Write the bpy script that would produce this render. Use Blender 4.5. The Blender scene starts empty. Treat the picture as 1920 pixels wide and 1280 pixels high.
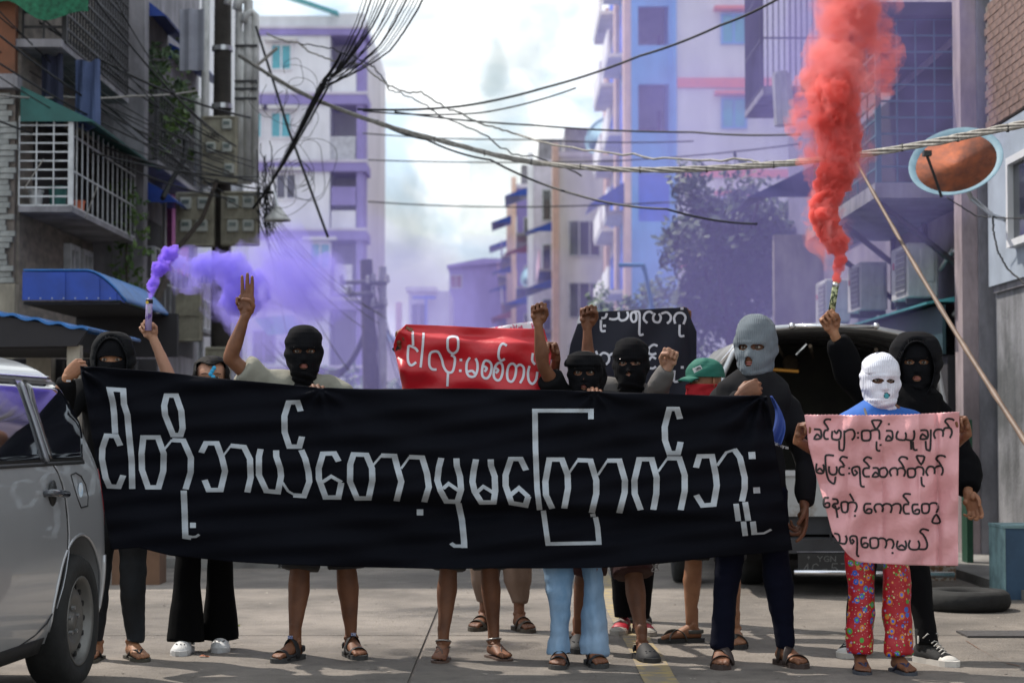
import bpy, bmesh, math, random
import numpy as np
from mathutils import Vector, Matrix
random.seed(7)
R = math.radians
SC = bpy.context.scene
COL = SC.collection

# ------------------------------------------------------------------ camera, sky, sun, exposure
FPX, PITCH, CAMH = 3733.0, math.atan(160 / 3733.0), 1.19
cam_d = bpy.data.cameras.new('camera'); cam = bpy.data.objects.new('camera', cam_d); COL.objects.link(cam)
cam.location = (0, 0, CAMH); cam.rotation_euler = (R(90) + PITCH, 0, 0)
cam_d.sensor_width = 36; cam_d.lens = 70.0; cam_d.clip_end = 3000; cam_d.clip_start = 0.1
cam_d.dof.use_dof = True; cam_d.dof.focus_distance = 10.05; cam_d.dof.aperture_fstop = 3.2
SC.camera = cam
SUN_DIR = Vector((0.56, -0.40, -1.0)).normalized()      # the way the light travels
world = bpy.data.worlds.new('World'); SC.world = world; world.use_nodes = True
nt = world.node_tree; nt.nodes.clear()
wo = nt.nodes.new('ShaderNodeOutputWorld'); bg = nt.nodes.new('ShaderNodeBackground')
sky = nt.nodes.new('ShaderNodeTexSky'); sky.sky_type = 'NISHITA'; sky.sun_disc = False
sky.sun_elevation = math.asin(-SUN_DIR.z); sky.sun_rotation = math.atan2(-SUN_DIR.x, -SUN_DIR.y)
sky.air_density = 1.2; sky.dust_density = 2.0
tc = nt.nodes.new('ShaderNodeTexCoord')
mp = nt.nodes.new('ShaderNodeMapping'); mp.inputs['Scale'].default_value = (1, 1, 1.5)
mp.inputs['Location'].default_value = (0.62, 0.0, 0.35)
nz = nt.nodes.new('ShaderNodeTexNoise'); nz.inputs['Scale'].default_value = 8.0; nz.inputs['Detail'].default_value = 8; nz.inputs['Roughness'].default_value = 0.55
nz.inputs['Distortion'].default_value = 0.5
nt.links.new(tc.outputs['Generated'], mp.inputs['Vector']); nt.links.new(mp.outputs[0], nz.inputs['Vector'])
rp = nt.nodes.new('ShaderNodeValToRGB')
rp.color_ramp.elements[0].position = 0.34; rp.color_ramp.elements[0].color = (0, 0, 0, 1)
rp.color_ramp.elements[1].position = 0.52; rp.color_ramp.elements[1].color = (1, 1, 1, 1)
nt.links.new(nz.outputs['Fac'], rp.inputs[0])
nz2 = nt.nodes.new('ShaderNodeTexNoise'); nz2.inputs['Scale'].default_value = 17.0; nz2.inputs['Detail'].default_value = 6
nz2.inputs['Distortion'].default_value = 0.5
nt.links.new(mp.outputs[0], nz2.inputs['Vector'])
rp2 = nt.nodes.new('ShaderNodeValToRGB')
rp2.color_ramp.elements[0].position = 0.38; rp2.color_ramp.elements[0].color = (6.3, 7.9, 9.2, 1)
rp2.color_ramp.elements[1].position = 0.55; rp2.color_ramp.elements[1].color = (10.6, 10.8, 10.7, 1)
nt.links.new(nz2.outputs['Fac'], rp2.inputs[0])
mx = nt.nodes.new('ShaderNodeMix'); mx.data_type = 'RGBA'
nt.links.new(rp.outputs[0], mx.inputs[0]); nt.links.new(sky.outputs[0], mx.inputs[6]); nt.links.new(rp2.outputs[0], mx.inputs[7])
nt.links.new(mx.outputs[2], bg.inputs[0]); bg.inputs[1].default_value = 0.10
nt.links.new(bg.outputs[0], wo.inputs[0])
sd = bpy.data.lights.new('sun', 'SUN'); sd.energy = 3.6; sd.angle = R(0.6); sd.color = (1.0, 0.93, 0.84)
sun = bpy.data.objects.new('sun', sd); COL.objects.link(sun); sun.location = (-20, 20, 40)
sun.rotation_euler = SUN_DIR.to_track_quat('-Z', 'Y').to_euler()
vs = SC.view_settings; vs.view_transform = 'Standard'; vs.look = 'None'; vs.exposure = 0.42; vs.gamma = 1.0; vs.use_curve_mapping = False
SC.cycles.max_bounces = 6; SC.cycles.diffuse_bounces = 3; SC.cycles.glossy_bounces = 3; SC.cycles.transparent_max_bounces = 12
SC.cycles.volume_bounces = 4; SC.cycles.use_denoising = True
SC.cycles.volume_step_rate = 1.0; SC.cycles.volume_max_steps = 96

# ------------------------------------------------------------------ photo pixel -> world helpers (real distances in metres)
CP, SP = math.cos(PITCH), math.sin(PITCH)
def ray(px, py):
    a = (px - 960) / FPX; b = (640 - py) / FPX
    return Vector((a, CP - b * SP, SP + b * CP))
def P(px, py, Y):
    d = ray(px, py); t = Y / d.y
    return Vector((d.x * t, Y, CAMH + d.z * t))
def G(px, py, z=0.0):
    d = ray(px, py); t = (z - CAMH) / d.z
    return Vector((d.x * t, d.y * t, z))

# ------------------------------------------------------------------ materials
def lin(c):
    if isinstance(c, str):
        c = [int(c[i:i+2], 16) / 255 for i in (0, 2, 4)]
        return [x / 12.92 if x <= 0.04045 else ((x + 0.055) / 1.055) ** 2.4 for x in c]
    return list(c)
MATS = {}
def mat(name, col, rough=0.7, metal=0.0, var=0.15, vscale=3.0, bump=0.0, bscale=30.0, spec=0.5, col2=None, cscale=None,
        stretch=(1, 1, 1), coat=0.0, trans=0.0, sheen=0.0, lo=0.35, hi=0.65, detail=6, sss=0.0):
    if name in MATS: return MATS[name]
    m = bpy.data.materials.new(name); m.use_nodes = True; n = m.node_tree; b = n.nodes['Principled BSDF']
    c = lin(col); c2 = lin(col2) if col2 else [max(0, x * (1 - var * 1.6)) for x in c]
    t = n.nodes.new('ShaderNodeTexCoord'); mp = n.nodes.new('ShaderNodeMapping'); mp.inputs['Scale'].default_value = stretch
    n.links.new(t.outputs['Object'], mp.inputs[0])
    z = n.nodes.new('ShaderNodeTexNoise'); z.inputs['Scale'].default_value = vscale; z.inputs['Detail'].default_value = detail; z.inputs['Roughness'].default_value = 0.6
    n.links.new(mp.outputs[0], z.inputs['Vector'])
    r = n.nodes.new('ShaderNodeValToRGB'); r.color_ramp.elements[0].position = lo; r.color_ramp.elements[1].position = hi
    r.color_ramp.elements[0].color = (*c2, 1); r.color_ramp.elements[1].color = (*c, 1)
    n.links.new(z.outputs['Fac'], r.inputs[0]); n.links.new(r.outputs[0], b.inputs['Base Color'])
    b.inputs['Roughness'].default_value = rough; b.inputs['Metallic'].default_value = metal
    b.inputs['Specular IOR Level'].default_value = spec; b.inputs['Coat Weight'].default_value = coat
    b.inputs['Transmission Weight'].default_value = trans; b.inputs['Sheen Weight'].default_value = sheen
    if sss: b.inputs['Subsurface Weight'].default_value = sss; b.inputs['Subsurface Radius'].default_value = (0.02, 0.008, 0.004); b.inputs['Subsurface Scale'].default_value = 0.5
    if bump:
        z2 = n.nodes.new('ShaderNodeTexNoise'); z2.inputs['Scale'].default_value = bscale; z2.inputs['Detail'].default_value = 5
        n.links.new(mp.outputs[0], z2.inputs['Vector'])
        bp = n.nodes.new('ShaderNodeBump'); bp.inputs['Strength'].default_value = bump; bp.inputs['Distance'].default_value = 0.02
        n.links.new(z2.outputs['Fac'], bp.inputs['Height']); n.links.new(bp.outputs[0], b.inputs['Normal'])
    MATS[name] = m
    return m
def knit(name, col, freq=210.0, st=.5):
    if name in MATS: return MATS[name]
    m = mat(name, col, rough=0.95, var=0.12, vscale=14, spec=0.15)
    n = m.node_tree; b = n.nodes['Principled BSDF']
    t = n.nodes.new('ShaderNodeTexCoord'); w = n.nodes.new('ShaderNodeTexWave'); w.wave_type = 'BANDS'; w.bands_direction = 'X'
    w.inputs['Scale'].default_value = freq / 6.28; w.inputs['Distortion'].default_value = 0.6; w.inputs['Detail'].default_value = 1
    n.links.new(t.outputs['Object'], w.inputs['Vector'])
    bp = n.nodes.new('ShaderNodeBump'); bp.inputs['Strength'].default_value = st; bp.inputs['Distance'].default_value = 0.005
    n.links.new(w.outputs['Fac'], bp.inputs['Height']); n.links.new(bp.outputs[0], b.inputs['Normal'])
    return m

# ------------------------------------------------------------------ mesh builder
class MB:
    def __init__(s): s.v = []; s.f = []
    def add(s, vs, fs):
        k = len(s.v); s.v += [Vector(a) for a in vs]; s.f += [tuple(i + k for i in q) for q in fs]; return s
    def box(s, c, d, rz=0.0, M=None):
        x, y, z = d[0] / 2, d[1] / 2, d[2] / 2
        vs = [Vector(q) for q in ((-x,-y,-z),(x,-y,-z),(x,y,-z),(-x,y,-z),(-x,-y,z),(x,-y,z),(x,y,z),(-x,y,z))]
        rot = M if M is not None else Matrix.Rotation(rz, 3, 'Z')
        return s.add([rot @ q + Vector(c) for q in vs], [(3,2,1,0),(4,5,6,7),(0,1,5,4),(1,2,6,5),(2,3,7,6),(3,0,4,7)])
    def bb(s, x0, x1, y0, y1, z0, z1):
        return s.box(((x0+x1)/2, (y0+y1)/2, (z0+z1)/2), (abs(x1-x0), abs(y1-y0), abs(z1-z0)))
    def quad(s, a, b, c, d): return s.add([a, b, c, d], [(0, 1, 2, 3)])
    def loft(s, rings, cap=True):     # rings: lists of the same number of points
        n = len(rings[0]); vs = [p for r in rings for p in r]; fs = []
        for i in range(len(rings) - 1):
            for j in range(n):
                a = i * n + j; b = i * n + (j + 1) % n
                fs.append((a, b, b + n, a + n))
        if cap: fs += [tuple(reversed(range(n))), tuple(range((len(rings)-1)*n, len(rings)*n))]
        return s.add(vs, fs)
    def tube(s, pts, r, n=8, cap=True, up=None, flat=1.0):
        pts = [Vector(p) for p in pts]; rr = r if isinstance(r, (list, tuple)) else [r] * len(pts)
        rings = []; prev = Vector(up) if up is not None else None
        for i, p in enumerate(pts):
            d = (pts[min(i+1, len(pts)-1)] - pts[max(i-1, 0)])
            d = d.normalized() if d.length > 1e-9 else Vector((0, 0, 1))
            if prev is None: prev = Vector((0, 1, 0)) if abs(d.y) < 0.9 else Vector((1, 0, 0))
            v = (prev - d * prev.dot(d))
            v = v.normalized() if v.length > 1e-6 else d.orthogonal().normalized()
            u = d.cross(v); prev = v
            rings.append([p + (u * math.cos(a) + v * flat * math.sin(a)) * rr[i] for a in [2*math.pi*k/n for k in range(n)]])
        return s.loft(rings, cap)
    def limb(s, pts, r, n=14):       # tube with round ends
        pts = [Vector(p) for p in pts]; d0 = (pts[0]-pts[1]).normalized(); d1 = (pts[-1]-pts[-2]).normalized()
        A = []; ra = []
        for a in (85, 60, 30): A.append(pts[0] + d0 * r[0] * math.sin(R(a))); ra.append(r[0] * math.cos(R(a)))
        B = []; rb = []
        for a in (30, 60, 85): B.append(pts[-1] + d1 * r[-1] * math.sin(R(a))); rb.append(r[-1] * math.cos(R(a)))
        return s.tube(A + pts + B, ra + list(r) + rb, n)
    def lathe(s, c, prof, n=24, axis='Z', M=None, cap=True):
        rings = []
        for (r, h) in prof:
            ring = []
            for k in range(n):
                a = 2 * math.pi * k / n; q = Vector((r * math.cos(a), r * math.sin(a), h))
                if axis == 'X': q = Vector((q.z, q.x, q.y))
                if axis == 'Y': q = Vector((q.x, q.z, q.y))
                if M is not None: q = M @ q
                ring.append(q + Vector(c))
            rings.append(ring)
        if prof[0][0] > .012 and cap: cap = False
        if prof[-1][0] <= .012 and not cap: rings.append([sum(rings[-1], Vector())/n]*n) if 0 else None
        return s.loft(rings, cap)
    def sphere(s, c, r, n=12):
        prof = [(max(1e-4, math.cos(a)) , math.sin(a)) for a in [(-math.pi/2) + math.pi*k/n for k in range(n+1)]]
        if not isinstance(r, (tuple, list)): r = (r, r, r)
        M = Matrix.Diagonal(Vector(r))
        return s.lathe(c, prof, n*2, M=M)
    def grid(s, fn, nu, nv):
        vs = [fn(i / nu, j / nv) for j in range(nv + 1) for i in range(nu + 1)]
        fs = [(j*(nu+1)+i, j*(nu+1)+i+1, (j+1)*(nu+1)+i+1, (j+1)*(nu+1)+i) for j in range(nv) for i in range(nu)]
        return s.add(vs, fs)
    def prism(s, pts, off):           # polygon (list of 3D points) pushed along off
        n = len(pts); pts = [Vector(p) for p in pts]; o = Vector(off)
        return s.add(pts + [p + o for p in pts], [tuple(reversed(range(n))), tuple(range(n, 2*n))] + [(i, (i+1) % n, n + (i+1) % n, n + i) for i in range(n)])
    def build(s, name, m, parent=None, smooth=False, origin=None, fix=True):
        me = bpy.data.meshes.new(name)
        o = bpy.data.objects.new(name, me); COL.objects.link(o)
        off = Vector((0, 0, 0))
        if parent is not None:
            o.parent = parent; q = parent; 
            while q is not None: off += q.location; q = q.parent
        if origin is None and parent is None and s.v:
            xs = [v.x for v in s.v]; ys = [v.y for v in s.v]; zs = [v.z for v in s.v]
            origin = Vector(((min(xs)+max(xs))/2, (min(ys)+max(ys))/2, min(zs)))
        if origin is not None: o.location = Vector(origin) - off; off = Vector(origin)
        me.from_pydata([tuple(v - off) for v in s.v], [], s.f); me.update()
        if fix:
            b = bmesh.new(); b.from_mesh(me); bmesh.ops.recalc_face_normals(b, faces=b.faces); b.to_mesh(me); b.free()
        me.materials.append(m)
        if smooth: me.polygons.foreach_set('use_smooth', [True] * len(me.polygons))
        return o
def tag(o, label=None, cat=None, group=None, kind=None):
    if label: o['label'] = label
    if cat: o['category'] = cat
    if group: o['group'] = group
    if kind: o['kind'] = kind
    return o
def empty(name, loc, label=None, cat=None, group=None):
    o = bpy.data.objects.new(name, None); COL.objects.link(o); o.location = loc; o.empty_display_size = 0.2
    return tag(o, label, cat, group)
def copy_tree(o, parent=None):
    c = o.copy(); COL.objects.link(c)
    if parent is not None: c.parent = parent
    for ch in [q for q in bpy.data.objects if q.parent is o]: copy_tree(ch, c)
    return c
def voxel(mb, size, smooth_it=2):
    """union of overlapping closed shapes -> one continuous surface; returns (verts array, faces)"""
    me = bpy.data.meshes.new('t'); me.from_pydata([tuple(v) for v in mb.v], [], mb.f); me.update()
    b = bmesh.new(); b.from_mesh(me); bmesh.ops.recalc_face_normals(b, faces=b.faces); b.to_mesh(me); b.free()
    o = bpy.data.objects.new('t', me); COL.objects.link(o)
    md = o.modifiers.new('r', 'REMESH'); md.mode = 'VOXEL'; md.voxel_size = size
    if smooth_it:
        ms = o.modifiers.new('s', 'SMOOTH'); ms.factor = 0.5; ms.iterations = smooth_it
    dg = bpy.context.evaluated_depsgraph_get(); ev = o.evaluated_get(dg); m2 = ev.to_mesh()
    V = np.empty(len(m2.vertices) * 3); m2.vertices.foreach_get('co', V); V = V.reshape(-1, 3)
    N = np.empty(len(m2.vertices) * 3); m2.vertices.foreach_get('normal', N); N = N.reshape(-1, 3)
    F = [tuple(p.vertices) for p in m2.polygons]
    ev.to_mesh_clear(); bpy.data.objects.remove(o); bpy.data.meshes.remove(me)
    return V, F, N
def from_arrays(name, V, F, m, parent=None, smooth=True):
    mb = MB(); mb.v = [Vector(v) for v in V]; mb.f = list(F)
    return mb.build(name, m, parent, smooth, fix=False)
def lump(V, k, seed=0, n=7, aniso=(1, 1, 1)):
    """smooth pseudo noise in [-1,1] at points V with base frequency k"""
    rs = np.random.RandomState(seed); out = np.zeros(len(V))
    A = V * np.array(aniso)
    for i in range(n):
        d = rs.normal(size=3); d /= np.linalg.norm(d); f = k * (0.7 + 0.9 * rs.rand())
        w = rs.normal(size=3); w /= np.linalg.norm(w)
        out += np.sin(A @ d * f + rs.rand() * 6.28 + 0.9 * np.sin(A @ w * f * 0.6 + rs.rand() * 6.28))
    return out / (n ** 0.5) / 1.3
# ------------------------------------------------------------------ materials of the place
M = dict(
 ground=mat('ground_concrete', '8b8278', 0.92, var=0.1, vscale=1.2, bump=0.4, bscale=14, col2='7a7268'),
 road=mat('road_concrete', (0.250, 0.218, 0.188), 0.9, vscale=1.1, bump=0.6, bscale=60, col2=(0.165, 0.145, 0.127), detail=12, lo=0.3, hi=0.7),
 kerb=mat('kerb_concrete', (0.30, 0.29, 0.27), 0.9, vscale=2.5, bump=0.4, col2=(0.2, 0.19, 0.18)),
 yellow=mat('road_yellow', (0.36, 0.27, 0.11), 0.9, vscale=11, col2=(0.22, 0.185, 0.145), lo=0.44, hi=0.62, detail=12),
 black=mat('dark_void', (0.012, 0.012, 0.014), 0.9),
 rubber=mat('rubber', (0.016, 0.016, 0.016), 0.85, var=0.3, vscale=12, bump=0.2),
 steel=mat('steel', (0.55, 0.56, 0.58), 0.35, 0.9, var=0.1),
 chrome=mat('chrome', (0.75, 0.75, 0.77), 0.16, 1.0, var=0.05),
 white_metal=mat('white_painted_bars', (0.62, 0.64, 0.66), 0.5, var=0.25, vscale=6),
 darkmetal=mat('dark_bars', (0.045, 0.045, 0.05), 0.6, var=0.3),
 wire=mat('wire_black', (0.014, 0.015, 0.017), 0.6),
 wirew=mat('wire_grey', (0.36, 0.34, 0.31), 0.7, var=0.3, vscale=20),
 stone=mat('stone_cladding', (0.36, 0.37, 0.36), 0.85, var=0.2, vscale=5, bump=0.5, bscale=24, col2=(0.2, 0.21, 0.21)),
 cream=mat('cream_paint', (0.42, 0.38, 0.31), 0.85, var=0.15, vscale=3, bump=0.15),
 grime=mat('grime_wall', (0.34, 0.34, 0.36), 0.9, vscale=1.1, bump=0.3, col2=(0.13, 0.135, 0.14), detail=12, lo=0.36, hi=0.56),
 brownwall=mat('brown_wall', (0.22, 0.085, 0.045), 0.85, vscale=1.6, col2=(0.1, 0.05, 0.03), lo=0.3, hi=0.6),
 bricktile=mat('brick_tile_wall', (0.27, 0.235, 0.20), 0.85, vscale=4, bump=0.5, col2=(0.14, 0.125, 0.11), stretch=(1,1,2.5)),
 mortar=mat('mortar', (0.2, 0.17, 0.15), 0.95, vscale=8, bump=0.3),
 brick=mat('brick', (0.24, 0.15, 0.125), 0.9, vscale=7, bump=0.4, col2=(0.15, 0.105, 0.095)),
 blue=mat('blue_awning', (0.008, 0.055, 0.36), 0.5, var=0.2, vscale=4, coat=0.1),
 bluehi=mat('blue_corrugated', (0.02, 0.17, 0.52), 0.4, var=0.25, vscale=5),
 green=mat('green_awning', (0.02, 0.12, 0.11), 0.6, var=0.2, vscale=4),
 net=mat('green_net', (0.015, 0.16, 0.08), 0.8, var=0.4, vscale=20),
 teal=mat('teal_paint', (0.06, 0.34, 0.36), 0.5, var=0.1),
 lav=mat('lavender_band', (0.30, 0.25, 0.55), 0.8, var=0.1, vscale=1),
 whitewall=mat('white_wall', (0.84, 0.85, 0.88), 0.85, var=0.08, vscale=0.8),
 beige=mat('beige_band', (0.66, 0.62, 0.70), 0.85, var=0.08),
 darkrec=mat('balcony_shadow', (0.10, 0.09, 0.10), 0.9, var=0.1),
 bblue=mat('sky_blue_wall', (0.16, 0.40, 0.78), 0.8, var=0.1, vscale=1),
 bblue2=mat('deep_blue_shutter', (0.04, 0.14, 0.66), 0.6, var=0.1),
 orange=mat('orange_band', (0.78, 0.22, 0.11), 0.8, var=0.1),
 paleor=mat('pale_orange', (0.78, 0.56, 0.46), 0.8, var=0.1),
 greywall=mat('grey_side_wall', (0.72, 0.71, 0.70), 0.85, var=0.08, vscale=0.6),
 maroon=mat('maroon_wall', (0.20, 0.05, 0.06), 0.8, var=0.1),
 glass=mat('dark_glass', (0.03, 0.035, 0.045), 0.08, var=0.2, spec=0.8),
 glassb=mat('turquoise_glass', (0.06, 0.42, 0.48), 0.2, var=0.15),
 pinkw=mat('pink_wall', (0.60, 0.40, 0.52), 0.85, var=0.15, vscale=2),
 pillar=mat('pink_pillar', (0.46, 0.37, 0.38), 0.8, var=0.12, vscale=2.2, bump=0.15, col2=(0.33, 0.27, 0.28)),
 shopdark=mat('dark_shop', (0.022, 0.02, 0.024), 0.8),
 fixed=mat('grey_plaster', (0.33, 0.32, 0.35), 0.9, var=0.2, vscale=2, bump=0.2),
 acw=mat('ac_white', (0.66, 0.66, 0.64), 0.5, var=0.1, vscale=4),
 acg=mat('ac_grille', (0.22, 0.22, 0.23), 0.6),
 pvc=mat('pvc_pipe', (0.74, 0.74, 0.72), 0.55, var=0.2, vscale=4),
 wood=mat('pole_wood', (0.045, 0.038, 0.033), 0.9, var=0.3, vscale=6, bump=0.4),
 meter=mat('meter_box', (0.48, 0.45, 0.34), 0.7, var=0.2, vscale=5, col2=(0.27, 0.25, 0.195)),
 meterw=mat('meter_face', (0.48, 0.50, 0.46), 0.5, var=0.1),
 meterd=mat('meter_display', (0.12, 0.16, 0.15), 0.3),
 bamboo=mat('bamboo', (0.19, 0.125, 0.09), 0.6, var=0.25, vscale=8),
 leaf=mat('leaf_dark', (0.07, 0.12, 0.05), 0.6, var=0.5, vscale=3, col2=(0.035, 0.07, 0.03)),
 leaf2=mat('leaf_bright', (0.10, 0.17, 0.03), 0.6, var=0.4, vscale=4, col2=(0.04, 0.09, 0.02)),
 bark=mat('bark', (0.07, 0.055, 0.045), 0.95, var=0.3, vscale=8, bump=0.5),
 laundry=mat('laundry_blue', (0.10, 0.14, 0.28), 0.9, var=0.2), laundryd=mat('laundry_dark', (0.03, 0.035, 0.07), 0.9),
 magenta=mat('pink_cloth_mat', (0.55, 0.16, 0.42), 0.9, var=0.2, vscale=9),
)
def weather(m, axis=(1,1,.12), sc=1.3, lo=.35, hi=.7, dark=.62):
    n = m.node_tree; b = n.nodes['Principled BSDF']; src = b.inputs['Base Color'].links[0].from_socket
    t = n.nodes.new('ShaderNodeTexCoord'); mp = n.nodes.new('ShaderNodeMapping'); mp.inputs['Scale'].default_value = axis; n.links.new(t.outputs['Object'], mp.inputs[0])
    z = n.nodes.new('ShaderNodeTexNoise'); z.inputs['Scale'].default_value = sc; z.inputs['Detail'].default_value = 9; z.inputs['Roughness'].default_value = .65; n.links.new(mp.outputs[0], z.inputs['Vector'])
    r = n.nodes.new('ShaderNodeMapRange'); r.inputs['From Min'].default_value = lo; r.inputs['From Max'].default_value = hi; r.inputs['To Min'].default_value = dark; r.inputs['To Max'].default_value = 1.0; n.links.new(z.outputs['Fac'], r.inputs['Value'])
    x = n.nodes.new('ShaderNodeMix'); x.data_type = 'RGBA'; x.blend_type = 'MULTIPLY'; x.inputs[0].default_value = 1.0
    n.links.new(src, x.inputs[6]); n.links.new(r.outputs[0], x.inputs[7]); n.links.new(x.outputs[2], b.inputs['Base Color'])
for k_ in ('whitewall', 'greywall', 'lav', 'beige', 'paleor', 'bblue'): weather(M[k_], (1,1,.14), .9, .36, .58, .8)
for k_ in ('fixed', 'cream', 'pillar', 'grime', 'stone', 'acw', 'pvc', 'meter'): weather(M[k_], (1.5,1.5,.4), 2.6, .36, .6, .55)
weather(M['road'], (1,1,1), .55, .38, .60, .66); weather(M['road'], (1,1,1), 7.0, .34, .52, .80); weather(M['kerb'], (1,1,1), 1.2, .36, .6, .6)
# ------------------------------------------------------------------ ground and road
gr = MB(); gr.bb(-400, 400, -60, 900, -0.6, -0.03); tag(gr.build('ground', M['ground'], origin=(0, 0, 0)), kind='structure')
road = MB().bb(-4.2, 3.5, 2, 160, -0.029, -0.012).build('road', M['mortar'], origin=(0, 0, 0)); tag(road, kind='structure')
ys = [2.0, 6.7, 11.45, 16.6, 21.6, 26.6, 31.6, 36.6, 50, 80, 160]
for a in range(len(ys) - 1):
    for (x0, x1) in ((-4.2, -0.49), (-0.47, 3.5)):
        b = MB().bb(x0, x1, ys[a], ys[a+1] - 0.02, -0.02, 0.0)
        b.build('concrete_slab', M['road'], road)
yl = MB()
for k in range(34):
    y0 = 4 + k * 0.5; 
    yl.quad(Vector((0.62 + 0.005*math.sin(k), y0, 0.004)), Vector((0.78 + 0.006*math.sin(k*2.1), y0, 0.004)), Vector((0.78 + 0.006*math.sin((k+1)*2.1), y0+0.5, 0.004)), Vector((0.62 + 0.005*math.sin(k+1), y0+0.5, 0.004)))
yl.build('lane_line', M['yellow'], road)
pv = tag(MB().bb(-6.5, -4.21, 2, 160, -0.03, 0.09).build('pavement', M['kerb'], origin=(-5, 20, 0)), kind='structure')
pv = tag(MB().bb(3.51, 6.5, 2, 160, -0.03, 0.07).build('pavement', M['kerb'], origin=(5, 20, 0)), kind='structure')
kb = empty('kerb', G(600, 1062), 'low broken concrete kerb strip crossing the road behind the legs', 'kerb')
for k in range(7):
    x = -3.0 + k * 0.52; MB().box((x + 0.26, 16.95 + 0.02 * math.sin(k*3), 0.04), (0.5, 0.16, 0.085 + 0.01*math.sin(k*2)), 0.02*math.sin(k*5)).build('kerb_stone', M['kerb'], kb)
random.seed(11)
lt = MB()
for k in range(420):
    x, y = random.uniform(-3, 3.2), random.uniform(8.6, 17); s = random.uniform(0.004, 0.016); a = random.random()*6
    lt.add([(x+s*math.cos(a+q*2.1)*random.uniform(.6,1.4), y+s*math.sin(a+q*2.1)*1.3, 0.003+0.004*(q==1)) for q in range(3)], [(0,1,2)])
tag(lt.build('litter', mat('litter_mix', (0.42, 0.38, 0.33), 0.9, vscale=7, col2=(0.08, 0.06, 0.05)), origin=(0, 12, 0)), 'scattered grit and leaf scraps on the concrete road', 'litter', kind='stuff')
for (px, py, c, lb) in ((242+200, 1173, (0.25,0.3,0.03), 'small yellow green leaf lying beside the black flared trousers'), (383, 1231, (0.4,0.13,0.06), 'orange scrap of litter in front of the white clogs')):
    g = G(px, py); b = MB(); b.grid(lambda u, v: g + Vector(((u-.5)*0.05, (v-.5)*0.03, 0.006 + 0.008*math.sin(u*5)*math.sin(v*3))), 5, 3)
    tag(b.build('leaf_scrap', mat('scrap'+str(px), c, 0.8)), lb, 'litter')

# ------------------------------------------------------------------ building helpers
def win(parent, x, y, z, w, h, face='F', frame=None, pane=None, d=0.08, mull=1, hood=None, sill=None):
    """window standing proud of a wall; face F looks at -Y, L looks at -X, Rr looks at +X. x,y,z = centre on the wall plane"""
    b = MB(); g = MB(); t = 0.06
    def bx(m, u0, u1, v0, v1, d0, d1):
        if face == 'F': m.bb(x+u0, x+u1, y-d1, y-d0, z+v0, z+v1)
        elif face == 'L': m.bb(x-d1, x-d0, y+u0, y+u1, z+v0, z+v1)
        else: m.bb(x+d0, x+d1, y+u0, y+u1, z+v0, z+v1)
    bx(b, -w/2, w/2, h/2-t, h/2, -0.02, d); bx(b, -w/2, w/2, -h/2, -h/2+t, -0.02, d)
    bx(b, -w/2, -w/2+t, -h/2+t, h/2-t, -0.02, d); bx(b, w/2-t, w/2, -h/2+t, h/2-t, -0.02, d)
    for k in range(mull):
        u = -w/2 + w*(k+1)/(mull+1); bx(b, u-t/2, u+t/2, -h/2+t, h/2-t, -0.02, d-0.01)
    o = b.build('window', frame or M['white_metal'], parent)
    bx(g, -w/2+t, w/2-t, -h/2+t, h/2-t, 0.005, 0.03); g.build('pane', pane or M['glass'], o)
    if hood:
        q = MB(); bx(q, -w/2-0.25, w/2+0.25, h/2+0.08, h/2+0.2, 0.0, 0.5); q.build('window_hood', hood, parent)
    return o
def awning(parent, x, y0, y1, z, out, drop, m, name='awning', side=1, ribs=0, curve=0.0):
    """sloping sheet awning on a street wall at x (side=+1: projects towards +X)"""
    def fn(u, v):
        zz = z - drop * (v if not curve else (v ** 2.2))
        rb = 0.012 * math.sin(u * ribs * 6.283) if ribs else 0
        return Vector((x + side * out * v, y0 + (y1-y0)*u, zz + rb))
    b = MB(); n = max(2, ribs * 6) if ribs else 6
    b.grid(fn, n, 8)
    o = b.build(name, m, parent)
    md = o.modifiers.new('solid', 'SOLIDIFY'); md.thickness = 0.02
    # end cheek nearer the camera
    c = MB(); k = 8; pts = [fn(0, i / k) for i in range(k+1)]; low = Vector((x, y0, z - drop))
    c.add([p + Vector((0, -0.004, 0)) for p in pts] + [low + Vector((0, -0.004, 0))], [tuple(range(k+2))])
    ch = c.build('cheek', m, o)
    md = ch.modifiers.new('solid', 'SOLIDIFY'); md.thickness = 0.012
    return o
def cage(parent, x0, x1, y0, y1, z0, z1, m, side_bars=0.16, name='grille', r=0.011, floor=True, hz=0.17, sideh=1, nk=None):
    """protruding window cage: near end, street side; joined thin bars"""
    b = MB(); X = x1
    n = max(1, int((z1 - z0) / hz))
    for k in range(n + 1):
        z = z0 + (z1 - z0) * k / n
        b.box(((x0+x1)/2, y0, z), (abs(x1-x0), r*2, r*2)); (b.box((X, (y0+y1)/2, z), (r*2, abs(y1-y0), r*2)) if k % sideh == 0 else None)
    w = abs(x1-x0); kx = nk or max(2, int(w / 0.16))
    for k in range(kx + 1): b.box((x0 + (x1-x0)*k/kx, y0 - 0.012, (z0+z1)/2), (r*1.6, r*1.6, z1-z0))
    ky = int(abs(y1-y0) / side_bars)
    for k in range(ky + 1): b.box((X, y0 + (y1-y0)*k/ky, (z0+z1)/2), (r*1.6, r*1.6, z1-z0))
    b.box((X, y0, (z0+z1)/2), (0.05, 0.05, z1-z0))
    o = b.build(name, m, parent)
    if floor:
        MB().bb(min(x0,x1), max(x0,x1)+0.02, y0-0.03, y1, z0-0.07, z0-0.012).build('cage_floor', M['fixed'], parent)
    return o
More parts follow.
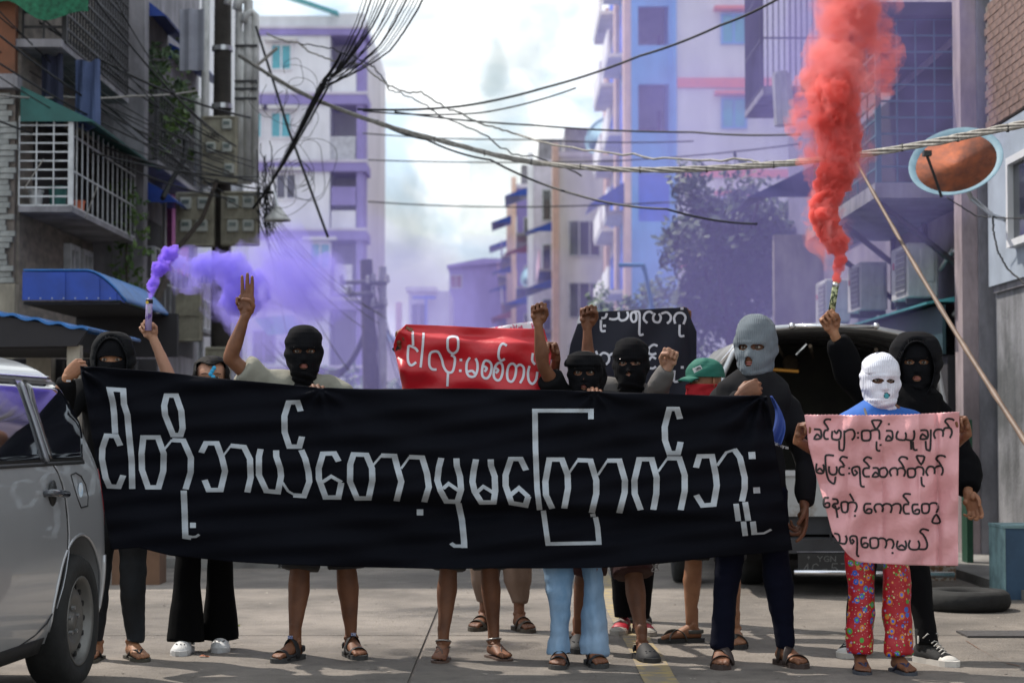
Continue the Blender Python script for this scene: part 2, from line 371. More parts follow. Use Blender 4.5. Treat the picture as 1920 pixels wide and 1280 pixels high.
def leaves(center, size, n, leaf, seed, mb=None, lsize=0.09, hollow=0.25, clumps=14):
    rs = random.Random(seed); mb = mb or MB(); c = Vector(center)
    cl = [(Vector((rs.gauss(0,1), rs.gauss(0,1), rs.gauss(0,1))).normalized()*(.95*rs.random()**.5), rs.uniform(.14, .34)) for _ in range(clumps)]
    for k in range(n):
        q, rr = rs.choice(cl); d = Vector((rs.gauss(0,1), rs.gauss(0,1), rs.gauss(0,1))).normalized() * rr * rs.uniform(.5, 1.05)
        p = q + d; p = Vector((c.x + p.x*size[0], c.y + p.y*size[1], c.z + p.z*size[2]))
        a = Vector((rs.gauss(0,1), rs.gauss(0,1), rs.gauss(-.5,.7))).normalized(); b = a.orthogonal().normalized(); s = lsize * rs.uniform(.5, 1.3)
        mb.add([p, p + a*s*.5 + b*s*.28, p + a*s, p + a*s*.5 - b*s*.28], [(0,1,2,3)])
    return mb

# ------------------------------------------------------------------ LEFT: near block with stone cladding (20-23.6 m)
LX = -4.95
L1 = empty('apartment_block', (-7, 20, 0), 'old apartment block at far left with grey stone corner pier, caged balcony and green canopy', 'building')
MB().bb(-12, LX-0.03, 20.05, 23.6, 0, 13).build('wall', M['bricktile'], L1)
MB().bb(-12, LX-0.06, 19.93, 20.048, 4.62, 13).build('painted_wall', M['brownwall'], L1)
MB().bb(-12, LX-0.06, 19.96, 20.048, 2.6, 4.62).build('mortar_bed', M['mortar'], L1)
MB().bb(-5.45, LX-0.02, 19.86, 20.04, 0, 2.62).build('pier', M['cream'], L1)
MB().bb(-12, -5.46, 19.9, 20.04, 0, 2.62).build('lower_wall', M['cream'], L1)
MB().bb(-8, LX, 19.80, 20.0, 4.58, 4.72).build('ledge', M['fixed'], L1)
rs = random.Random(3); shared = [MB().box((0,0,0), (0.19+0.03*i, 0.05, 0.052)) for i in range(3)]
stone_me = []
for i, s_ in enumerate(shared):
    o = s_.build('stone', M['stone'], L1, origin=(0,0,0)); stone_me.append(o.data)
    bpy.data.objects.remove(o)
cnt = 0; z = 2.66
while z < 4.56 and cnt < 260:
    x = LX - 0.04 - rs.uniform(0, .12)
    while x > -5.9:
        i = rs.randrange(3); w = 0.19 + 0.03*i
        o = bpy.data.objects.new('stone', stone_me[i]); COL.objects.link(o); o.parent = L1
        o.location = Vector((x - w/2 + .02, 19.95 - rs.uniform(0, .035), z)) - L1.location; x -= w + 0.006; cnt += 1
    z += 0.058
# street wall of the near block
for (y, zz) in ((22.3, 3.0), (23.0, 3.0)): win(L1, LX-0.03, y, zz-0.05, 0.5, 0.55, 'R', frame=M['white_metal'])
cage(L1, LX-0.02, -4.45, 20.0, 23.4, 3.42, 4.32, M['white_metal'], r=0.0075, side_bars=0.26, hz=0.085, sideh=4, nk=3)
MB().bb(LX-0.04, -4.5, 23.38, 23.43, 3.4, 4.3).build('cage_back', M['darkmetal'], L1)
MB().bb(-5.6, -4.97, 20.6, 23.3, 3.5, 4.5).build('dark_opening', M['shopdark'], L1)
awning(L1, LX-0.0, 19.95, 23.7, 4.62, 0.75, 0.36, M['green'], 'green_canopy')
for (x, y, s, m_) in ((-4.86, 20.25, .1, 'white_metal'), (-4.66, 20.35, .13, 'green'), (-4.64, 21.2, .1, 'orange')):
    b = MB(); b.lathe((x, y, 3.43), [(s*.55, 0), (s*.6, .02), (s*.72, s*1.5), (s*.8, s*1.5), (s*.8, s*1.7), (s*.6, s*1.7)], 16)
    tag(b.build('plant_pot', M[m_]), {'white_metal': 'white plastic tub inside the caged balcony, by its corner', 'green': 'dark green pot inside the caged balcony', 'orange': 'orange pot deep inside the caged balcony'}[m_], 'pot')
vine = empty('climbing_vine', (-4.5, 23.2, 2.7), 'bright leafy vine hanging down beside the caged balcony', 'plant')
b = MB(); 
for k in range(7): leaves((-4.52 + .06*math.sin(k), 23.1 + .1*k, 3.9 - k*0.24), (.24, .3, .26), 55, None, 40+k, b, 0.09)
b.build('foliage', M['leaf2'], vine)
MB().tube([(-4.5, 23.3, 2.6), (-4.53, 23.3, 3.2), (-4.48, 23.4, 4.0)], .012).build('stem', M['bark'], vine)
# upper balcony of near block: net, bars, laundry
MB().bb(-5.4, -4.55, 19.95, 23.5, 5.02, 5.1).build('upper_slab', M['fixed'], L1)
cage(L1, LX-.02, -4.55, 20.1, 23.4, 5.1, 6.3, M['darkmetal'], name='upper_grille', r=.012, floor=False, hz=.14, side_bars=.14)
b = MB(); b.grid(lambda u, v: Vector((-6.6 + 2.35*u, 19.7 + .1*math.sin(u*14), 5.36 - .1*math.sin(u*9) + v*.8 - .05*math.cos(u*23))), 40, 6)
nt_ = b.build('safety_net', M['net'], origin=(-5.4, 19.7, 5.3)); tag(nt_, 'green shade net slung across the top left balcony', 'net')
nt_.modifiers.new('solid', 'SOLIDIFY').thickness = .01
for k, (x, y, w, h, m_, lb) in enumerate(((-4.72, 20.3, .22, .75, 'laundryd', 'dark navy cloth hanging left under the top left balcony'), (-4.42, 20.6, .26, .72, 'laundry', 'washed blue cloth hanging right under the top left balcony'))):
    b = MB(); b.grid(lambda u, v: Vector((x + w*(u-.5), y + .03*math.sin(u*12+v*2), 5.0 - h*v + .015*math.sin(u*9))), 12, 8)
    o = b.build('hanging_cloth', M[m_]); tag(o, lb, 'laundry'); o.modifiers.new('solid', 'SOLIDIFY').thickness = .006
# shop awnings of the near block
A1 = empty('shop_awning', (-4, 18.3, 2.1), 'large royal blue awning with rounded corrugated front above the hooded person at left', 'awning')
b = MB(); x0, x1, yA, yB = -4.43, -3.50, 18.0, 20.3
def prof(v):
    xs = x0 + (x1-x0)*v
    zz = 2.60 if v < .62 else 2.60 - .28*((v-.62)/.38)**1.7
    return xs, zz
nr = 44
b.grid(lambda u, v: Vector((prof(v)[0], yA + (yB-yA)*u, prof(v)[1] + .008*math.sin(u*nr*6.283/2))), nr*3, 22)
o = b.build('canopy_sheet', M['bluehi'], A1, smooth=True); o.modifiers.new('solid', 'SOLIDIFY').thickness = .012
b = MB(); pts = [Vector((prof(i/24)[0], yA-.012, prof(i/24)[1]-.01)) for i in range(25)]
low = [Vector((prof(i/24)[0], yA-.012, min(2.335, prof(i/24)[1]-.012))) for i in range(24, -1, -1)]
for i in range(24):
    b.quad(pts[i], pts[i+1], low[23-i], low[24-i])
o = b.build('end_panel', M['blue'], A1); o.modifiers.new('solid', 'SOLIDIFY').thickness = .012
b = MB()
for k in range(8): b.sphere((x0 + .06 + k*.105, yA-.022, 2.35), .008, 4)
b.build('rivet_row', M['steel'], A1)
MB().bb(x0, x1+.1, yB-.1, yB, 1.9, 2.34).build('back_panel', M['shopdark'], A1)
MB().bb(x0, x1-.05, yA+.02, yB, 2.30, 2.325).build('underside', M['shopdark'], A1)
A2 = empty('lean_to_roof', (-4.6, 15.5, 2.0), 'small lean-to roof with jagged blue sheet edge at far left, above the van', 'awning')
b = MB(); b.grid(lambda u, v: Vector((-5.2 + 1.9*u, 15.5 + 2.2*v, 2.30 - .34*u + .012*math.sin(u*66))), 80, 3)
o = b.build('roof_sheet', M['bluehi'], A2); o.modifiers.new('solid', 'SOLIDIFY').thickness = .02
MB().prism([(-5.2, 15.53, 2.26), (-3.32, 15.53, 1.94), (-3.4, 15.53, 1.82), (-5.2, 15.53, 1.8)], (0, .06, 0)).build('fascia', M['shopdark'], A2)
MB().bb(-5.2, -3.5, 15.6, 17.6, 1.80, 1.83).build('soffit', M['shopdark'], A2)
MB().bb(-3.49, -3.39, 15.6, 15.72, 0, 1.83).build('post', M['cream'], A2)
GT = empty('shop_gate', (-4.5, 17.5, 0), 'dark slatted shop gate between cream posts behind the van', 'shop front')
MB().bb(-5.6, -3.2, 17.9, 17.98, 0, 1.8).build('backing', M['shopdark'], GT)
for k in range(14): MB().bb(-4.02 + k*.05, -4.0 + k*.05, 17.8, 17.84, .1, 1.78).build('slat', M['darkmetal'], GT)
MB().bb(-4.32, -4.1, 17.7, 17.88, 0, 1.83).build('post', M['cream'], GT)
MB().bb(-4.75, -4.34, 17.78, 17.86, .9, 1.75).build('tiled_panel', mat('pebble_panel', (0.3,0.3,0.28), .8, vscale=22, col2=(0.03,0.03,0.03), lo=.45, hi=.55), GT)

# ------------------------------------------------------------------ LEFT: second block (23.6-30 m)
L2 = empty('tenement', (-7, 27, 0), 'dark tenement with blue canopies and hanging plants left of the utility pole', 'building')
MB().bb(-12, -4.75, 23.65, 30, 0, 14).build('wall', M['fixed'], L2)
MB().bb(-4.76, -4.4, 23.68, 23.95, 2.6, 14).build('corner_post', M['fixed'], L2)
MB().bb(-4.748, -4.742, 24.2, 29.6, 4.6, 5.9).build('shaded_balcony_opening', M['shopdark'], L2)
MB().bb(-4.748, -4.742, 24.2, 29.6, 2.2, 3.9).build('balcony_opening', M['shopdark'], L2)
awning(L2, -4.75, 24.0, 27.3, 6.62, .56, .45, M['blue'], 'top_canopy')
awning(L2, -4.75, 27.4, 29.8, 6.5, .42, .22, M['blue'], 'small_canopy')
awning(L2, -4.72, 24.0, 27.2, 4.2, .68, .3, M['blue'], 'low_canopy', curve=1)
cage(L2, -4.72, -4.35, 24.2, 29.6, 4.45, 5.3, M['darkmetal'], name='balcony_grille', side_bars=.2)
cage(L2, -4.72, -4.4, 24.4, 29.6, 2.6, 3.4, M['white_metal'], name='lower_grille', side_bars=.4, hz=.27, r=.008)
MB().bb(-4.74, -4.66, 27.2, 28.6, 3.35, 4.42).build('pink_panel', M['magenta'], L2)
MB().bb(-4.6, -4.56, 26.1, 26.2, 3.2, 4.5).build('drain_pipe', M['pvc'], L2)
for k, (px, py, D) in enumerate(((300, 150, 25), (330, 205, 26), (318, 250, 25), (290, 120, 24.5))):
    p = P(px, py, D); o = empty('hanging_plant', p); fo = leaves(p, (.45, .5, .4), 260, None, 60+k, None, .10).build('foliage', M['leaf' if k % 2 else 'leaf2'], o); fo['kind'] = 'stuff'
    tag(o, ['trailing plant on the upper balcony, nearest the utility pole at left', 'leafy plant below the blue canopy, beside the pole conduits', 'lowest plant on the dark balcony left of the pole', 'topmost plant under the big blue canopy'][k], 'plant')
for k, (px, py, w, h, c, lb) in enumerate(((215, 210, .2, .42, (.4,.04,.05), 'small red cloth hanging beside the green canopy'), (243, 100, .38, .7, (.08,.08,.1), 'dark shirt drying under the big blue canopy'), (360, 75, .3, .75, (.35,.36,.42), 'white cloth hanging beside the big blue canopy edge'))):
    p = P(px, py, 24); b = MB(); b.grid(lambda u, v: p + Vector(((u-.5)*w, .03*math.sin(u*11), -v*h+h/2)), 10, 6)
    o = b.build('hanging_cloth', mat('lc%d' % k, c, .9)); tag(o, lb, 'laundry'); o.modifiers.new('solid', 'SOLIDIFY').thickness = .005
# third block 30-38
L3 = empty('grey_block', (-7, 33, 0), 'pale lilac block mostly hidden behind the utility pole and its conduits', 'building')
MB().bb(-12, -5.05, 30.05, 38, 0, 9).build('wall', M['whitewall'], L3)
for k in range(3):
    for j in range(2): win(L3, -5.05, 31.6+k*2.3, 2.2+j*3, 1.0, 1.1, 'R')
awning(L3, -5.03, 30.6, 37.5, 3.7, .9, .3, M['blue'], 'canopy')
MB().tube([(-4.1, 22.6, 2.5), (-4.05, 23.2, 2.9), (-3.98, 23.6, 3.3), (-3.75, 24, 3.7), (-3.6, 24.2, 4.2)], [.05, .045, .035, .03, .025]).build('branch', M['bark'])
tag(bpy.data.objects['branch'], 'bare dark branch slanting up beside the left meter boxes', 'branch')

# ------------------------------------------------------------------ utility pole with meters
def zat(py, D): return P(960, py, D).z
PD = 25.0
pole = empty('utility_pole', (P(413, 800, PD).x, PD, 0), 'dark utility pole crowded with meter boxes and pale conduits at left', 'utility pole')
PX = pole.location.x
MB().tube([(PX, PD, 0), (PX, PD, 3), (PX, PD, 8)], [.14, .125, .1], 16).build('shaft', M['wood'], pole, True)
for z in (zat(92, PD), zat(200, PD)): MB().lathe((PX, PD, z), [(.13, -.03), (.135, -.03), (.135, .03), (.13, .03)], 16).build('band', M['steel'], pole)
for k, (px, pt, pb, r, hook) in enumerate(((386, 0, 350, .05, 0), (373, 185, 350, .045, 0), (448, 10, 345, .045, 1), (466, 20, 345, .06, 1), (480, 45, 340, .045, 1), (455, 60, 345, .04, 0))):
    x = P(px, 0, PD-.15).x; z0, z1 = zat(pb, PD-.15), zat(pt, PD-.15)
    pts = [(x, PD-.15, z0), (x, PD-.15, z1)]
    if hook: pts += [(x, PD-.16, z1+.1), (x-.05, PD-.18, z1+.15), (x-.12, PD-.2, z1+.1), (x-.14, PD-.2, z1)]
    MB().tube(pts, r, 12).build('conduit', M['pvc'], pole, True)
for py in (158, 172, 190, 92): MB().box((P(462, 0, PD-.2).x, PD-.2, zat(py, PD)), (.28, .04, .03)).build('strap', M['darkmetal'], pole)
def mface(parent, px, py, D, w, h):
    p = P(px, py, D); o = MB().box((p.x, p.y-.02, p.z), (w, .08, h)).build('meter', M['meterw'], parent)
    MB().box((p.x, p.y-.066, p.z+h*.12), (w*.62, .012, h*.32)).build('display', M['meterd'], o)
    md = o.modifiers.new('bev', 'BEVEL'); md.width = .012
def mbox(name, label, px0, px1, py0, py1, D, meters, m='meter', mw=.14):
    a, b = P(px0, py0, D), P(px1, py1, D)
    e = empty(name, ((a.x+b.x)/2, D, b.z), label, 'meter box', 'electricity meter boxes on the pole')
    o = MB().bb(a.x, b.x, D, D+.14, b.z, a.z).build('case', M[m], e); md = o.modifiers.new('bev', 'BEVEL'); md.width = .015; md.segments = 2
    fr = MB(); t = .02
    fr.bb(a.x+.01, b.x-.01, D-.03, D-.001, a.z-t-.01, a.z-.01).bb(a.x+.01, b.x-.01, D-.03, D-.001, b.z+.01, b.z+t+.01)
    fr.bb(a.x+.01, a.x+.01+t, D-.028, D-.001, b.z+t, a.z-t).bb(b.x-.01-t, b.x-.01, D-.028, D-.001, b.z+t, a.z-t)
    fr.bb(a.x+.03, b.x-.03, D-.026, D-.001, (a.z+b.z)/2-.012, (a.z+b.z)/2+.012)
    fr.build('door_frame', M[m], e)
    for (x, y) in meters: mface(e, x, y, D-.005, mw, mw*1.05)
    return e
mbox('meter_box', 'left weathered four-meter box on the pole, just above the purple smoke', 329, 401, 360, 462, 24.7, [(349,382),(382,382),(349,424),(379,424)])
mbox('meter_box', 'right weathered four-meter box on the pole, just above the purple smoke', 414, 485, 358, 460, 24.7, [(437,380),(466,380),(437,424),(466,424)])
e = mbox('meter_cabinet', 'open tan cabinet with three meters and lettering, higher on the pole', 378, 444, 217, 343, 24.7, [(426,234),(396,277),(426,277),(430,317)], mw=.12)
mbox('meter_box', 'single grey box low on the pole, wrapped in purple smoke', 329, 378, 540, 640, 24.7, [], mw=.14)
mbox('meter_box', 'lowest dark box on the pole behind the raised three-finger arm', 384, 430, 650, 720, 24.7, [], mw=.14)
def strokes_on(name, parent, m, segs, w, depth=.004):
    b = MB()
    for s in segs:
        for i in range(len(s)-1):
            a, c = Vector(s[i]), Vector(s[i+1]); d = (c-a).normalized(); n = Vector((-d.z, 0, d.x)) * w/2
            b.prism([a-n-d*w*.3, c-n+d*w*.3, c+n+d*w*.3, a+n-d*w*.3], (0, -depth, 0))
    return b.build(name, m, parent)
dk = mat('stencil_black', (.02,.02,.02), .8)
S = []
for ch, ox in (('Y', 388), ('A', 395), ('P', 402)):
    q = {'Y': [[(0,0),(3,4)],[(6,0),(3,4),(3,8)]], 'A': [[(0,8),(3,0),(6,8)],[(1.5,5),(4.5,5)]], 'P': [[(0,8),(0,0),(5,0),(5,4),(0,4)]]}[ch]
    for s in q: S.append([P(ox+a*.95, 249+c, 24.66) for a, c in s])
strokes_on('lettering', e, dk, S, .008)
# street lamp
q = P(520, 405, 24.0)
lamp = empty('street_lamp', q, 'bell-shaped white street lamp hanging right of the meter boxes', 'street lamp')
MB().lathe(q, [(.03,.12),(.05,.1),(.08,.05),(.15,-.03),(.165,-.06),(.15,-.06),(.05,-.02)], 20).build('shade', M['pvc'], lamp, True)
MB().tube([q+Vector((0,0,.1)), q+Vector((-.05,.1,.3)), (PX+.1, PD, q.z+.35)], .02).build('arm', M['steel'], lamp)
# ---- overhead wires
WG = 'black cables gathered on the left utility pole'
def wire(pts3, r, m='wire', label=None, group=None, sag=0.0, n=14, wob=0.0, seed=0, name='overhead_cable'):
    pts3 = [Vector(p) for p in pts3]; out = []; rs = random.Random(seed)
    for i in range(len(pts3)-1):
        for k in range(n):
            t = k/n; p = pts3[i].lerp(pts3[i+1], t); p = p + Vector((0,0,-sag*4*t*(1-t)))
            if wob and 0 < k: p = p + Vector((rs.gauss(0,wob), 0, rs.gauss(0,wob)))
            out.append(p)
    out.append(pts3[-1])
    o = MB().tube(out, r, 6).build(name, M[m], smooth=True); tag(o, label or 'thin black cable running to the left utility pole', 'cable', group)
    return o
rs = random.Random(5)
hub = P(470, 385, 24.4)
starts = [(0,-10),(0,25),(0,48),(0,60),(0,82),(0,92),(0,115),(0,140),(0,190),(0,228),(30,-10),(70,-20),(120,-20),(165,-20),(205,-20),(10,0),(0,10),(0,165)]
for k, (a, b) in enumerate(starts):
    if b < -5: s0 = P(a, b, 19 + rs.random()*2)
    else: s0 = P(a-20, b-8, 18.5 + rs.random()*2)
    e0 = P(430 + rs.uniform(-20, 60), 300 + k*5 + rs.uniform(-25, 20) - (90 if b < -5 else 0), 24.5)
    wire([s0, e0], rs.choice([.007, .011, .014]), label='thin black cable crossing the upper left towards the meters', group='black cables crossing the upper left', sag=.12+.1*rs.random(), seed=k)
for k in range(16):      # bundle rising to the upper right
    s0 = P(480 + k*1.5, 385 - k*2, 24.3); m0 = P(606 + rs.uniform(-7, 12), 155 + rs.uniform(-10, 18), 21.5); m1 = P(655 + k*5 + rs.uniform(-6,6), 66 + k*2, 20) ; e0 = P(688 + k*8, -30, 18.5)
    wire([s0, m0, m1, e0], rs.choice([.004, .006, .009]), label='black cable of the bundle sweeping up right from the pole', group='cable bundle sweeping up right', sag=.04, wob=.0015, seed=50+k)
wire([P(475,390,24.2), P(540,290,23), P(608,150,21.5), P(640,100,20.5)], .017, label='thick black trunk cable at the core of the bundle sweeping up right', sag=.03)
for k in range(14):     # tangle round the pole
    c = P(rs.uniform(480, 600), rs.uniform(130, 400), 24.2 - rs.random()); r_ = rs.uniform(.08, .3); a0 = rs.random()*6
    pts = [c + Vector((r_*math.cos(a0+t*.55)*(1+.3*math.sin(t)), .02*t, r_*1.3*math.sin(a0+t*.55))) for t in np.arange(0, 10, .35)]
    o = MB().tube(pts, .0035, 5).build('cable_loop', M['wire'], smooth=True); tag(o, 'loose loop of thin black cable in the tangle right of the pole', 'cable', 'loose cable loops by the pole')
for k in range(13):      # drop wires from the tangle downwards
    s0 = P(478 + rs.uniform(0, 26), 360 + rs.uniform(0, 60), 24.3); e0 = P(560 + k*14 + rs.uniform(-12, 12), 620 + rs.uniform(-70, 80), 34)
    wire([s0, e0], .006, label='drop wire slanting down right from the pole tangle', group='drop wires slanting to the second pole', sag=.15, seed=90+k)
for k in range(20):      # vertical mess right of conduits
    x = 484 + rs.uniform(-4, 30)
    wire([P(x, 250+rs.uniform(0,120), 24.3), P(x+rs.uniform(-12,22), 400+rs.uniform(0,50), 24.2)], .006, label='short tangled wire hanging right of the conduits', group='short tangled wires by the conduits', wob=.02, seed=140+k, n=8)
wire([P(480,50,24.3), P(540,240,24), P(615,445,24)], .016, label='straight dark cable slanting down across the lavender building', sag=0)
wire([P(0,178,19.5), P(120,182,20.5), P(250,180,22), P(370,170,24.5)], .012, 'wirew', 'pale cable strung level from the far left to the pole', sag=.02)
wire([P(45,355,19.9), P(82,298,19.9)], .006, 'wirew', 'short bright wire in front of the caged balcony')
wire([P(160,410,20.4), P(183,348,20.6)], .006, 'wirew', 'short bright wire near the cage bottom corner')
wire([P(350,262,24), P(345,300,23.8), P(318,345,23.6), P(305,372,23.4)], .035, label='thick black cable pair dropping left of the cabinet')
# main pale twisted bundle across the street
def bundle(path, n, r, spread, m, name, label, turns=4):
    root = empty(name, path[len(path)//2], label, 'cable'); pts = []
    for i in range(len(path)-1):
        for k in range(16): 
            t = k/16; p0 = path[max(i-1,0)]; p1 = path[i]; p2 = path[i+1]; p3 = path[min(i+2, len(path)-1)]
            pts.append(.5*((2*p1)+(p2-p0)*t+(2*p0-5*p1+4*p2-p3)*t*t+(3*p1-p0-3*p2+p3)*t**3))
    pts.append(path[-1])
    for j in range(n):
        ph = 6.283*j/n; q = [p + Vector((0, math.cos(ph+i*turns/16), math.sin(ph+i*turns/16)))*spread*(1+.35*math.sin(i*.37+j)) for i, p in enumerate(pts)]
        MB().tube(q, r, 6).build('strand', M[m], root, True)
    for i in range(9, len(pts)-3, 12):
        MB().lathe(pts[i], [(spread+r*1.25, -.008), (spread+r*1.35, 0), (spread+r*1.25, .008)], 10, axis='X').build('tie', M['darkmetal'], root)
    return root
bundle([P(448,105,24), P(560,172,22.5), P(700,227,21), P(840,268,19.8), P(960,298,18.8), P(1080,312,17.8), P(1230,319,16.8), P(1400,313,15.8), P(1560,296,14.8), P(1720,272,13.8), P(1850,248,13), P(1960,225,12.4)],
       5, .010, .0165, 'wirew', 'cable_bundle', 'thick pale twisted cable bundle sagging across the whole street')
wire([P(670,205,22), P(860,200,22), P(1020,165,22), P(1200,105,21), P(1350,48,20), P(1470,-8,19)], .013, label='black cable rising from the centre to the top right edge of sky', sag=.02)
wire([P(680,208,22), P(900,212,22), P(1080,165,22)], .009, label='thin black cable just under the rising cable at centre', sag=.03)
wire([P(740,210,24), P(1000,235,23), P(1300,248,22), P(1500,252,20)], .011, label='level dark cable crossing the blue building at upper right', sag=.02)
wire([P(680,250,30), P(1000,262,30), P(1300,265,30)], .01, label='faint thin cable just above the pale bundle', sag=.03)
wire([P(690,300,30), P(1150,302,30), P(1500,270,30)], .01, label='faint thin cable meeting the pale bundle at centre', sag=.03)
wire([P(690,378,34), P(1000,388,34), P(1500,365,34)], .012, label='thin low cable crossing in front of the far row', sag=.03)
wire([P(700,225,21), P(800,262,20.5), P(920,300,20), P(1080,365,19), P(1250,392,18), P(1420,420,18)], .011, label='grey cable dropping right in front of the row of balconies', sag=.03)
wire([P(500,62,24), P(560,80,24), P(600,105,24), P(680,120,23), P(740,165,22), P(790,172,22), P(860,210,21), P(950,245,20), P(1110,282,18), P(1400,300,16), P(1500,301,15.5)], .01, 'wirew', 'loose knotted pale cable wandering above the main bundle', sag=.03, wob=.005)
wire([P(520,90,24), P(480,125,24)], .02, 'wirew', 'curled grey cable end beside the conduit hooks')
wire([P(560,82,24), P(690,120,23), P(730,170,23), P(830,220,22), P(960,290,21), P(1090,330,20)], .008, label='wavering thin cable looping over the open sky', sag=-.05, wob=.01)
# second pole down the street
pd = 46.0; x = P(688, 0, pd).x
rs = random.Random(17)
p2 = empty('utility_pole', (x, pd, 0), 'leaning concrete utility pole with crossarms in front of the lavender building', 'utility pole')
MB().tube([(x+.2, pd, 0), (x, pd, zat(487, pd))], [.22, .14], 12).build('shaft', M['wood'], p2)
MB().tube([(x+.38, pd+.1, 0), (x+.38, pd, zat(500, pd))], [.12, .09], 8).build('side_post', M['fixed'], p2)
for (px0, px1, py) in ((640, 700, 530), (690, 726, 532), (655, 700, 552), (700, 722, 575)):
    a, b = P(px0, py, pd-.2), P(px1, py-2, pd-.2); o = MB().tube([a, b], .05, 6).build('crossarm', M['darkmetal'], p2)
    for q in (a, b): MB().lathe(q, [(.05,0),(.07,.04),(.04,.1),(.06,.14),(.02,.2)], 8).build('insulator', M['fixed'], o)
for k in range(9):
    wire([P(700+rs.uniform(-8,8), 530+rs.uniform(-10,50), pd-.3), P(720+rs.uniform(0,60), 700+rs.uniform(-60,40), pd+8)], .014, label='loose cable dropping from the leaning second pole', group='cables dropping from the second pole', sag=.3, seed=200+k)
for k in range(5):
    wire([P(560-k*18, 640, pd), P(640-k*3, 690+k*5, pd), P(700, 560+k*8, pd)], .018, label='slack cable looping to the second pole', group='slack cables by the second pole', sag=.3, seed=220+k)

# ------------------------------------------------------------------ FAR: lavender building (80 m, left)
D = 80.0
def X(px, d=D): return P(px, 640, d).x
def Z(py, d=D): return P(960, py, d).z
FL = empty('lavender_building', (-10, D, 0), 'tall white and lavender banded apartment building left of the open sky', 'building')
MB().bb(-18, X(617), D, D+14, 0, Z(30)).build('wall', M['whitewall'], FL)
MB().bb(X(617), X(680), D+2.2, D+14, 0, Z(45)).build('recessed_wall', M['greywall'], FL)
MB().bb(X(667), X(680), D+.05, D+2.2, 0, Z(45)).build('corner_column', M['lav'], FL)
MB().bb(X(617)+.002, X(680)+.01, D+.02, D+14, Z(58), Z(25)).build('top_storey', M['whitewall'], FL)
for k, (a, b) in enumerate(((55, 67), (178, 196), (305, 322), (433, 450), (563, 580), (690, 705))):
    MB().bb(-18, X(680)+.15, D-.12, D+2.15, Z(b), Z(a)).build('lavender_band', M['lav'], FL)
    MB().bb(-18, X(680)+.18, D-.16, D-.02, Z(a)+.002, Z(a-5)).build('cream_moulding', M['beige'], FL)
for (a, b) in ((130, 177), (395, 432), (690, 800)): MB().bb(X(620), X(666), D, D+.15, Z(b), Z(a)).build('parapet', M['whitewall'], FL)
MB().bb(X(620), X(666), D, D+.15, Z(385), Z(350)).build('lilac_parapet', M['lav'], FL)
MB().bb(X(618), X(667), D+.3, D+.5, Z(562), Z(548)).build('parapet', M['lav'], FL)
b = MB()
for k in range(9): xx = X(618 + k*5.5); b.bb(xx-.05, xx+.05, D+.05, D+.12, Z(300), Z(258))
b.bb(X(617), X(666), D+.04, D+.13, Z(260), Z(256)); b.build('balcony_railing', M['white_metal'], FL)
bright = mat('daylight_white', (.85,.85,.85), .8)  # white panels painted for the daylight seen through two open balconies
MB().bb(X(627), X(653), D+2.1, D+2.19, Z(300), Z(266)).build('daylight_panel', bright, FL)
MB().bb(X(626), X(659), D+.28, D+.34, Z(548), Z(495)).build('lower_daylight_panel', bright, FL)
for (px, py, m_) in ((525, 108, 'glassb'), (525, 235, 'glassb'), (535, 350, 'glass'), (600, 480, 'glassb'), (530, 520, 'glassb'), (470, 235, 'glassb')):
    win(FL, X(px), D, Z(py), 40*D/FPX, 50*D/FPX, 'F', frame=M['whitewall'], pane=M[m_], d=.1, hood=M['greywall'])
MB().prism([(X(470), D-.6, Z(-28)), (X(634), D-.6, Z(27)), (X(634), D-.6, Z(33)), (X(470), D-.6, Z(-20))], (0, .5, 0)).build('roof_edge', M['teal'], FL)
for (px, py) in ((560, 640), (495, 650), (600, 760)): win(FL, X(px), D, Z(py), .9, 1.3, 'F', frame=M['lav'], pane=M['glass'])
MB().prism([(X(495), D-3, Z(605)), (X(560), D-3, Z(600)), (X(580), D-3, Z(630)), (X(520), D-3, Z(635))], (0, 1, .1)).build('tilted_awning', M['teal'], FL)

# ------------------------------------------------------------------ FAR RIGHT: blue building (70 m)
D = 70.0
FB = empty('blue_building', (8, D, 0), 'tall sky-blue and grey apartment building with orange bands right of the open sky', 'building')
XC = X(1185, D)
MB().bb(X(1268, D), 15, D, D+20, 0, 19).build('grey_wall', M['greywall'], FB)
MB().bb(XC, X(1268, D)-.002, D+2.4, D+20, 0, 19).build('inner_wall', mat('peach_wall', (.5,.4,.36), .85), FB)
MB().bb(XC, X(1198, D), D, D+2.4, 0, 19).build('corner_pier', M['bblue'], FB)
MB().bb(X(1256, D), X(1268, D)-.004, D-.05, D+2.4, 0, 19).build('pier', M['bblue'], FB)
zs = [(248, 325, 'bblue'), (325, 415, 'bblue2'), (415, 700, 'bblue'), (85, 158, 'bblue'), (-30, 12, 'bblue')]
for a, b_, m_ in zs:
    zt, zb = Z(a, D), Z(b_, D)
    MB().bb(X(1198, D)+.002, X(1256, D)-.002, D+(.06 if m_ == 'bblue2' else 0), D+.2, zb, zt-.002).build('balcony_panel', M[m_], FB)
    MB().bb(X(1198, D)+.002, X(1256, D)-.002, D+.2, D+2.4, zt-.14, zt-.003).build('slab', M['greywall'], FB)
for (a, b_) in ((12, 85), (158, 248)):
    MB().bb(X(1200, D), X(1240, D), D+2.3, D+2.39, Z(b_, D), Z((a+b_)/2+20, D)).build('maroon_dado', M['maroon'], FB)
    MB().bb(X(1243, D), X(1249, D), D+2.3, D+2.39, Z(b_, D), Z(a+30, D)).build('door', M['maroon'], FB)
MB().bb(X(1262, D), X(1270, D), D-.12, D-.01, 0, 19).build('blue_trim', M['bblue'], FB)
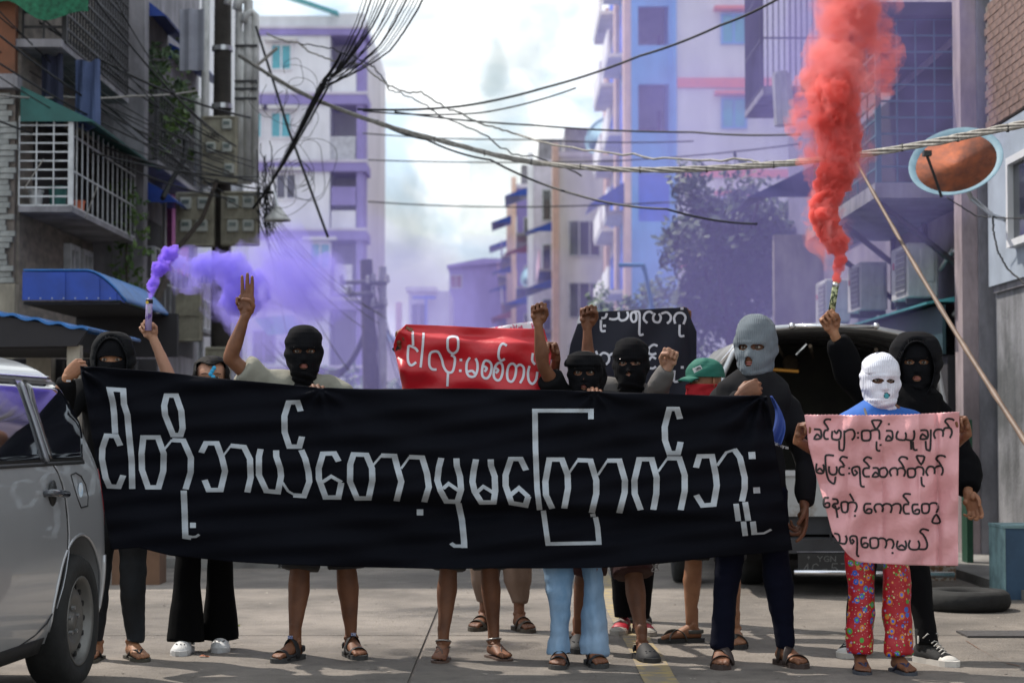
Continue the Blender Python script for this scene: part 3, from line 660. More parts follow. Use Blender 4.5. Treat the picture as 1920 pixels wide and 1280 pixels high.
for (a, b_) in ((147, 165), (318, 333), (490, 505)): MB().bb(X(1271, D), 15, D-.1, D-.005, Z(b_, D), Z(a, D)).build('orange_band', M['orange'], FB)
for (px, py) in ((1378, 213), (1378, 55), (1378, 400)):
    win(FB, X(px, D), D, Z(py, D), 48*D/FPX, 58*D/FPX, 'F', frame=M['bblue'], pane=M['glassb'], d=.1, hood=M['orange'])
# street face with stripes: white bays, orange edges, blue balconies
for j, (y0, y1, m_) in enumerate(((70.05, 71.2, 'paleor'), (71.3, 76, 'bblue'), (76.1, 77.4, 'paleor'), (77.5, 84, 'greywall'), (84.1, 85.6, 'paleor'), (85.7, 90, 'maroon'))):
    MB().bb(XC-.25 if m_ == 'paleor' else XC-.08, XC-.002, y0, y1, 0, 19).build('street_bay', M[m_], FB)
for k in range(6):
    z0 = Z(415, D) - 5.3 + k*2.85
    for (y0, y1) in ((71.4, 75.9), (77.6, 83.9)):
        b = MB(); b.bb(XC-.75, XC-.09, y0, y1, z0, z0+.14); b.bb(XC-.78, XC-.7, y0, y1, z0+.14, z0+1.0); b.build('balcony', M['whitewall'], FB)
        MB().bb(XC-.12, XC-.085, y0+.6, y1-.6, z0+.3, z0+2.2).build('balcony_door', M['bblue2'], FB)
awning(FB, XC-.1, 70.2, 73.5, Z(335, D), 1.4, .9, M['blue'], 'blue_canopy', side=-1)
# ------------------------------------------------------------------ RIGHT ROW of flats down the street
rowm = [('greywall','glass'), ('beige','glass'), ('lav','glass'), ('beige','glass'), ('pinkw','glass')]
rl = ['narrow charcoal and cream block with grid windows next to the blue building', 'peach block with blue canopies, second beyond the blue building', 'lilac block with small dishes, third beyond the blue building', 'hazy beige block farthest along the right row']
for k, (D0, D1, xl, py) in enumerate(((93, 104, 1048, 285), (105, 118, 1000, 300), (119, 134, 968, 345), (135, 155, 958, 385))):
    xw = X(xl, D0); h = Z(py, D0); B = empty('row_building', (xw+4, D0, 0), rl[k], 'building')
    MB().bb(xw, xw+14, D0, D1, 0, h).build('wall', M[rowm[k][0]], B)
    MB().bb(xw-.3, xw-.002, D0-.1, D0+.9, 0, h+.4).build('corner_pier', M['paleor' if k != 1 else 'whitewall'], B)
    MB().bb(xw, xw+14, D0-.12, D0-.005, h-.25, h).build('cornice', M['beige'], B)
    nfl = int(h / 2.9)
    for j in range(1, nfl):
        z0 = j*2.9
        MB().bb(xw-.9, xw-.01, D0+1.5, D1-1, z0-.12, z0).build('balcony_slab', M['fixed'], B)
        MB().bb(xw-.92, xw-.86, D0+1.5, D1-1, z0, z0+.9).build('balcony_front', M[['paleor','whitewall','lav','pinkw'][(j+k) % 4]], B)
        awning(B, xw-.02, D0+1.2+(j % 2)*2, D0+5.5+(j % 3), z0+2.5, 1.5, .55, M['blue'] if (j+k) % 4 else M['maroon'], side=-1)
        win(B, xw+1.2, D0, z0+1.3, 1.5, 1.7, 'F', mull=2)
        if k == 0: win(B, xw+3.0, D0, z0+1.3, 1.0, 1.7, 'F')
    MB().bb(xw+.3, xw+4, D0+.5, D0+6, h, h+1.2).build('roof_room', M['fixed'], B)
def dish(p, r, n, m_in, m_rim, name, label, group=None):
    n = Vector(n).normalized(); q = Vector((0,0,1)).rotation_difference(n).to_matrix()
    e = empty(name, p, label, 'satellite dish', group)
    MB().lathe(p, [(1e-3,-.16*r),(.3*r,-.145*r),(.6*r,-.1*r),(.86*r,-.03*r)], 32, M=q).build('bowl', m_in, e, True)
    MB().lathe(p, [(.862*r,-.03*r),(r,.025*r),(1.01*r,.02*r),(.9*r,-.05*r),(.6*r,-.125*r),(1e-3,-.19*r)], 40, M=q).build('rim', m_rim, e, True)
    return e, q, n
dblue = mat('dish_blue', (.28,.5,.62), .6, var=.2)
for (px, py, D, r, lb) in ((1128, 255, 88, .9, 'pale dish high up beside the blue building'), (1070, 533, 95, .8, 'pale dish low on the second row block'), (994, 517, 115, .7, 'smallest pale dish on the far lilac block')):
    dish(P(px, py, D), r, (-.6, -.7, .3), dblue, dblue, 'satellite_dish', lb)
# centre far
C1 = empty('lilac_house', (-2, 150, 0), 'large plain lilac house closing the end of the street', 'building')
D = 150; MB().bb(X(842,D), X(962,D)+3, D, D+20, 0, Z(497,D)).build('wall', M['lav'], C1)
MB().prism([(X(838,D), D-.5, Z(498,D)), (X(905,D), D-.5, Z(485,D)), (X(965,D), D-.5, Z(486,D)), (X(965,D), D-.5, Z(492,D)), (X(838,D), D-.5, Z(502,D))], (0, 20, 0)).build('roof', M['lav'], C1)
win(C1, X(855,D), D, Z(528,D), .9, 1.0, 'F', pane=M['maroon']); win(C1, X(900,D), D, Z(640,D), 1.5, 1.5, 'F')
C2 = empty('small_house', (-7, 130, 0), 'small white house with blue porch post at the end of the street', 'building')
D = 130; MB().bb(X(766,D), X(842,D), D, D+10, 0, Z(545,D)).build('wall', M['whitewall'], C2)
MB().bb(X(762,D), X(820,D), D-1.2, D+8, Z(548,D), Z(540,D)).build('roof', M['greywall'], C2)
MB().bb(X(798,D), X(802,D), D-1.1, D-.9, 0, Z(556,D)).build('porch_post', M['bblue2'], C2); MB().bb(X(775,D), X(818,D), D-1.12, D-.9, Z(562,D), Z(557,D)).build('porch_beam', M['bblue2'], C2)
win(C2, X(785,D), D, Z(600,D), 1.0, 2.2, 'F', frame=M['beige'])
MB().bb(X(750,D), X(760,D), D-5, D-4, 0, Z(575,D)).build('orange_post', M['paleor'], C2)
C3 = empty('low_shed', (-9, 110, 0), 'low shed with pale blue sheet roof beyond the second pole', 'building')
D = 100; MB().bb(X(690,D), X(745,D), D, D+8, 0, Z(640,D)).build('wall', M['greywall'], C3); MB().prism([(X(685,D),D-.5,Z(640,D)),(X(712,D),D-.5,Z(612,D)),(X(752,D),D-.5,Z(640,D))], (0,9,0)).build('roof', dblue, C3)
# hill and distant trees mass low at the end
def tree(name, label, base, h, cw, seed, leafm, n=2600, ls=.3, trunk_r=.16):
    e = empty(name, base, label, 'tree'); b = Vector(base); rs = random.Random(seed)
    t = MB(); t.tube([b, b+Vector((.1,0,h*.3)), b+Vector((-.05,0,h*.55))], [trunk_r, trunk_r*.75, trunk_r*.5], 10)
    for k in range(6):
        a = rs.random()*6.28; t.tube([b+Vector((0,0,h*(.3+.05*k))), b+Vector((math.cos(a)*cw*.25, math.sin(a)*cw*.25, h*(.5+.05*k))), b+Vector((math.cos(a)*cw*.42, math.sin(a)*cw*.4, h*(.62+.05*k)))], [trunk_r*.4, trunk_r*.25, .02], 6)
    t.build('trunk', M['bark'], e)
    leaves(b+Vector((0,0,h*.70)), (cw*.55, cw*.55, h*.29), n, None, seed, None, ls, clumps=60).build('crown', leafm, e)['kind'] = 'stuff'
    return e
g = P(1380, 800, 33); tree('street_tree', 'large dark drooping tree in front of the blue building', (g.x, 33, 0), 5.6, 2.5, 21, M['leaf'], 11000, .15)
g = P(1470, 800, 37); tree('street_tree', 'thinner tree reaching above the dark canopy at right', (g.x, 37, 0), 6.0, 1.6, 22, M['leaf'], 3000, .16)
g = P(1205, 800, 40); tree('street_tree', 'small yellowish bushy tree left of the black placard cloth', (g.x, 40, 0), 4.3, 2.2, 23, M['leaf2'], 4500, .14)
g = P(660, 800, 60); tree('street_tree', 'small dim tree under the second pole', (g.x, 60, 0), 3.0, 3, 24, M['leaf'], 900, .3)
g = P(800, 800, 90); tree('street_tree', 'low far tree at the street end behind the red cloth', (g.x, 90, 0), 3.2, 6, 25, M['leaf'], 900, .4)
MB().tube([P(1205,505,34), P(1207,497,34), P(1160,497,34)], .035).tube([P(1207,497,34), P(1228,600,34), P(1235,700,34)], .035).build('bent_pipe', M['bblue'])
tag(bpy.data.objects['bent_pipe'], 'bent blue pipe frame in front of the yellowish bush', 'frame')

# ------------------------------------------------------------------ RIGHT near: building A (brick, plaster) 9-17.6 m, X=4.2
RX = 4.2
RA = empty('brick_house', (6, 14, 0), 'house at the right edge with brick band above a pale blue wall and stained plaster', 'building')
MB().bb(RX+.06, 9, 8, 17.5, 0, 8).build('wall', M['grime'], RA)
MB().bb(RX, RX+.058, 15.0, 17.5, 2.42, 3.78).build('blue_wall', mat('pale_blue_wall', (.42,.48,.56), .85, var=.15, vscale=2, bump=.1), RA)
MB().bb(RX-.003, RX+.058, 13.0, 17.5, 3.8, 4.9).build('mortar_bed', M['mortar'], RA)
MB().bb(RX+.03, RX+.058, 13.0, 17.5, 4.9, 8).build('upper_wall', mat('blue_grey_wall', (.3,.33,.42), .85, var=.15, vscale=2), RA)
ref = MB().box((0,0,0), (.06, .205, .062)).build('brick', M['brick'], RA, origin=(0,0,0)); bm_me = ref.data; bpy.data.objects.remove(ref)
rs = random.Random(8); n = 0
for j in range(16):
    for i in range(15):
        y = 17.4 - i*.212 - (j % 2)*.106
        o = bpy.data.objects.new('brick', bm_me); COL.objects.link(o); o.parent = RA; o.location = Vector((RX+.018-rs.uniform(0,.006), y, 3.84+j*.069)) - RA.location; n += 1
win(RA, RX, 15.9, 3.05, 1.3, .75, 'L', frame=M['whitewall'])
win(RA, RX+.03, 16.4, 5.35, 1.2, .8, 'L', frame=M['bblue'])
b = MB()
for k in range(6): b.tube([(RX-.04, 15.9+k*.2, 4.95), (RX-.04, 15.9+k*.2, 5.8)], .012, 6)
b.build('window_bars', M['white_metal'], RA)
MB().bb(RX+.03, RX+.059, 15.0, 17.45, 2.36, 2.42).build('ledge', M['fixed'], RA)
# pink pillar
pl = empty('pillar', (4.1, 17.75, 0), 'tall pinkish concrete pillar beside the stained grey wall', 'pillar')
MB().bb(4.0, 4.14, 17.65, 17.95, 0, 7).build('shaft', M['pillar'], pl); MB().bb(4.142, 4.3, 17.6, 18.0, 0, 7).build('back_shaft', M['fixed'], pl)
# building B
RB = empty('shop_house', (6, 22, 0), 'smoky shop house with caged balcony and air conditioners behind the red flare', 'building')
MB().bb(4.32, 10, 18.1, 27.5, 0, 9).build('wall', mat('dusty_lilac_wall', (.36,.31,.36), .85, var=.2, vscale=1.5, col2=(.2,.17,.22)), RB)
MB().bb(3.35, 4.31, 18.3, 22.6, 3.3, 3.44).build('balcony_slab', M['fixed'], RB)
cage(RB, 4.3, 3.42, 18.5, 22.4, 3.46, 5.0, mat('cage_teal', (.05,.13,.17), .6), name='balcony_cage', side_bars=.55, floor=False, hz=.15, r=.009)
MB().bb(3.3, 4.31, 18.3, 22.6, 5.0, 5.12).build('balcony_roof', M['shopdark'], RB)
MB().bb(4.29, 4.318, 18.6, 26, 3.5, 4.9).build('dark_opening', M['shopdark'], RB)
for y in (18.6, 20.6, 22.3):
    MB().tube([(4.3, y, 2.6), (3.45, y, 3.28)], .03, 6).build('bracket', M['darkmetal'], RB); MB().tube([(4.28, y, 2.5), (4.28, y, 3.3)], .03, 6).build('bracket', M['darkmetal'], RB)
awning(RB, 4.3, 18.0, 27, 2.42, .55, .1, M['teal'], 'teal_canopy', side=-1)
MB().bb(3.9, 3.93, 18.02, 27, 1.85, 2.3).build('shop_valance', mat('dark_teal', (.012,.05,.06), .6), RB)
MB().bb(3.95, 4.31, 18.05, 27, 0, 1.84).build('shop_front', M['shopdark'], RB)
for k in range(3):
    MB().bb(3.9, 3.94, 19.0+k*.25, 19.18+k*.25, .5+.1*k, 1.6).build('leaning_board', [M['maroon'], mat('yellow_board', (.5,.28,.05), .6), M['teal']][k], RB)
def acunit(x, y, z, label, w=.8, h=.53, d=.3):
    e = empty('air_conditioner', (x, y, z), label, 'air conditioner', 'air conditioners above the teal canopy')
    o = MB().bb(x, x+d, y, y+w, z, z+h).build('casing', M['acw'], e); o.modifiers.new('bev', 'BEVEL').width = .015
    MB().bb(x-.012, x-.001, y+.05, y+w*.66, z+.05, z+h-.05).build('fan_grille', M['acg'], e)
    b = MB()
    for k in range(8): b.bb(x-.02, x-.0125, y+.05, y+w*.66, z+.07+k*.055, z+.078+k*.055)
    b.build('grille_bars', M['acw'], e)
    MB().bb(x+d*.42, x+d*.85, y-.022, y-.001, z+.16, z+h-.05).build('valve_cover', M['acw'], e)
    MB().bb(x+.01, x+d, y+.1, y+.14, z-.05, z-.001).build('foot', M['darkmetal'], e); MB().bb(x+.01, x+d, y+w-.14, y+w-.1, z-.05, z-.001).build('foot', M['darkmetal'], e)
    lg = mat('red_badge', (.5,.05,.08), .5); MB().bb(x-.008, x-.001, y+w*.8, y+w*.88, z+h*.6, z+h*.72).build('badge', lg, e)
acunit(3.80, 19.1, 2.43, 'large white air conditioner nearest the pink pillar'); acunit(3.80, 21.7, 2.46, 'second air conditioner left of the nearest one')
acunit(3.82, 24.2, 2.46, 'hazy third air conditioner farthest down the wall')
MB().tube([(4.12, 19.1, 2.7), (4.15, 18.7, 2.85), (4.16, 18.45, 2.8), (4.14, 18.3, 2.6), (4.1, 18.2, 2.3), (4.02, 18.1, 2.2)], .022, 8).build('drain_hose', M['acw'], smooth=True)
tag(bpy.data.objects['drain_hose'], 'pale bent hose curling down beside the nearest air conditioner', 'hose')
# building C farther, in the smoke
RC = empty('canopied_building', (7, 34, 0), 'shadowy building with dark canopy behind the red smoke', 'building')
MB().bb(4.6, 11, 28, 33, 0, 9.5).build('wall', mat('lilac_block_wall', (.26,.25,.34), .85, var=.15), RC)
awning(RC, 4.6, 28.2, 30.4, 5.05, 1.25, .6, mat('dusk_canopy', (.03,.05,.16), .6), 'dark_canopy', side=-1)
MB().bb(3.6, 4.59, 28.4, 30.6, 5.95, 6.07).build('slab', M['fixed'], RC)
cage(RC, 4.58, 3.6, 28.5, 30.5, 6.08, 8.2, M['darkmetal'], name='balcony_cage', side_bars=.14, floor=False, hz=.7, r=.011, nk=12)
MB().bb(3.7, 4.59, 28.02, 28.2, 2.2, 3.9).build('cream_post', M['cream'], RC)
for k in range(2): win(RC, 4.6, 29.2+k*2.0, 3.0, 1.1, 1.2, 'L')
o = MB(); o.tube([P(1463,135,27), P(1465,150,27)], .1, 8); o.tube([P(1465,140,27), P(1472,235,27)], [.13,.15], 10); tag(o.build('hanging_bag', M['acw']), 'pale hanging sleeve of cloth left of the red smoke', 'laundry')
# satellite dish near
p = P(1792, 303, 15.9); e, q, nn = dish(p, .375, (-.33, -.72, .6), mat('dish_rust', (.50,.14,.06), .85, vscale=9, detail=12, col2=(.24,.085,.055), bump=.15), mat('dish_rim', (.20,.34,.42), .6, var=.3, vscale=7, col2=(.13,.24,.31)), 'satellite_dish', 'rusty orange satellite dish with light blue rim on the right wall')
tip = p + nn*.3 + Vector((-.1, -.05, .05))
bot = P(1765, 368, 15.75)
MB().tube([bot, P(1752,330,15.5), P(1738,292,15.35)], .012, 8).build('feed_arm', M['darkmetal'], e); MB().box(P(1738,288,15.33), (.06,.08,.04)).build('receiver', M['darkmetal'], e)
MB().tube([p - nn*.08, P(1820,370,16.1), P(1862,405,16.6), (RX, 16.9, P(1862,405,16.6).z)], .02, 8).build('wall_bracket', M['steel'], e)
wire([P(1862,405,16.4), P(1862,430,16.4), P(1870,470,16.3), P(1890,505,16.2), P(1925,535,16)], .008, label='black cable hanging from the dish bracket down the right wall', wob=.003)
wire([P(1775,370,17), P(1830,405,16.9), P(1870,408,16.5), P(1925,410,16)], .006, label='thin cable joining the pillar to the dish bracket', wob=.003)
# bamboo pole
MBp = MB(); a, b = P(1603, 300, 15.6), P(1950, 870, 11.8); pts = [a.lerp(b, k/30) + Vector((0,0,-.05*math.sin(math.pi*k/30))) for k in range(31)]
MBp.tube(pts, [.012 + .007*k/30 + (.004 if k % 4 == 0 else 0) for k in range(31)], 8); tag(MBp.build('bamboo_pole', M['bamboo'], smooth=True), 'long bamboo pole leaning across the right side', 'pole')
# things at the foot of the right wall
bl = empty('concrete_block', G(1895, 1130), 'blue painted concrete block against the right wall', 'block')
p0 = G(1887, 1124); MB().bb(p0.x, p0.x+1.6, p0.y, p0.y+.42, 0, .49).build('body', mat('block_blue', (.05,.10,.17), .8, var=.2, vscale=4), bl)
MB().bb(p0.x-.018, p0.x+1.6, p0.y-.01, p0.y+.43, .491, .51).build('top_edge', mat('block_pale', (.25,.40,.42), .8, var=.3, vscale=6), bl)
MB().bb(p0.x-.016, p0.x-.002, p0.y+.0, p0.y+.42, 0, .488).build('side_face', MATS['block_pale'], bl)
pn = empty('tiled_planter', G(1790, 1100), 'low planter faced with pebble mosaic beside the pillar', 'planter')
p0 = G(1768, 1112); o = MB().bb(p0.x, p0.x+.36, p0.y+1.2, p0.y+1.5, 0, .36).build('body', mat('mosaic', (.5,.47,.42), .7, vscale=26, col2=(.22,.11,.05), lo=.42, hi=.55), pn)
MB().bb(3.76, 3.81, 16.5, 16.7, 0, 1.25).build('green_post', mat('green_post', (.012,.075,.04), .7), origin=(3.8,16.6,0)); tag(bpy.data.objects['green_post'], 'green painted post between the hooded person and the pillar', 'post')
ty = G(1830, 1150); t_ = empty('spare_tyre', ty, 'worn black tyre lying flat on the ground at right', 'tyre')
prof_ = [(.17,.03),(.2,.0),(.30,.0),(.335,.03),(.345,.07),(.335,.13),(.30,.16),(.2,.16),(.17,.13)]
MB().lathe((ty.x, ty.y+.3, 0), [(r*.85,h*.8) for r, h in prof_+[prof_[0]]], 40).build('carcass', M['rubber'], t_, True)
MB().box(G(1905, 1190)+Vector((0,0,.006)), (.62,.30,.012)).build('drain_cover', mat('drain_iron', (.06,.055,.055), .7, vscale=14, bump=.5)); tag(bpy.data.objects['drain_cover'], 'dark metal drain cover lying at the lower right edge', 'drain cover')
cr = MB(); pts = [G(1440+.297*x, 900+.297*y, .004) for x, y in ((1150,960),(1250,1010),(1330,1060),(1420,1110),(1500,1150),(1590,1170))]
for i in range(len(pts)-1):
    w = .02+.02*(i % 2); cr.quad(pts[i]+Vector((0,w,0)), pts[i]-Vector((0,w,0)), pts[i+1]-Vector((0,w,0)), pts[i+1]+Vector((0,w*1.2,0)))
cr.build('rubble_crack', mat('crack_brown', (.2,.1,.06), .95, vscale=20), road)
bx_ = MB().bb(G(262,1075).x, G(262,1075).x+.36, 15.1, 15.4, 0, .28).build('cardboard_box', mat('cardboard', (.18,.1,.06), .9, var=.2)); tag(bx_, 'brown cardboard box on the ground left of the flared trousers', 'box')
bx_ = MB().bb(-3.0, -2.72, 15.3, 15.5, 0, .42).build('red_crate', mat('crate_red', (.3,.03,.03), .6)); tag(bx_, 'dull red crate beside the cardboard box', 'crate')
# ------------------------------------------------------------------ silver van at left
VA = R(4.6); vorg = Vector((-1.93, 9.72, 0))          # rear corner; s runs towards the camera along the side, t into the car
vs_ = Vector((-math.sin(VA), -math.cos(VA), 0)); vt_ = Vector((-math.cos(VA), math.sin(VA), 0))
VLEN = 4.2; VW = 1.66
def vf(z):      # inward lean of the side
    pts = [(.2,.07),(.32,.02),(.5,.0),(.8,.0),(.97,.018),(1.04,.04),(1.2,.095),(1.36,.16),(1.44,.205),(1.485,.27),(1.52,.38)]
    for (a, ta), (b, tb) in zip(pts, pts[1:]):
        if z <= b: return ta + (tb-ta)*max(0, (z-a)/(b-a))
    return pts[-1][1]
def vrear(z):   # how far forward the tail starts at a height
    pts = [(.2,.05),(.4,.0),(.62,.0),(.85,.03),(1.0,.055),(1.15,.10),(1.3,.17),(1.4,.25),(1.46,.36),(1.50,.5),(1.52,.66)]
    for (a, ta), (b, tb) in zip(pts, pts[1:]):
        if z <= b: return ta + (tb-ta)*max(0, (z-a)/(b-a))
    return pts[-1][1]
def vin(s, z):
    u = s - vrear(z); rr = .22
    rnd = rr - math.sqrt(max(0, rr*rr - (rr-u)**2)) if u < rr else 0
    fend = VLEN - s; r2 = .4; rnd += (r2 - math.sqrt(max(0, r2*r2-(r2-fend)**2))) if fend < r2 else 0
    return vf(z) + rnd * .75
def VP(s, z, out=0.0):
    return vorg + vs_*s + vt_*(vin(s, z)-out) + Vector((0,0,z))
def vpx(px, py):
    d = ray(px, py); t = 0.0; s = z = 0
    for _ in range(12):
        o = vorg + vt_*t - Vector((0,0,CAMH)); n = vt_
        k = o.dot(n)/d.dot(n); q = d*k + Vector((0,0,CAMH)) - vorg
        s = q.dot(vs_); z = q.z; z = min(max(z,.2),1.52); t = vin(max(s,vrear(z)), z)
    return s, z
vpaint = mat('silver_paint', (.43,.435,.45), .28, .35, var=.06, vscale=1.5, coat=.8, bump=0)
van = empty('parked_van', vorg + vs_*2.1 + vt_*.83, 'silver estate van parked nose to the camera at the left edge', 'van')
ZL = [.24,.3,.38,.46,.54,.62,.7,.78,.86,.93,.98,1.02,1.06,1.12,1.18,1.24,1.30,1.35,1.40,1.43,1.45,1.47,1.49,1.505,1.52]
NS = 70
b = MB()
def side(m):   # m=0 near side, 1 far side
    vv = []
    for z in ZL:
        row = []
        for i in range(NS+1):
            u = (i/NS)**1.6; s = vrear(z) + (VLEN - vrear(z))*u
            if z > 1.0 and s > 2.9: zz = max(1.0, z - (s-2.9)*.5*(z-1.0)/.46*2)
            else: zz = z
            t = vin(s, z); 
            row.append(vorg + vs_*s + vt_*(t if not m else VW - t) + Vector((0,0,zz)))
        vv.append(row)
    return vv
A_, B_ = side(0), side(1)
n1 = NS+1; allv = [p for r in A_ for p in r] + [p for r in B_ for p in r]; fs = []
off = len(ZL)*n1
for j in range(len(ZL)-1):
    for i in range(NS):
        a = j*n1+i; fs.append((a, a+1, a+1+n1, a+n1)); fs.append((off+a, off+a+n1, off+a+1+n1, off+a+1))
    fs.append((j*n1, (j+1)*n1, off+(j+1)*n1, off+j*n1)); k = NS; fs.append((j*n1+k, off+j*n1+k, off+(j+1)*n1+k, (j+1)*n1+k))
# roof with crown: centre line raised
top = (len(ZL)-1)*n1; cen = len(allv)
for i in range(n1): allv.append((allv[top+i]+allv[off+top+i])/2 + Vector((0,0,.045)))
q1 = len(allv)
for i in range(n1): allv.append(allv[top+i]*.78+allv[off+top+i]*.22 + Vector((0,0,.034)))
q2 = len(allv)
for i in range(n1): allv.append(allv[top+i]*.22+allv[off+top+i]*.78 + Vector((0,0,.034)))
for i in range(NS):
    fs += [(top+i, top+i+1, q1+i+1, q1+i), (q1+i, q1+i+1, cen+i+1, cen+i), (cen+i, cen+i+1, q2+i+1, q2+i), (q2+i, q2+i+1, off+top+i+1, off+top+i), (i, off+i, off+i+1, i+1)]
fs += [(top, q1, cen, q2, off+top), (top+NS, off+top+NS, q2+NS, cen+NS, q1+NS)]
b.add(allv, fs); body = b.build('body', vpaint, van, True)
ws, wz, wr = 0.0, .30, .305
ws = (G(150, 1289) - vorg).dot(vs_)
cutc = []
for s_ in (ws, ws+2.5):
    c = MB(); Mx = Matrix((vs_, vt_, Vector((0,0,1)))).transposed()
    prof = [(.365 if s_ == ws else .36, -.1), (.365 if s_ == ws else .36, .30)]
    rings = []
    for (r_, h) in prof:
        rings.append([vorg + vs_*(s_ + r_*math.cos(a)) + vt_*h + Vector((0,0,.33 + r_*math.sin(a))) for a in [6.2832*k/48 for k in range(48)]])
    c.loft(rings); o = c.build('arch_cut', vpaint, None); cutc.append(o)
for o in cutc:
    md = body.modifiers.new('cut', 'BOOLEAN'); md.object = o; md.operation = 'DIFFERENCE'; md.solver = 'EXACT'
dg = bpy.context.evaluated_depsgraph_get(); me2 = bpy.data.meshes.new_from_object(body.evaluated_get(dg)); body.modifiers.clear(); body.data = me2
for o in cutc: bpy.data.objects.remove(o)
body.data.materials.clear(); body.data.materials.append(vpaint)
body.data.polygons.foreach_set('use_smooth', [True]*len(body.data.polygons))
try:
    for p in body.data.polygons: pass
    body.data.set_sharp_from_angle(angle=R(35))
except Exception: pass
def patch(name, parent, m, left, right, z0, z1, out, nz=14, nx=16, smooth=True, thick=.012):
    """piece of the side between two s(z) curves given as lists of (z, s)"""
    def itp(c, z):
        c = sorted(c)
        if z <= c[0][0]: return c[0][1]
        for (a, sa), (b_, sb) in zip(c, c[1:]):
            if z <= b_: return sa+(sb-sa)*(z-a)/(b_-a)
        return c[-1][1]
    mb = MB(); mb.grid(lambda u, v: VP(itp(left, z0+(z1-z0)*v)*(1-u) + itp(right, z0+(z1-z0)*v)*u, z0+(z1-z0)*v, out), nx, nz)
    o = mb.build(name, m, parent, smooth); md = o.modifiers.new('solid', 'SOLIDIFY'); md.thickness = thick; return o
def zs_list(pxs): return [(lambda q: (q[1], q[0]))(vpx(*p)) for p in pxs]
tint = mat('van_glass', (.012,.013,.018), .04, var=.1, spec=1.0, coat=1.0)
qb = zs_list([(151,854),(151,819),(140,780),(120,740),(101,716)]); qf = zs_list([(94,866),(72,800),(55,750),(44,714)])
zt = 1.37; 
seal = mat('window_seal', (.012,.012,.013), .6)
def sh(c, d): return [(z, s+d) for z, s in c]
patch('window_seal', van, seal, sh(qb,-.012), sh(qf,.02), 1.035, 1.40, .004)
patch('quarter_window', van, tint, qb, qf, 1.05, 1.385, .010)
rb_ = zs_list([(78,866),(58,800),(40,745),(30,722)])
rf_ = [(z, s+.62) for z, s in rb_]
patch('door_seal', van, seal, sh(rb_,-.02), sh(rf_,.02), 1.035, 1.40, .004)
patch('rear_door_window', van, tint, rb_, rf_, 1.05, 1.385, .010)
ff = [(z, s+.72) for z, s in rb_]; fr_ = [(1.0, 2.75), (1.36, 2.2)]
patch('front_door_window', van, tint, ff, fr_, 1.05, 1.385, .010)
pil_a = zs_list([(86,864),(66,800),(48,748),(38,720)]); pil_b = sh(pil_a, .035)
patch('window_pillar', van, mat('pillar_trim', (.30,.31,.34), .4, .4), pil_a, pil_b, 1.04, 1.39, .018, nx=3)
patch('drip_rail', van, M['chrome'], [(1.40,.50),(1.43,.50)], [(1.40,2.6),(1.43,2.6)], 1.412, 1.424, .02, nz=2, nx=40)
patch('belt_moulding', van, seal, [(1.0,.42),(1.1,.42)], [(1.0,2.8),(1.1,2.8)], 1.02, 1.036, .006, nz=2, nx=40)
# door gap: thin dark recess line following the surface
def seam(name, pxs, r=.004, m=None):
    pts = []
    for p in pxs: s, z = vpx(*p); pts.append(VP(s, z, .0))
    o = MB().tube(pts, r, 6).build(name, m or seal, van, True); return o
seam('door_gap', [(97,868),(107,884),(115,905),(121,930),(125,965),(127,1000),(126,1035),(121,1070),(115,1100),(103,1140),(88,1168),(66,1190),(40,1208),(10,1225)])
seam('door_gap', [(36,720),(52,760),(74,820),(92,862)], .003)
sm = mat('seam_highlight', (.5,.52,.56), .3, .5); seam('door_edge_highlight', [(100,868),(110,884),(118,905),(124,930),(128,965),(130,1000),(129,1035),(124,1070),(118,1100),(106,1140)], .0035, sm)  # pale line beside the door gap, a highlight put in as colour
# fuel flap
fl = zs_list([(133,889),(139,925),(150,950)]); 
s0, z0 = vpx(135, 888); s1, z1 = vpx(163, 948)
seam('fuel_flap_gap', [(133,890),(142,886),(152,892),(160,908),(165,930),(164,948),(152,951),(146,936),(138,910),(133,890)], .0035)
s, z = vpx(150, 918); c_ = VP(s, z, .003)
st = MB(); st.lathe(c_, [(.001,.0),(.034,.0),(.034,.002),(.001,.002)], 20, M=Matrix((vs_, Vector((0,0,1)), -vt_)).transposed()); st.build('round_sticker', mat('sticker_blue', (.35,.55,.75), .5, vscale=40, col2=(.8,.82,.85)), van)
# handle
s, z = vpx(97, 924); h0 = VP(s+.10, z+.005, .03); h1 = VP(s-.11, z-.008, .035)
hd = MB(); hd.tube([VP(s+.11,z,.0), h0, (h0+h1)/2, h1, VP(s-.12,z-.01,.0)], [.013,.016,.017,.016,.013], 10); hd.build('door_handle', mat('van_handle', (.07,.075,.09), .2, .3, coat=.8), van, True)
cup = MB(); cup.lathe(VP(s+.0, z, .002), [(.001,0),(.052,0),(.058,.004),(.001,.004)], 24, M=Matrix((vs_, Vector((0,0,1)), -vt_)).transposed()); cup.build('handle_cup', seal, van, True)
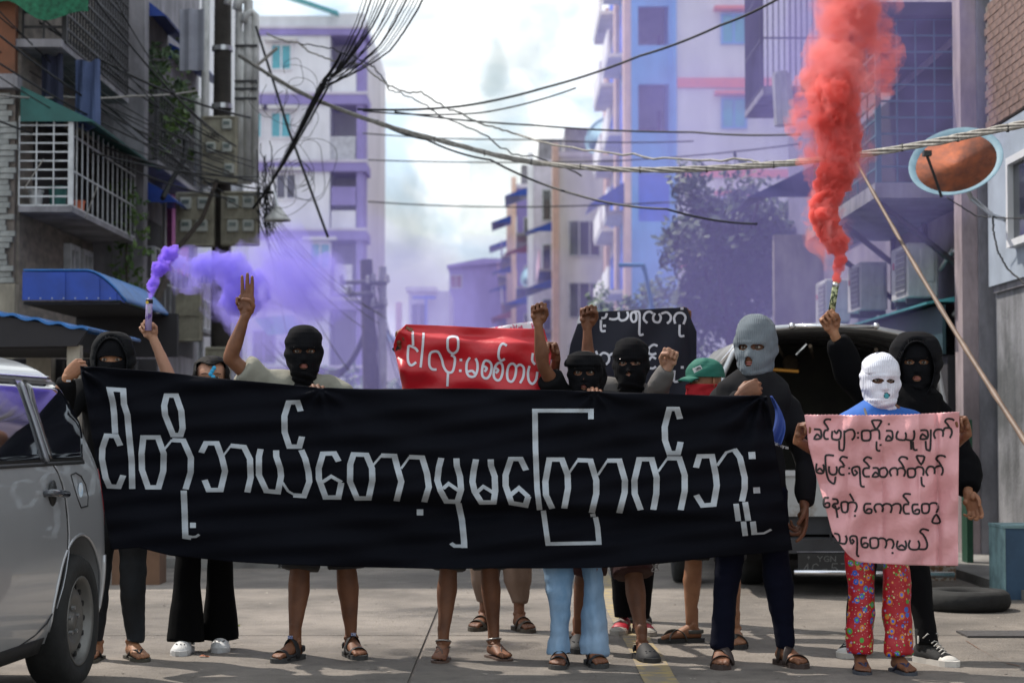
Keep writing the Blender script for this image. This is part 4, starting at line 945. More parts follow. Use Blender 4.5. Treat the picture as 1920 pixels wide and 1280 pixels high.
# tail lamp sliver and bumper
patch('tail_light', van, mat('tail_red', (.30,.02,.03), .15, coat=1), [(.7,.065),(1.0,.125)], [(.7,.10),(1.0,.16)], .72, .99, .006, nx=3, nz=8)
bp = MB(); bp.grid(lambda u, v: VP(vrear(.3+.28*v)+.0+.19*u, .3+.28*v, .008), 16, 8); o = bp.build('bumper', vpaint, van, True); o.modifiers.new('solid','SOLIDIFY').thickness = .02
patch('sill', van, seal, [(.2,ws+.4),(.3,ws+.4)], [(.2,3.0),(.3,3.0)], .2, .27, .004, nz=2, nx=20)
rimm = mat('steel_wheel', (.19,.185,.175), .5, .6, var=.15, vscale=9)
def wheel(parent, s_, t_, name='wheel'):
    c = vorg + vs_*s_ + vt_*t_ + Vector((0,0,wr)); Mx = Matrix((vs_, Vector((0,0,1)), -vt_)).transposed()
    w = empty(name, c - (parent.location if parent else Vector((0,0,0)))); w.parent = parent
    tp = [(.20,-.085),(.235,-.095),(.28,-.092),(.298,-.07),(.305,-.03),(.305,.03),(.298,.07),(.28,.092),(.235,.095),(.20,.085),(.195,0)]
    tyre = MB().lathe(c, tp + [tp[0]], 56, M=Mx).build('tyre', M['rubber'], w, True)
    MB().lathe(c, [(.199,.08),(.205,.088),(.198,.09),(.186,.075),(.178,.05),(.165,.035),(.15,.05),(.125,.062),(.09,.055),(.07,.04),(.045,.04),(.04,.06),(.001,.062)], 48, M=Mx).build('rim', rimm, w, True)
    hol = MB()
    for k in range(14):
        a = 6.2832*k/14; q = c + vs_*(.157*math.cos(a)) + Vector((0,0,.157*math.sin(a))) - vt_*.045
        hol.lathe(q, [(.001,.0),(.013,.0),(.013,.012),(.001,.012)], 10, M=Mx)
    hol.build('vent_hole', seal, w)
    for k in range(5):
        nb = MB(); a = 6.2832*k/5+.3; nb.lathe(c + vs_*(.06*math.cos(a)) + Vector((0,0,.06*math.sin(a))) - vt_*.045, [(.01,0),(.01,.018),(.001,.02)], 6, M=Mx)
        nb.build('wheel_nut', M['steel'], w)
wheel(van, ws, .085); wheel(van, ws+2.5, .085)
MB().box(vorg+vs_*2.1+vt_*.9+Vector((0,0,.36)), (1.35, 3.4, .2), -VA).build('underbody', M['black'], van)
for s_ in (ws,): 
    ar = MB(); ar.tube([VP(s_+.368*math.cos(a), max(.22,.33+.368*math.sin(a)), -.002) for a in [math.pi*k/24 - .1 for k in range(27)]], .008, 8); ar.build('arch_lip', vpaint, van, True)
MB().box(vorg+vs_*(ws-.37)+vt_*.12+Vector((0,0,.22)), (.17,.02,.22), -VA).build('mud_flap', seal, van)

# ------------------------------------------------------------------ covered pickup behind the right of the banner
TD = 14.3
truck = empty('covered_pickup', (P(1560,0,TD).x, TD+1.5, 0), 'old pickup with arched canopy frame parked tail first behind the white masked person', 'pickup truck')
outl = [(1348,900),(1348,760),(1356,700),(1374,662),(1402,632),(1440,617),(1500,612),(1560,611),(1640,616),(1700,628),(1735,648),(1757,690),(1770,760),(1778,900)]
rear = [P(x, y, TD) for x, y in outl]
def ins(p, k):
    c = P(1560, 800, TD); return c + (p-c)*k
b = MB(); b.tube(rear, .022, 10); b.build('canopy_frame', M['steel'], truck, True)
sh_ = MB(); n = len(rear)
vv = [p + Vector((0,.02,0)) for p in rear] + [ins(p, .985) + Vector((0,2.5,0)) for p in rear]
sh_.add(vv, [(i, i+1, n+i+1, n+i) for i in range(n-1)])
o = sh_.build('canopy_shell', mat('canopy_paint', (.20,.20,.20), .5, .3, var=.3, vscale=3), truck, True); o.modifiers.new('solid','SOLIDIFY').thickness = .02
bk = MB(); bk.add([ins(p, .985) + Vector((0,2.48,0)) for p in rear], [tuple(range(n))]); bk.build('cab_back', mat('cab_back', (.05,.045,.035), .7, vscale=2, var=.4, col2=(.02,.018,.016)), truck)
tan_ = mat('inner_tan', (.16,.12,.08), .8, var=.5, vscale=5, col2=(.05,.035,.025))
for k in range(5):
    y = TD+.4+k*.45; b = MB(); b.tube([ins(p, .965) + Vector((0, y-TD, 0)) for p in rear[3:11]], .02, 6); b.build('roof_rib', M['darkmetal'], truck, True)
for k in range(6):
    a, c_ = P(1395+k*62, 652-4*math.sin(k), TD+.1), P(1415+k*55, 670, TD+2.3); MB().tube([a, c_], .014, 6).build('roof_slat', tan_, truck)
# side windows and rails of the canopy on the left
for (za, zb) in ((1.55, 1.58), (1.28, 1.31)):
    MB().bb(rear[1].x-.03, rear[1].x-.008, TD+.05, TD+2.5, za, zb).build('side_rail', M['steel'], truck)
MB().tube([rear[4]+Vector((-.02,0,.01)), rear[2]+Vector((-.06,.5,-.02)), rear[1]+Vector((-.10,1.1,.0))], .022, 8).build('side_rail', M['chrome'], truck, True)
for yy in (.8, 1.6): MB().bb(rear[1].x-.03, rear[1].x-.006, TD+yy, TD+yy+.05, .9, 1.7).build('side_post', M['steel'], truck)
MB().tube([P(1485,611,TD-.06), P(1643,612,TD-.06)], .014, 10).build('top_rail', M['chrome'], truck, True)
for px in (1485, 1643): MB().sphere(P(px, 611, TD-.06), .024, 8).build('rail_knob', M['chrome'], truck, True)
xl, xr = P(1349,0,TD).x, P(1777,0,TD).x
MB().bb(xl, xr, TD+.01, TD+.06, .55, .86).build('tailgate', mat('tailgate_paint', (.42,.43,.43), .4, .2, var=.25, vscale=4, col2=(.22,.16,.11), lo=.3, hi=.42), truck)
MB().bb(xl+.02, xr-.02, TD-.01, TD+.008, .84, .88).build('tailgate_lip', M['steel'], truck)
MB().bb(xl, xr, TD+.05, TD+2.6, .42, .62).build('bed', M['darkmetal'], truck)
MB().bb(xl+.03, xr-.03, TD+2.7, TD+4.6, .35, 1.1).build('cab', mat('cab_dark', (.05,.05,.055), .4), truck)
MB().bb(xl+.05, xr-.05, TD-.22, TD+.3, .30, .40).build('rear_step', M['darkmetal'], truck)
MB().tube([(P(1484,0,TD-.3).x, TD-.26, P(0,1072,TD-.26).z), (xr-.05, TD-.26, P(0,1077,TD-.26).z)], .022, 12).build('bumper_tube', M['chrome'], truck, True)
for (px) in (1430, 1730): 
    MB().lathe((P(px,0,TD).x, TD+.9, .32), [(.18,-.1),(.3,-.1),(.32,-.06),(.32,.06),(.3,.1),(.18,.1),(.16,.0),(.18,-.1)], 32, axis='X').build('wheel', M['rubber'], truck, True)
MB().lathe((P(1275,0,14.6).x+.1, 15.4, .30), [(.05,-.1),(.29,-.1),(.31,-.06),(.31,.06),(.29,.1),(.05,.1)], 32, axis='X').build('spare_wheel', M['rubber'], truck, True)
MB().bb(xl+.15, xr-.15, TD+.3, TD+4.4, .22, .42).build('chassis', M['black'], truck)
lp = MB().bb(P(1490,0,TD-.25).x, P(1630,0,TD-.25).x, TD-.245, TD-.235, P(0,1080,TD-.25).z, P(0,1037,TD-.25).z).build('number_plate', mat('plate_black', (.018,.018,.018), .5), truck)
S = []; glyph = {
 'Y': [[(0,0),(3,4)],[(6,0),(3,4),(3,8)]], 'G': [[(6,1),(4,0),(1,1),(0,4),(1,7),(4,8),(6,7),(6,4.5),(3.5,4.5)]], 'N': [[(0,8),(0,0),(6,8),(6,0)]],
 '4': [[(5,8),(5,0),(0,6),(6.5,6)]], 'C': [[(6,1.5),(4,0),(1,1),(0,4),(1,7),(4,8),(6,6.5)]], '-': [[(1,4.5),(5,4.5)]], '5': [[(6,0),(1,0),(.5,3.5),(4,3),(6,5),(5,7.5),(2,8),(0,7)]],
 '7': [[(0,0),(6,0),(2,8)]], '9': [[(5.5,2.5),(4,4.5),(1,4),(0,2),(1.5,0),(4.5,0),(5.8,2),(5.5,6),(3,8),(1,7.5)]], '0': [[(3,0),(.5,1.5),(0,4),(.5,6.5),(3,8),(5.5,6.5),(6,4),(5.5,1.5),(3,0)]]}
for txt, x0, y0, sx, sy, adv in (('YGN', 1533, 1042, 1.5, 1.25, 12.3), ('4C-5790', 1505, 1056, 1.9, 2.4, 18)):
    for i, ch in enumerate(txt):
        for s in glyph[ch]: S.append([P(x0+i*adv+a*sx, y0+c*sy, TD-.246) for a, c in s])
S.append([P(1514,1044,TD-.246), P(1518,1044,TD-.246)]); S.append([P(1516,1042,TD-.246), P(1516,1047,TD-.246)])
strokes_on('plate_lettering', lp, mat('plate_grey', (.16,.16,.155), .6), S, .006, .002)
MB().bb(P(1488,0,TD-.24).x, P(1632,0,TD-.24).x, TD-.24, TD-.225, P(0,1035,TD-.25).z, P(0,1033.5,TD-.25).z).build('plate_edge', M['fixed'], truck)
# things inside: coloured ribbon, round lamp
o = MB(); o.tube([P(1442,692,TD+.3), P(1497,696,TD+.3)], .012, 6); o.build('striped_strap', mat('strap_yellow', (.5,.22,.02), .6), truck)
MB().lathe(P(1482,680,TD+2.2), [(.001,-.02),(.06,-.02),(.07,0),(.001,.0)], 20, axis='Y').build('round_lamp', tan_, truck, True)
MB().tube([P(1492,665,TD+1), P(1512,645,TD+1)], .01, 6).build('inner_handle', M['chrome'], truck)
# ------------------------------------------------------------------ lettering strokes
def itp(c, x):
    if x <= c[0][0]: return c[0][1]
    for (a, ya), (b_, yb) in zip(c, c[1:]):
        if x <= b_: return ya+(yb-ya)*(x-a)/(b_-a)
    return c[-1][1]
def pen(mb, pts, w, fn, closed=False, ratio=1.0, step=6.0):
    """strip of width w (photo units) along pts, mitred; horizontals thinner by ratio. fn maps 2D -> 3D on the cloth"""
    A = [np.array((p[0], p[1]*ratio), float) for p in pts]; n = len(A); L, Rr = [], []
    for i in range(n):
        if closed: a, c = A[(i-1) % n], A[(i+1) % n]
        else: a, c = A[max(i-1,0)], A[min(i+1,n-1)]
        d1 = A[i]-a; d2 = c-A[i]
        n1 = np.linalg.norm(d1); n2 = np.linalg.norm(d2)
        if n1 < 1e-6: d1 = d2; n1 = n2
        if n2 < 1e-6: d2 = d1; n2 = n1
        d1 = d1/n1; d2 = d2/n2; t = d1+d2; t = t/max(np.linalg.norm(t),1e-6); nn = np.array((-t[1], t[0])); k = 1/max(.55, abs(nn @ np.array((-d1[1], d1[0]))))
        L.append(A[i]+nn*w/2*k); Rr.append(A[i]-nn*w/2*k)
    m = n if closed else n-1
    for i in range(m):
        j = (i+1) % n; seg = np.linalg.norm(A[j]-A[i]); q = max(1, int(seg/step)); rows = []
        for s in range(q+1):
            t = s/q; l = L[i]*(1-t)+L[j]*t; r = Rr[i]*(1-t)+Rr[j]*t
            rows.append([fn(*( (l*(1-u)+r*u) / np.array((1, ratio)) )) for u in (0, .33, .67, 1)])
        vs = [p for row in rows for p in row]
        mb.add(vs, [(s*4+c, s*4+c+1, s*4+c+5, s*4+c+4) for s in range(q) for c in range(3)])
def smooth_pts(pts, closed=False, k=4):
    out = []; n = len(pts)
    for i in range(n if closed else n-1):
        g = lambda j: np.array(pts[j % n] if closed else pts[min(max(j,0),n-1)], float)
        p0, p1, p2, p3 = g(i-1), g(i), g(i+1), g(i+2)
        for s in range(k):
            t = s/k; out.append(tuple(.5*((2*p1)+(p2-p0)*t+(2*p0-5*p1+4*p2-p3)*t*t+(3*p1-p0-3*p2+p3)*t**3)))
    if not closed: out.append(tuple(pts[-1]))
    return out
def cloth_sheet(name, m, fn, nu, nv, origin, thick=.003, parent=None):
    mb = MB(); mb.grid(fn, nu, nv); o = mb.build(name, m, parent, True, origin=origin if parent is None else None, fix=False)
    md = o.modifiers.new('solid', 'SOLIDIFY'); md.thickness = thick; md.offset = 1; return o
# ------------------------------------------------------------------ main banner
BT = [(140,686),(155,686),(300,697),(450,713),(600,727),(700,729),(800,728),(1000,730),(1200,736),(1330,741),(1400,741),(1440,742)]
BB = [(140,1028),(215,1030),(260,1026),(320,1041),(430,1052),(520,1057),(640,1062),(800,1065),(1000,1065),(1150,1063),(1250,1055),(1350,1043),(1440,1036),(1490,1030)]
BD = 9.80
def bw(px, py):
    """depth of the cloth at a photo point: folds radiating between the holding hands"""
    u = (px-150)/1300; v = (py-720)/340
    y = .0
    y += .024*math.sin(px*.019 + py*.012 + 1.2*math.sin(py*.012)) * (.3+.7*v)
    y += .012*math.sin(py*.085 - px*.012 + .8*math.sin(px*.013)) * (.35+.65*math.sin(math.pi*min(1,max(0,u))))
    y += .007*math.sin(py*.16 + px*.02 + 1.5*math.sin(px*.006))
    fold = 925 + (px-600)*.055 if px > 600 else 925 + (px-600)*.10
    y += .045*math.tanh((py-fold-6)/9) * min(1, max(0, (px-420)/260)) * min(1, max(.25, (1480-px)/200))
    y += .012*math.exp(-((py-itp(BT,px)-14)/10)**2)*math.sin(px*.03)
    y += .025*math.exp(-((px-1425)/30)**2)*math.sin(py*.05)
    for gx, gy, a_, L_ in ((150,690,.028,150),(602,728,.014,90),(1115,733,.014,90),(1428,742,.030,190)):
        dx, dy = px-gx, py-gy; r_ = math.hypot(dx, dy)+1; th = math.atan2(dy, dx); y += a_*math.exp(-r_/L_)*min(1, r_/18)*math.sin(th*9+gx)
    return y
def bfn(px, py, out=0.0):
    d = BD + bw(px, py) - out
    return P(px, py, d)
bblack = mat('banner_cloth', (.0032,.0038,.0075), .85, var=.15, vscale=2, bump=.12, bscale=160, spec=.12)
def bgrid(u, v):
    lx = 150 + 58*v; rx = 1438 + 48*v
    px = lx + (rx-lx)*u; t, b_ = itp(BT, px), itp(BB, px)
    py = t + (b_-t)*v
    return bfn(px, py)
banner = cloth_sheet('banner', bblack, bgrid, 320, 110, P(800, 1060, BD))
tag(banner, 'long black cloth banner with big angular white lettering held across the street', 'banner')
C1_, C2_, C3_, C4_, C5_ = (180,710), (460,730), (740,730), (940,740), (1180,740)
big = [
 (C1_,0,1,[(144,408),(136,260),(127,180),(103,78),(204,84),(210,190),(236,270),(246,390),(268,620),(272,824)]),
 (C1_,0,1,[(182,500),(150,428),(80,425),(48,520),(45,600),(72,740),(100,805),(170,808),(205,722)]),
 (C1_,1,1,[(355,438),(465,438),(508,560),(505,690),(470,812),(390,812),(345,680),(342,560)]),
 (C1_,1,1,[(530,125),(600,125),(640,240),(650,370),(635,420),(578,420),(518,270),(512,200)]),
 (C1_,0,.4,[(510,532),(572,455)]), (C1_,0,1,[(572,458),(655,462),(712,590),(710,700),(672,826)]),
 (C1_,0,1,[(658,836),(665,1000),(670,1183),(715,1190)]), (C1_,0,.5,[(710,1185),(750,1182),(775,1165)]),
 (C1_,0,.95,[(727,1077),(727,1116)]),
 (C1_,0,1,[(790,553),(825,482),(905,482),(945,590),(968,690),(935,832),(845,832),(815,757)]),
 (C1_,0,.35,[(955,575),(1012,500)]), (C1_,0,1,[(1008,500),(1110,510),(1155,600),(1160,740),(1135,850)]),
 (C2_,0,1,[(115,445),(102,500),(102,640),(158,760),(245,768),(268,650),(262,590),(232,500),(231,455)]),
 (C2_,0,.45,[(278,695),(320,760),(370,790)]), (C2_,0,1,[(360,792),(440,797),(480,690),(474,620),(450,520),(420,452)]),
 (C2_,0,1,[(415,162),(392,95),(325,97),(293,200),(295,320),(330,427),(405,427),(425,352)]),
 (C2_,0,1,[(700,538),(667,478),(582,480),(550,590),(552,670),(602,808),(698,808),(720,698)]), (C2_,0,.7,[(722,694),(644,650),(580,692)]),
 (C2_,1,1,[(812,485),(908,489),(950,590),(953,680),(925,815),(838,815),(785,690),(787,560)]),
 (C2_,0,.4,[(945,582),(1022,492)]), (C2_,0,1,[(1018,494),(1118,497),(1150,620),(1170,690),(1134,836)]),
 (C3_,0,.4,[(48,592),(112,503)]), (C3_,0,1,[(108,505),(206,509),(243,630),(256,730),(222,843)]),
 (C3_,0,1.05,[(190,897),(190,942)]),
 (C3_,0,1,[(350,512),(332,580),(320,680),(345,760),(388,838),(470,840),(498,750),(490,650),(466,570),(463,515)]), (C3_,0,.7,[(362,742),(405,704),(478,756)]),
 (C3_,0,1,[(478,852),(505,980),(520,1130),(522,1186)]), (C3_,0,.75,[(522,1172),(450,1172),(422,1150)]),
 (C3_,0,1,[(610,522),(592,610),(583,690),(600,765),(650,845),(742,845),(754,760),(750,650),(722,570),(720,522)]), (C3_,0,.7,[(618,768),(665,726),(738,770)]),
 (C3_,0,1,[(985,604),(945,520),(872,520),(832,640),(832,720),(876,850),(982,868),(1002,800)]), (C3_,0,.85,[(1004,804),(932,738),(868,790)]),
 (C4_,0,.9,[(672,182),(672,118),(252,118),(256,400),(268,700),(287,862)]), (C4_,0,.85,[(315,866),(350,1116),(732,1109),(722,990),(706,915)]), (C4_,0,.85,[(684,890),(690,912)]),
 (C4_,0,1,[(382,852),(335,750),(330,650),(360,484),(455,484),(497,600),(500,700),(472,850)]), (C4_,0,.4,[(505,590),(574,488)]), (C4_,0,1,[(570,488),(668,492),(712,640),(712,740),(678,884)]),
 (C4_,0,.4,[(725,600),(797,490)]), (C4_,0,1,[(793,492),(885,492),(927,640),(925,730),(885,885)]),
 (C5_,0,1,[(85,862),(40,740),(38,640),(75,482),(168,482),(205,620),(202,740),(180,860)]), (C5_,0,.4,[(215,575),(287,474)]), (C5_,0,1,[(283,474),(375,475),(415,600),(415,720),(385,862)]),
 (C5_,0,1,[(380,180),(358,105),(300,105),(265,240),(268,340),(300,435),(365,435),(385,352)]),
 (C5_,0,1,[(500,545),(525,460),(620,458),(648,600),(656,680),(632,822),(550,828),(502,750)]), (C5_,0,.5,[(658,530),(728,430),(795,408)]), (C5_,0,1,[(785,406),(830,470),(865,620),(865,700),(845,797)]),
 (C5_,0,1.1,[(918,427),(922,480)]), (C5_,0,1.1,[(953,692),(957,737)]),
 (C5_,0,.9,[(800,815),(818,945)]), (C5_,0,.9,[(855,948),(870,1056)]), (C5_,0,.95,[(868,802),(892,943)]), (C5_,0,.95,[(926,948),(938,1040)]), (C5_,0,.45,[(915,1042),(1010,1036),(1065,1008)]),
]
lm = mat('banner_letter', (.42,.455,.495), .75, var=.14, vscale=9, bump=.1, spec=.3, col2=(.32,.35,.385))
for (ox, oy), cl, w, pts in big:
    mb = MB(); pen(mb, [(ox+x/4, oy+y/4) for x, y in pts], 11.6*w, lambda a, b_: bfn(a, b_, .005), bool(cl), 1.45, 5)
    mb.build('letter_strip', lm, banner, fix=False)

# ------------------------------------------------------------------ pink cloth
PD_ = 9.44
PT = [(1508,777),(1600,778),(1700,777),(1790,772)]
def pedge(v): # left edge x, right edge x, at height v
    L = itp([(0,1509),(.25,1516),(.5,1533),(.75,1552),(.86,1560),(.93,1580),(1.0,1608)], v); Rx = itp([(0,1799),(.2,1798),(1,1796)], v); return L, Rx
def pbot(px): return itp([(1509,1015),(1553,1030),(1572,1042),(1592,1052),(1640,1055),(1700,1059),(1797,1060)], px)
def pw(px, py):
    y = .018*math.sin(px*.055+.6*math.sin(py*.03))*(.4+.6*(py-775)/280) + .008*math.sin(px*.11+py*.03) + .004*math.sin(py*.11+px*.05) + .007*math.sin(py*.045-px*.03+1.3*math.sin(px*.03))
    y *= 1.5
    for fx, a in ((1654,.016),(1724,-.014),(1758,.026),(1590,.012)): y += a*math.exp(-abs(px-fx-.01*(py-900))/4.0)
    y += .012*math.exp(-((py-px*.9+560)/14)**2)*math.exp(-((px-1600)/60)**2)
    y += .01*math.sin((px+py)*.07)*math.exp(-((px-1560)/50)**2)
    return y
def pfn(px, py, out=0.0): return P(px, py, PD_ + pw(px, py) - out)
def pgrid(u, v):
    L, Rx = pedge(v); px = L+(Rx-L)*u; t = itp(PT, px); b_ = pbot(px); py = t+(b_-t)*v
    return pfn(px, py + (0.8*math.sin(px*.9) if v < .01 else 0))
pink = cloth_sheet('placard_cloth', mat('pink_satin', (.68,.32,.335), .33, var=.08, vscale=3, bump=.7, bscale=11, sheen=.15), pgrid, 110, 90, P(1650, 1058, PD_))
tag(pink, 'pink satin cloth with four lines of black lettering held by the white masked person', 'placard')
def c6(p): return (1490+p[0]/5.818, 760+p[1]/5.819)
def c7(p): return (1490+p[0]/5.818, 900+p[1]/5.818)
L12 = [
 [(210,258),(275,262),(290,300),(285,355),(215,362),(245,312),(282,345)], [(370,268),(332,272),(318,318),(332,360),(372,362)], [(370,264),(350,222),(322,180),(345,150),(398,152)],
 [(412,275),(405,345),(428,368),(492,364),(503,290),(480,268),(455,300),(430,270)], [(485,382),(487,468),(500,484),(533,482),(543,400),(540,268)], [(548,290),(578,268),(630,262),(655,298),(650,345),(622,375)],
 [(815,290),(850,268),(908,265),(925,300),(925,370)], [(893,388),(893,468),(908,490),(935,492)], [(995,275),(1052,275),(1068,310),(1060,372),(996,378),(1020,328),(1056,360)],
 [(1130,275),(1112,310),(1116,362),(1200,375),(1215,330),(1207,290)], [(1215,370),(1288,378),(1307,320),(1300,268)], [(1268,390),(1273,480)], [(1290,392),(1300,478),(1340,482)],
 [(1370,270),(1438,270),(1454,308),(1445,358),(1372,362),(1395,312),(1440,345)], [(1428,385),(1434,468),(1453,484),(1478,470),(1486,260)], [(1535,360),(1518,310),(1543,265),(1600,262),(1620,295),(1615,338)],
 [(1622,278),(1640,246),(1700,248),(1715,300),(1693,352)], [(1690,242),(1664,200),(1640,172),(1665,145),(1718,148),(1738,165)],
 [(240,628),(233,700),(250,732),(308,735),(320,680),(310,640)], [(245,708),(275,685),(308,718)], [(430,545),(345,540),(335,600),(345,720),(370,810),(428,850),(443,790),(440,775)], [(375,660),(375,720),(400,750),(448,745),(460,700),(455,660)],
 [(545,665),(497,670),(484,718),(505,752),(545,752)], [(545,660),(520,618),(495,590),(520,555),(580,570)], [(650,765),(628,720),(635,678),(700,668),(712,750),(720,860),(740,882),(765,882)], [(650,765),(682,732),(652,700)],
 [(820,680),(760,685),(745,730),(765,770),(820,772)], [(820,672),(785,628),(753,595),(790,560),(842,578)], [(850,680),(903,680),(918,720),(910,770),(850,772),(880,727),(912,750)],
 [(1055,770),(1035,722),(1058,686),(1108,682),(1122,725),(1118,762)], [(1122,698),(1150,680),(1193,690),(1207,730),(1190,772)], [(1195,680),(1165,628),(1138,590),(1165,558),(1222,568),(1228,590)],
 [(1310,698),(1340,670),(1390,675),(1407,710),(1400,760)], [(1382,775),(1388,858),(1420,880)], [(1455,765),(1433,720),(1460,668),(1508,668),(1528,700),(1525,745)], [(1530,682),(1560,660),(1603,665),(1617,710),(1600,760)], [(1600,657),(1570,612),(1545,580),(1575,545),(1633,550),(1641,568)],
]
L12c = [[(740,278),(815,275),(828,325),(815,375),(745,378),(733,330)], [(845,165),(890,158),(942,165),(935,195),(888,255),(852,195)], [(935,690),(988,678),(1012,728),(985,775),(935,770),(925,730)], [(1240,690),(1303,688),(1318,730),(1302,775),(1245,777),(1233,732)], [(1330,556),(1370,548),(1415,560),(1380,640)]]
d12 = [(692,298),(692,350),(938,428),(1028,202),(595,682),(595,738)]
L34 = [
 [(372,190),(325,190),(313,240),(325,288),(375,290),(377,250),(347,246),(328,262)], [(410,203),(463,210),(470,250),(432,256),(415,285),(468,312),(490,290)], [(440,270),(458,340),(468,408)], [(582,255),(610,238),(663,245),(678,290),(655,345)], [(600,145),(645,225)],
 [(835,255),(770,258),(757,310),(775,352),(832,355),(837,317),(800,312),(780,335)], [(890,350),(868,300),(888,262),(938,260),(960,298),(955,345)], [(960,275),(990,255),(1038,262),(1060,300),(1045,355)], [(1065,275),(1100,255),(1148,262),(1160,310),(1145,365)],
 [(1250,260),(1197,265),(1187,318),(1205,360),(1255,360)], [(1248,250),(1215,203),(1186,170),(1210,145),(1268,152)], [(1350,262),(1292,265),(1284,315),(1300,358),(1354,360),(1358,322),(1327,318),(1307,340)], [(1467,270),(1492,248),(1548,250),(1566,300),(1545,352)],
 [(385,570),(400,640),(410,660)], [(430,578),(478,590),(492,640),(480,678),(430,675)], [(482,680),(548,690),(570,640),(555,600)], [(620,692),(603,640),(620,608),(675,615),(684,700),(680,808),(705,828)], [(620,695),(647,665),(622,640)],
 [(790,625),(735,628),(727,680),(745,725),(790,728),(797,692),(765,682),(747,702)], [(905,648),(935,630),(983,640),(1002,690),(985,740)], [(1003,662),(1027,642),(1065,650),(1080,700),(1060,745)], [(1125,655),(1113,718),(1140,752),(1203,750),(1217,700),(1205,655)], [(1132,727),(1167,705),(1207,737)],
 [(1260,650),(1243,710),(1270,750),(1343,750),(1362,700),(1347,655)], [(1350,748),(1428,748),(1447,700),(1430,640),(1402,592),(1370,560),(1400,530),(1465,547)]]
L34c = [[(515,240),(573,238),(582,290),(570,342),(525,342),(510,290)], [(1395,260),(1458,258),(1470,300),(1455,350),(1400,354),(1387,305)], [(1545,372),(1500,448),(1540,468),(1585,450)], [(830,632),(898,630),(914,680),(900,730),(835,734),(823,680)]]
d34 = [(657,385),(1067,790)]
ink = mat('black_marker', (.012,.011,.012), .7)
mb = MB(); f = lambda a, b_: pfn(a, b_, .003)
for s in L12: pen(mb, smooth_pts([c6(p) for p in s], k=3), 3.7, f, step=3)
for s in L12c: pen(mb, smooth_pts([c6(p) for p in s], True, k=3), 3.7, f, True, step=3)
for s in L34: pen(mb, smooth_pts([c7(p) for p in s], k=3), 3.7, f, step=3)
for s in L34c: pen(mb, smooth_pts([c7(p) for p in s], True, k=3), 3.7, f, True, step=3)
for p in d12: x, y = c6(p); pen(mb, [(x, y-1.8), (x, y+1.8)], 3.8, f)
for p in d34: x, y = c7(p); pen(mb, [(x, y-1.8), (x, y+1.8)], 3.8, f)
mb.build('lettering', ink, pink, fix=False)['kind'] = 'stuff'

# ------------------------------------------------------------------ red cloth
RD = 10.22
RT = [(738,640),(745,622),(762,608),(850,611),(900,614),(980,616),(1020,614),(1030,640)]
def rw(px, py):
    y = .016*math.sin(px*.03+1)+.012*math.sin(px*.05+py*.06)+.006*math.sin(py*.12-px*.02)+.01*math.sin(px*.013-py*.07)
    crease = itp([(740,620),(760,620),(770,621),(870,634),(1030,641)], px)
    y += .025*math.tanh((crease-py)/3.5) * (1 if px > 760 else max(0,(px-745)/15))
    y += .03*math.exp(-((px-752)/9)**2)*math.sin(py*.08)
    return y
def rfn(px, py, out=0.0): return P(px, py, RD + rw(px, py) - out)
def rgrid(u, v):
    L = itp([(0,762),(.08,745),(.22,738),(.4,744),(.7,754),(1,754)], v); Rx = itp([(0,1020),(.3,1034),(.5,1030),(.8,1030),(1,1024)], v)
    px = L+(Rx-L)*u; t = itp([(738,612),(762,608),(850,611),(900,614),(980,616),(1036,616)], px); return rfn(px, t+(775-t)*v)
red = cloth_sheet('placard_cloth', mat('red_satin', (.52,.005,.015), .40, var=.12, vscale=3, bump=.5, bscale=8, sheen=.15), rgrid, 90, 60, P(885, 775, RD))
tag(red, 'bright red satin cloth with white rounded lettering raised above the black banner', 'placard')
def c8(p): return (730+p[0]/6, 590+p[1]/6)
rs_ = [[(262,185),(268,345)], [(322,415),(290,375),(225,350),(212,385),(210,515),(245,568),(302,533)], [(385,200),(376,350),(352,592)],
 [(532,615),(480,610),(450,560),(455,450),(490,415),(550,420),(590,500),(610,580),(652,642),(708,640),(733,560),(735,480),(692,452)],
 [(660,650),(653,804)], [(907,480),(872,540),(870,640),(900,690),(958,690),(990,620),(990,540),(970,490)], [(880,640),(932,630),(962,662)],
 [(1322,347),(1275,325),(1240,370),(1228,470),(1258,515),(1300,495)], [(1052,572),(1095,600),(1072,640)], [(1187,592),(1225,622),(1197,655)], [(1425,590),(1470,560),(1513,600),(1505,700),(1470,768)],
 [(1577,575),(1560,650),(1570,740),(1610,775),(1650,730),(1665,640)], [(1640,560),(1607,510),(1615,430)]]
rc_ = [[(668,255),(760,250),(775,330),(765,400),(715,435),(665,400),(655,330)], [(1080,515),(1138,538),(1150,600),(1130,680),(1090,715),(1045,680),(1050,575)], [(1230,540),(1270,562),(1275,640),(1250,720),(1210,735),(1175,690),(1187,592)], [(1390,550),(1425,590),(1415,690),(1380,750),(1335,730),(1325,650),(1345,572)]]
mb = MB(); f = lambda a, b_: rfn(a, b_, .003); wl = mat('white_chalk_letter', (.62,.62,.68), .8, var=.1)
for s in rs_: pen(mb, smooth_pts([c8(p) for p in s], k=4), 4.5, f, step=3)
for s in rc_: pen(mb, smooth_pts([c8(p) for p in s], True, k=4), 4.5, f, True, step=3)
for p in ((805,508),(798,628)): x, y = c8(p); pen(mb, [(x, y-2.4), (x, y+2.4)], 5, f)
mb.build('lettering', wl, red, fix=False)['kind'] = 'stuff'
# patterned cloth behind the red one
o = cloth_sheet('patterned_cloth', mat('pink_white_print', (.75,.70,.76), .8, vscale=34, col2=(.62,.12,.2), lo=.45, hi=.5), lambda u, v: P(905+95*u, itp([(905,616),(940,611),(975,605),(1000,603)], 905+95*u)+60*v, 11.0+.02*math.sin(u*9)), 30, 12, P(950,660,11))
tag(o, 'white cloth with pink print showing just above the red cloth', 'cloth')
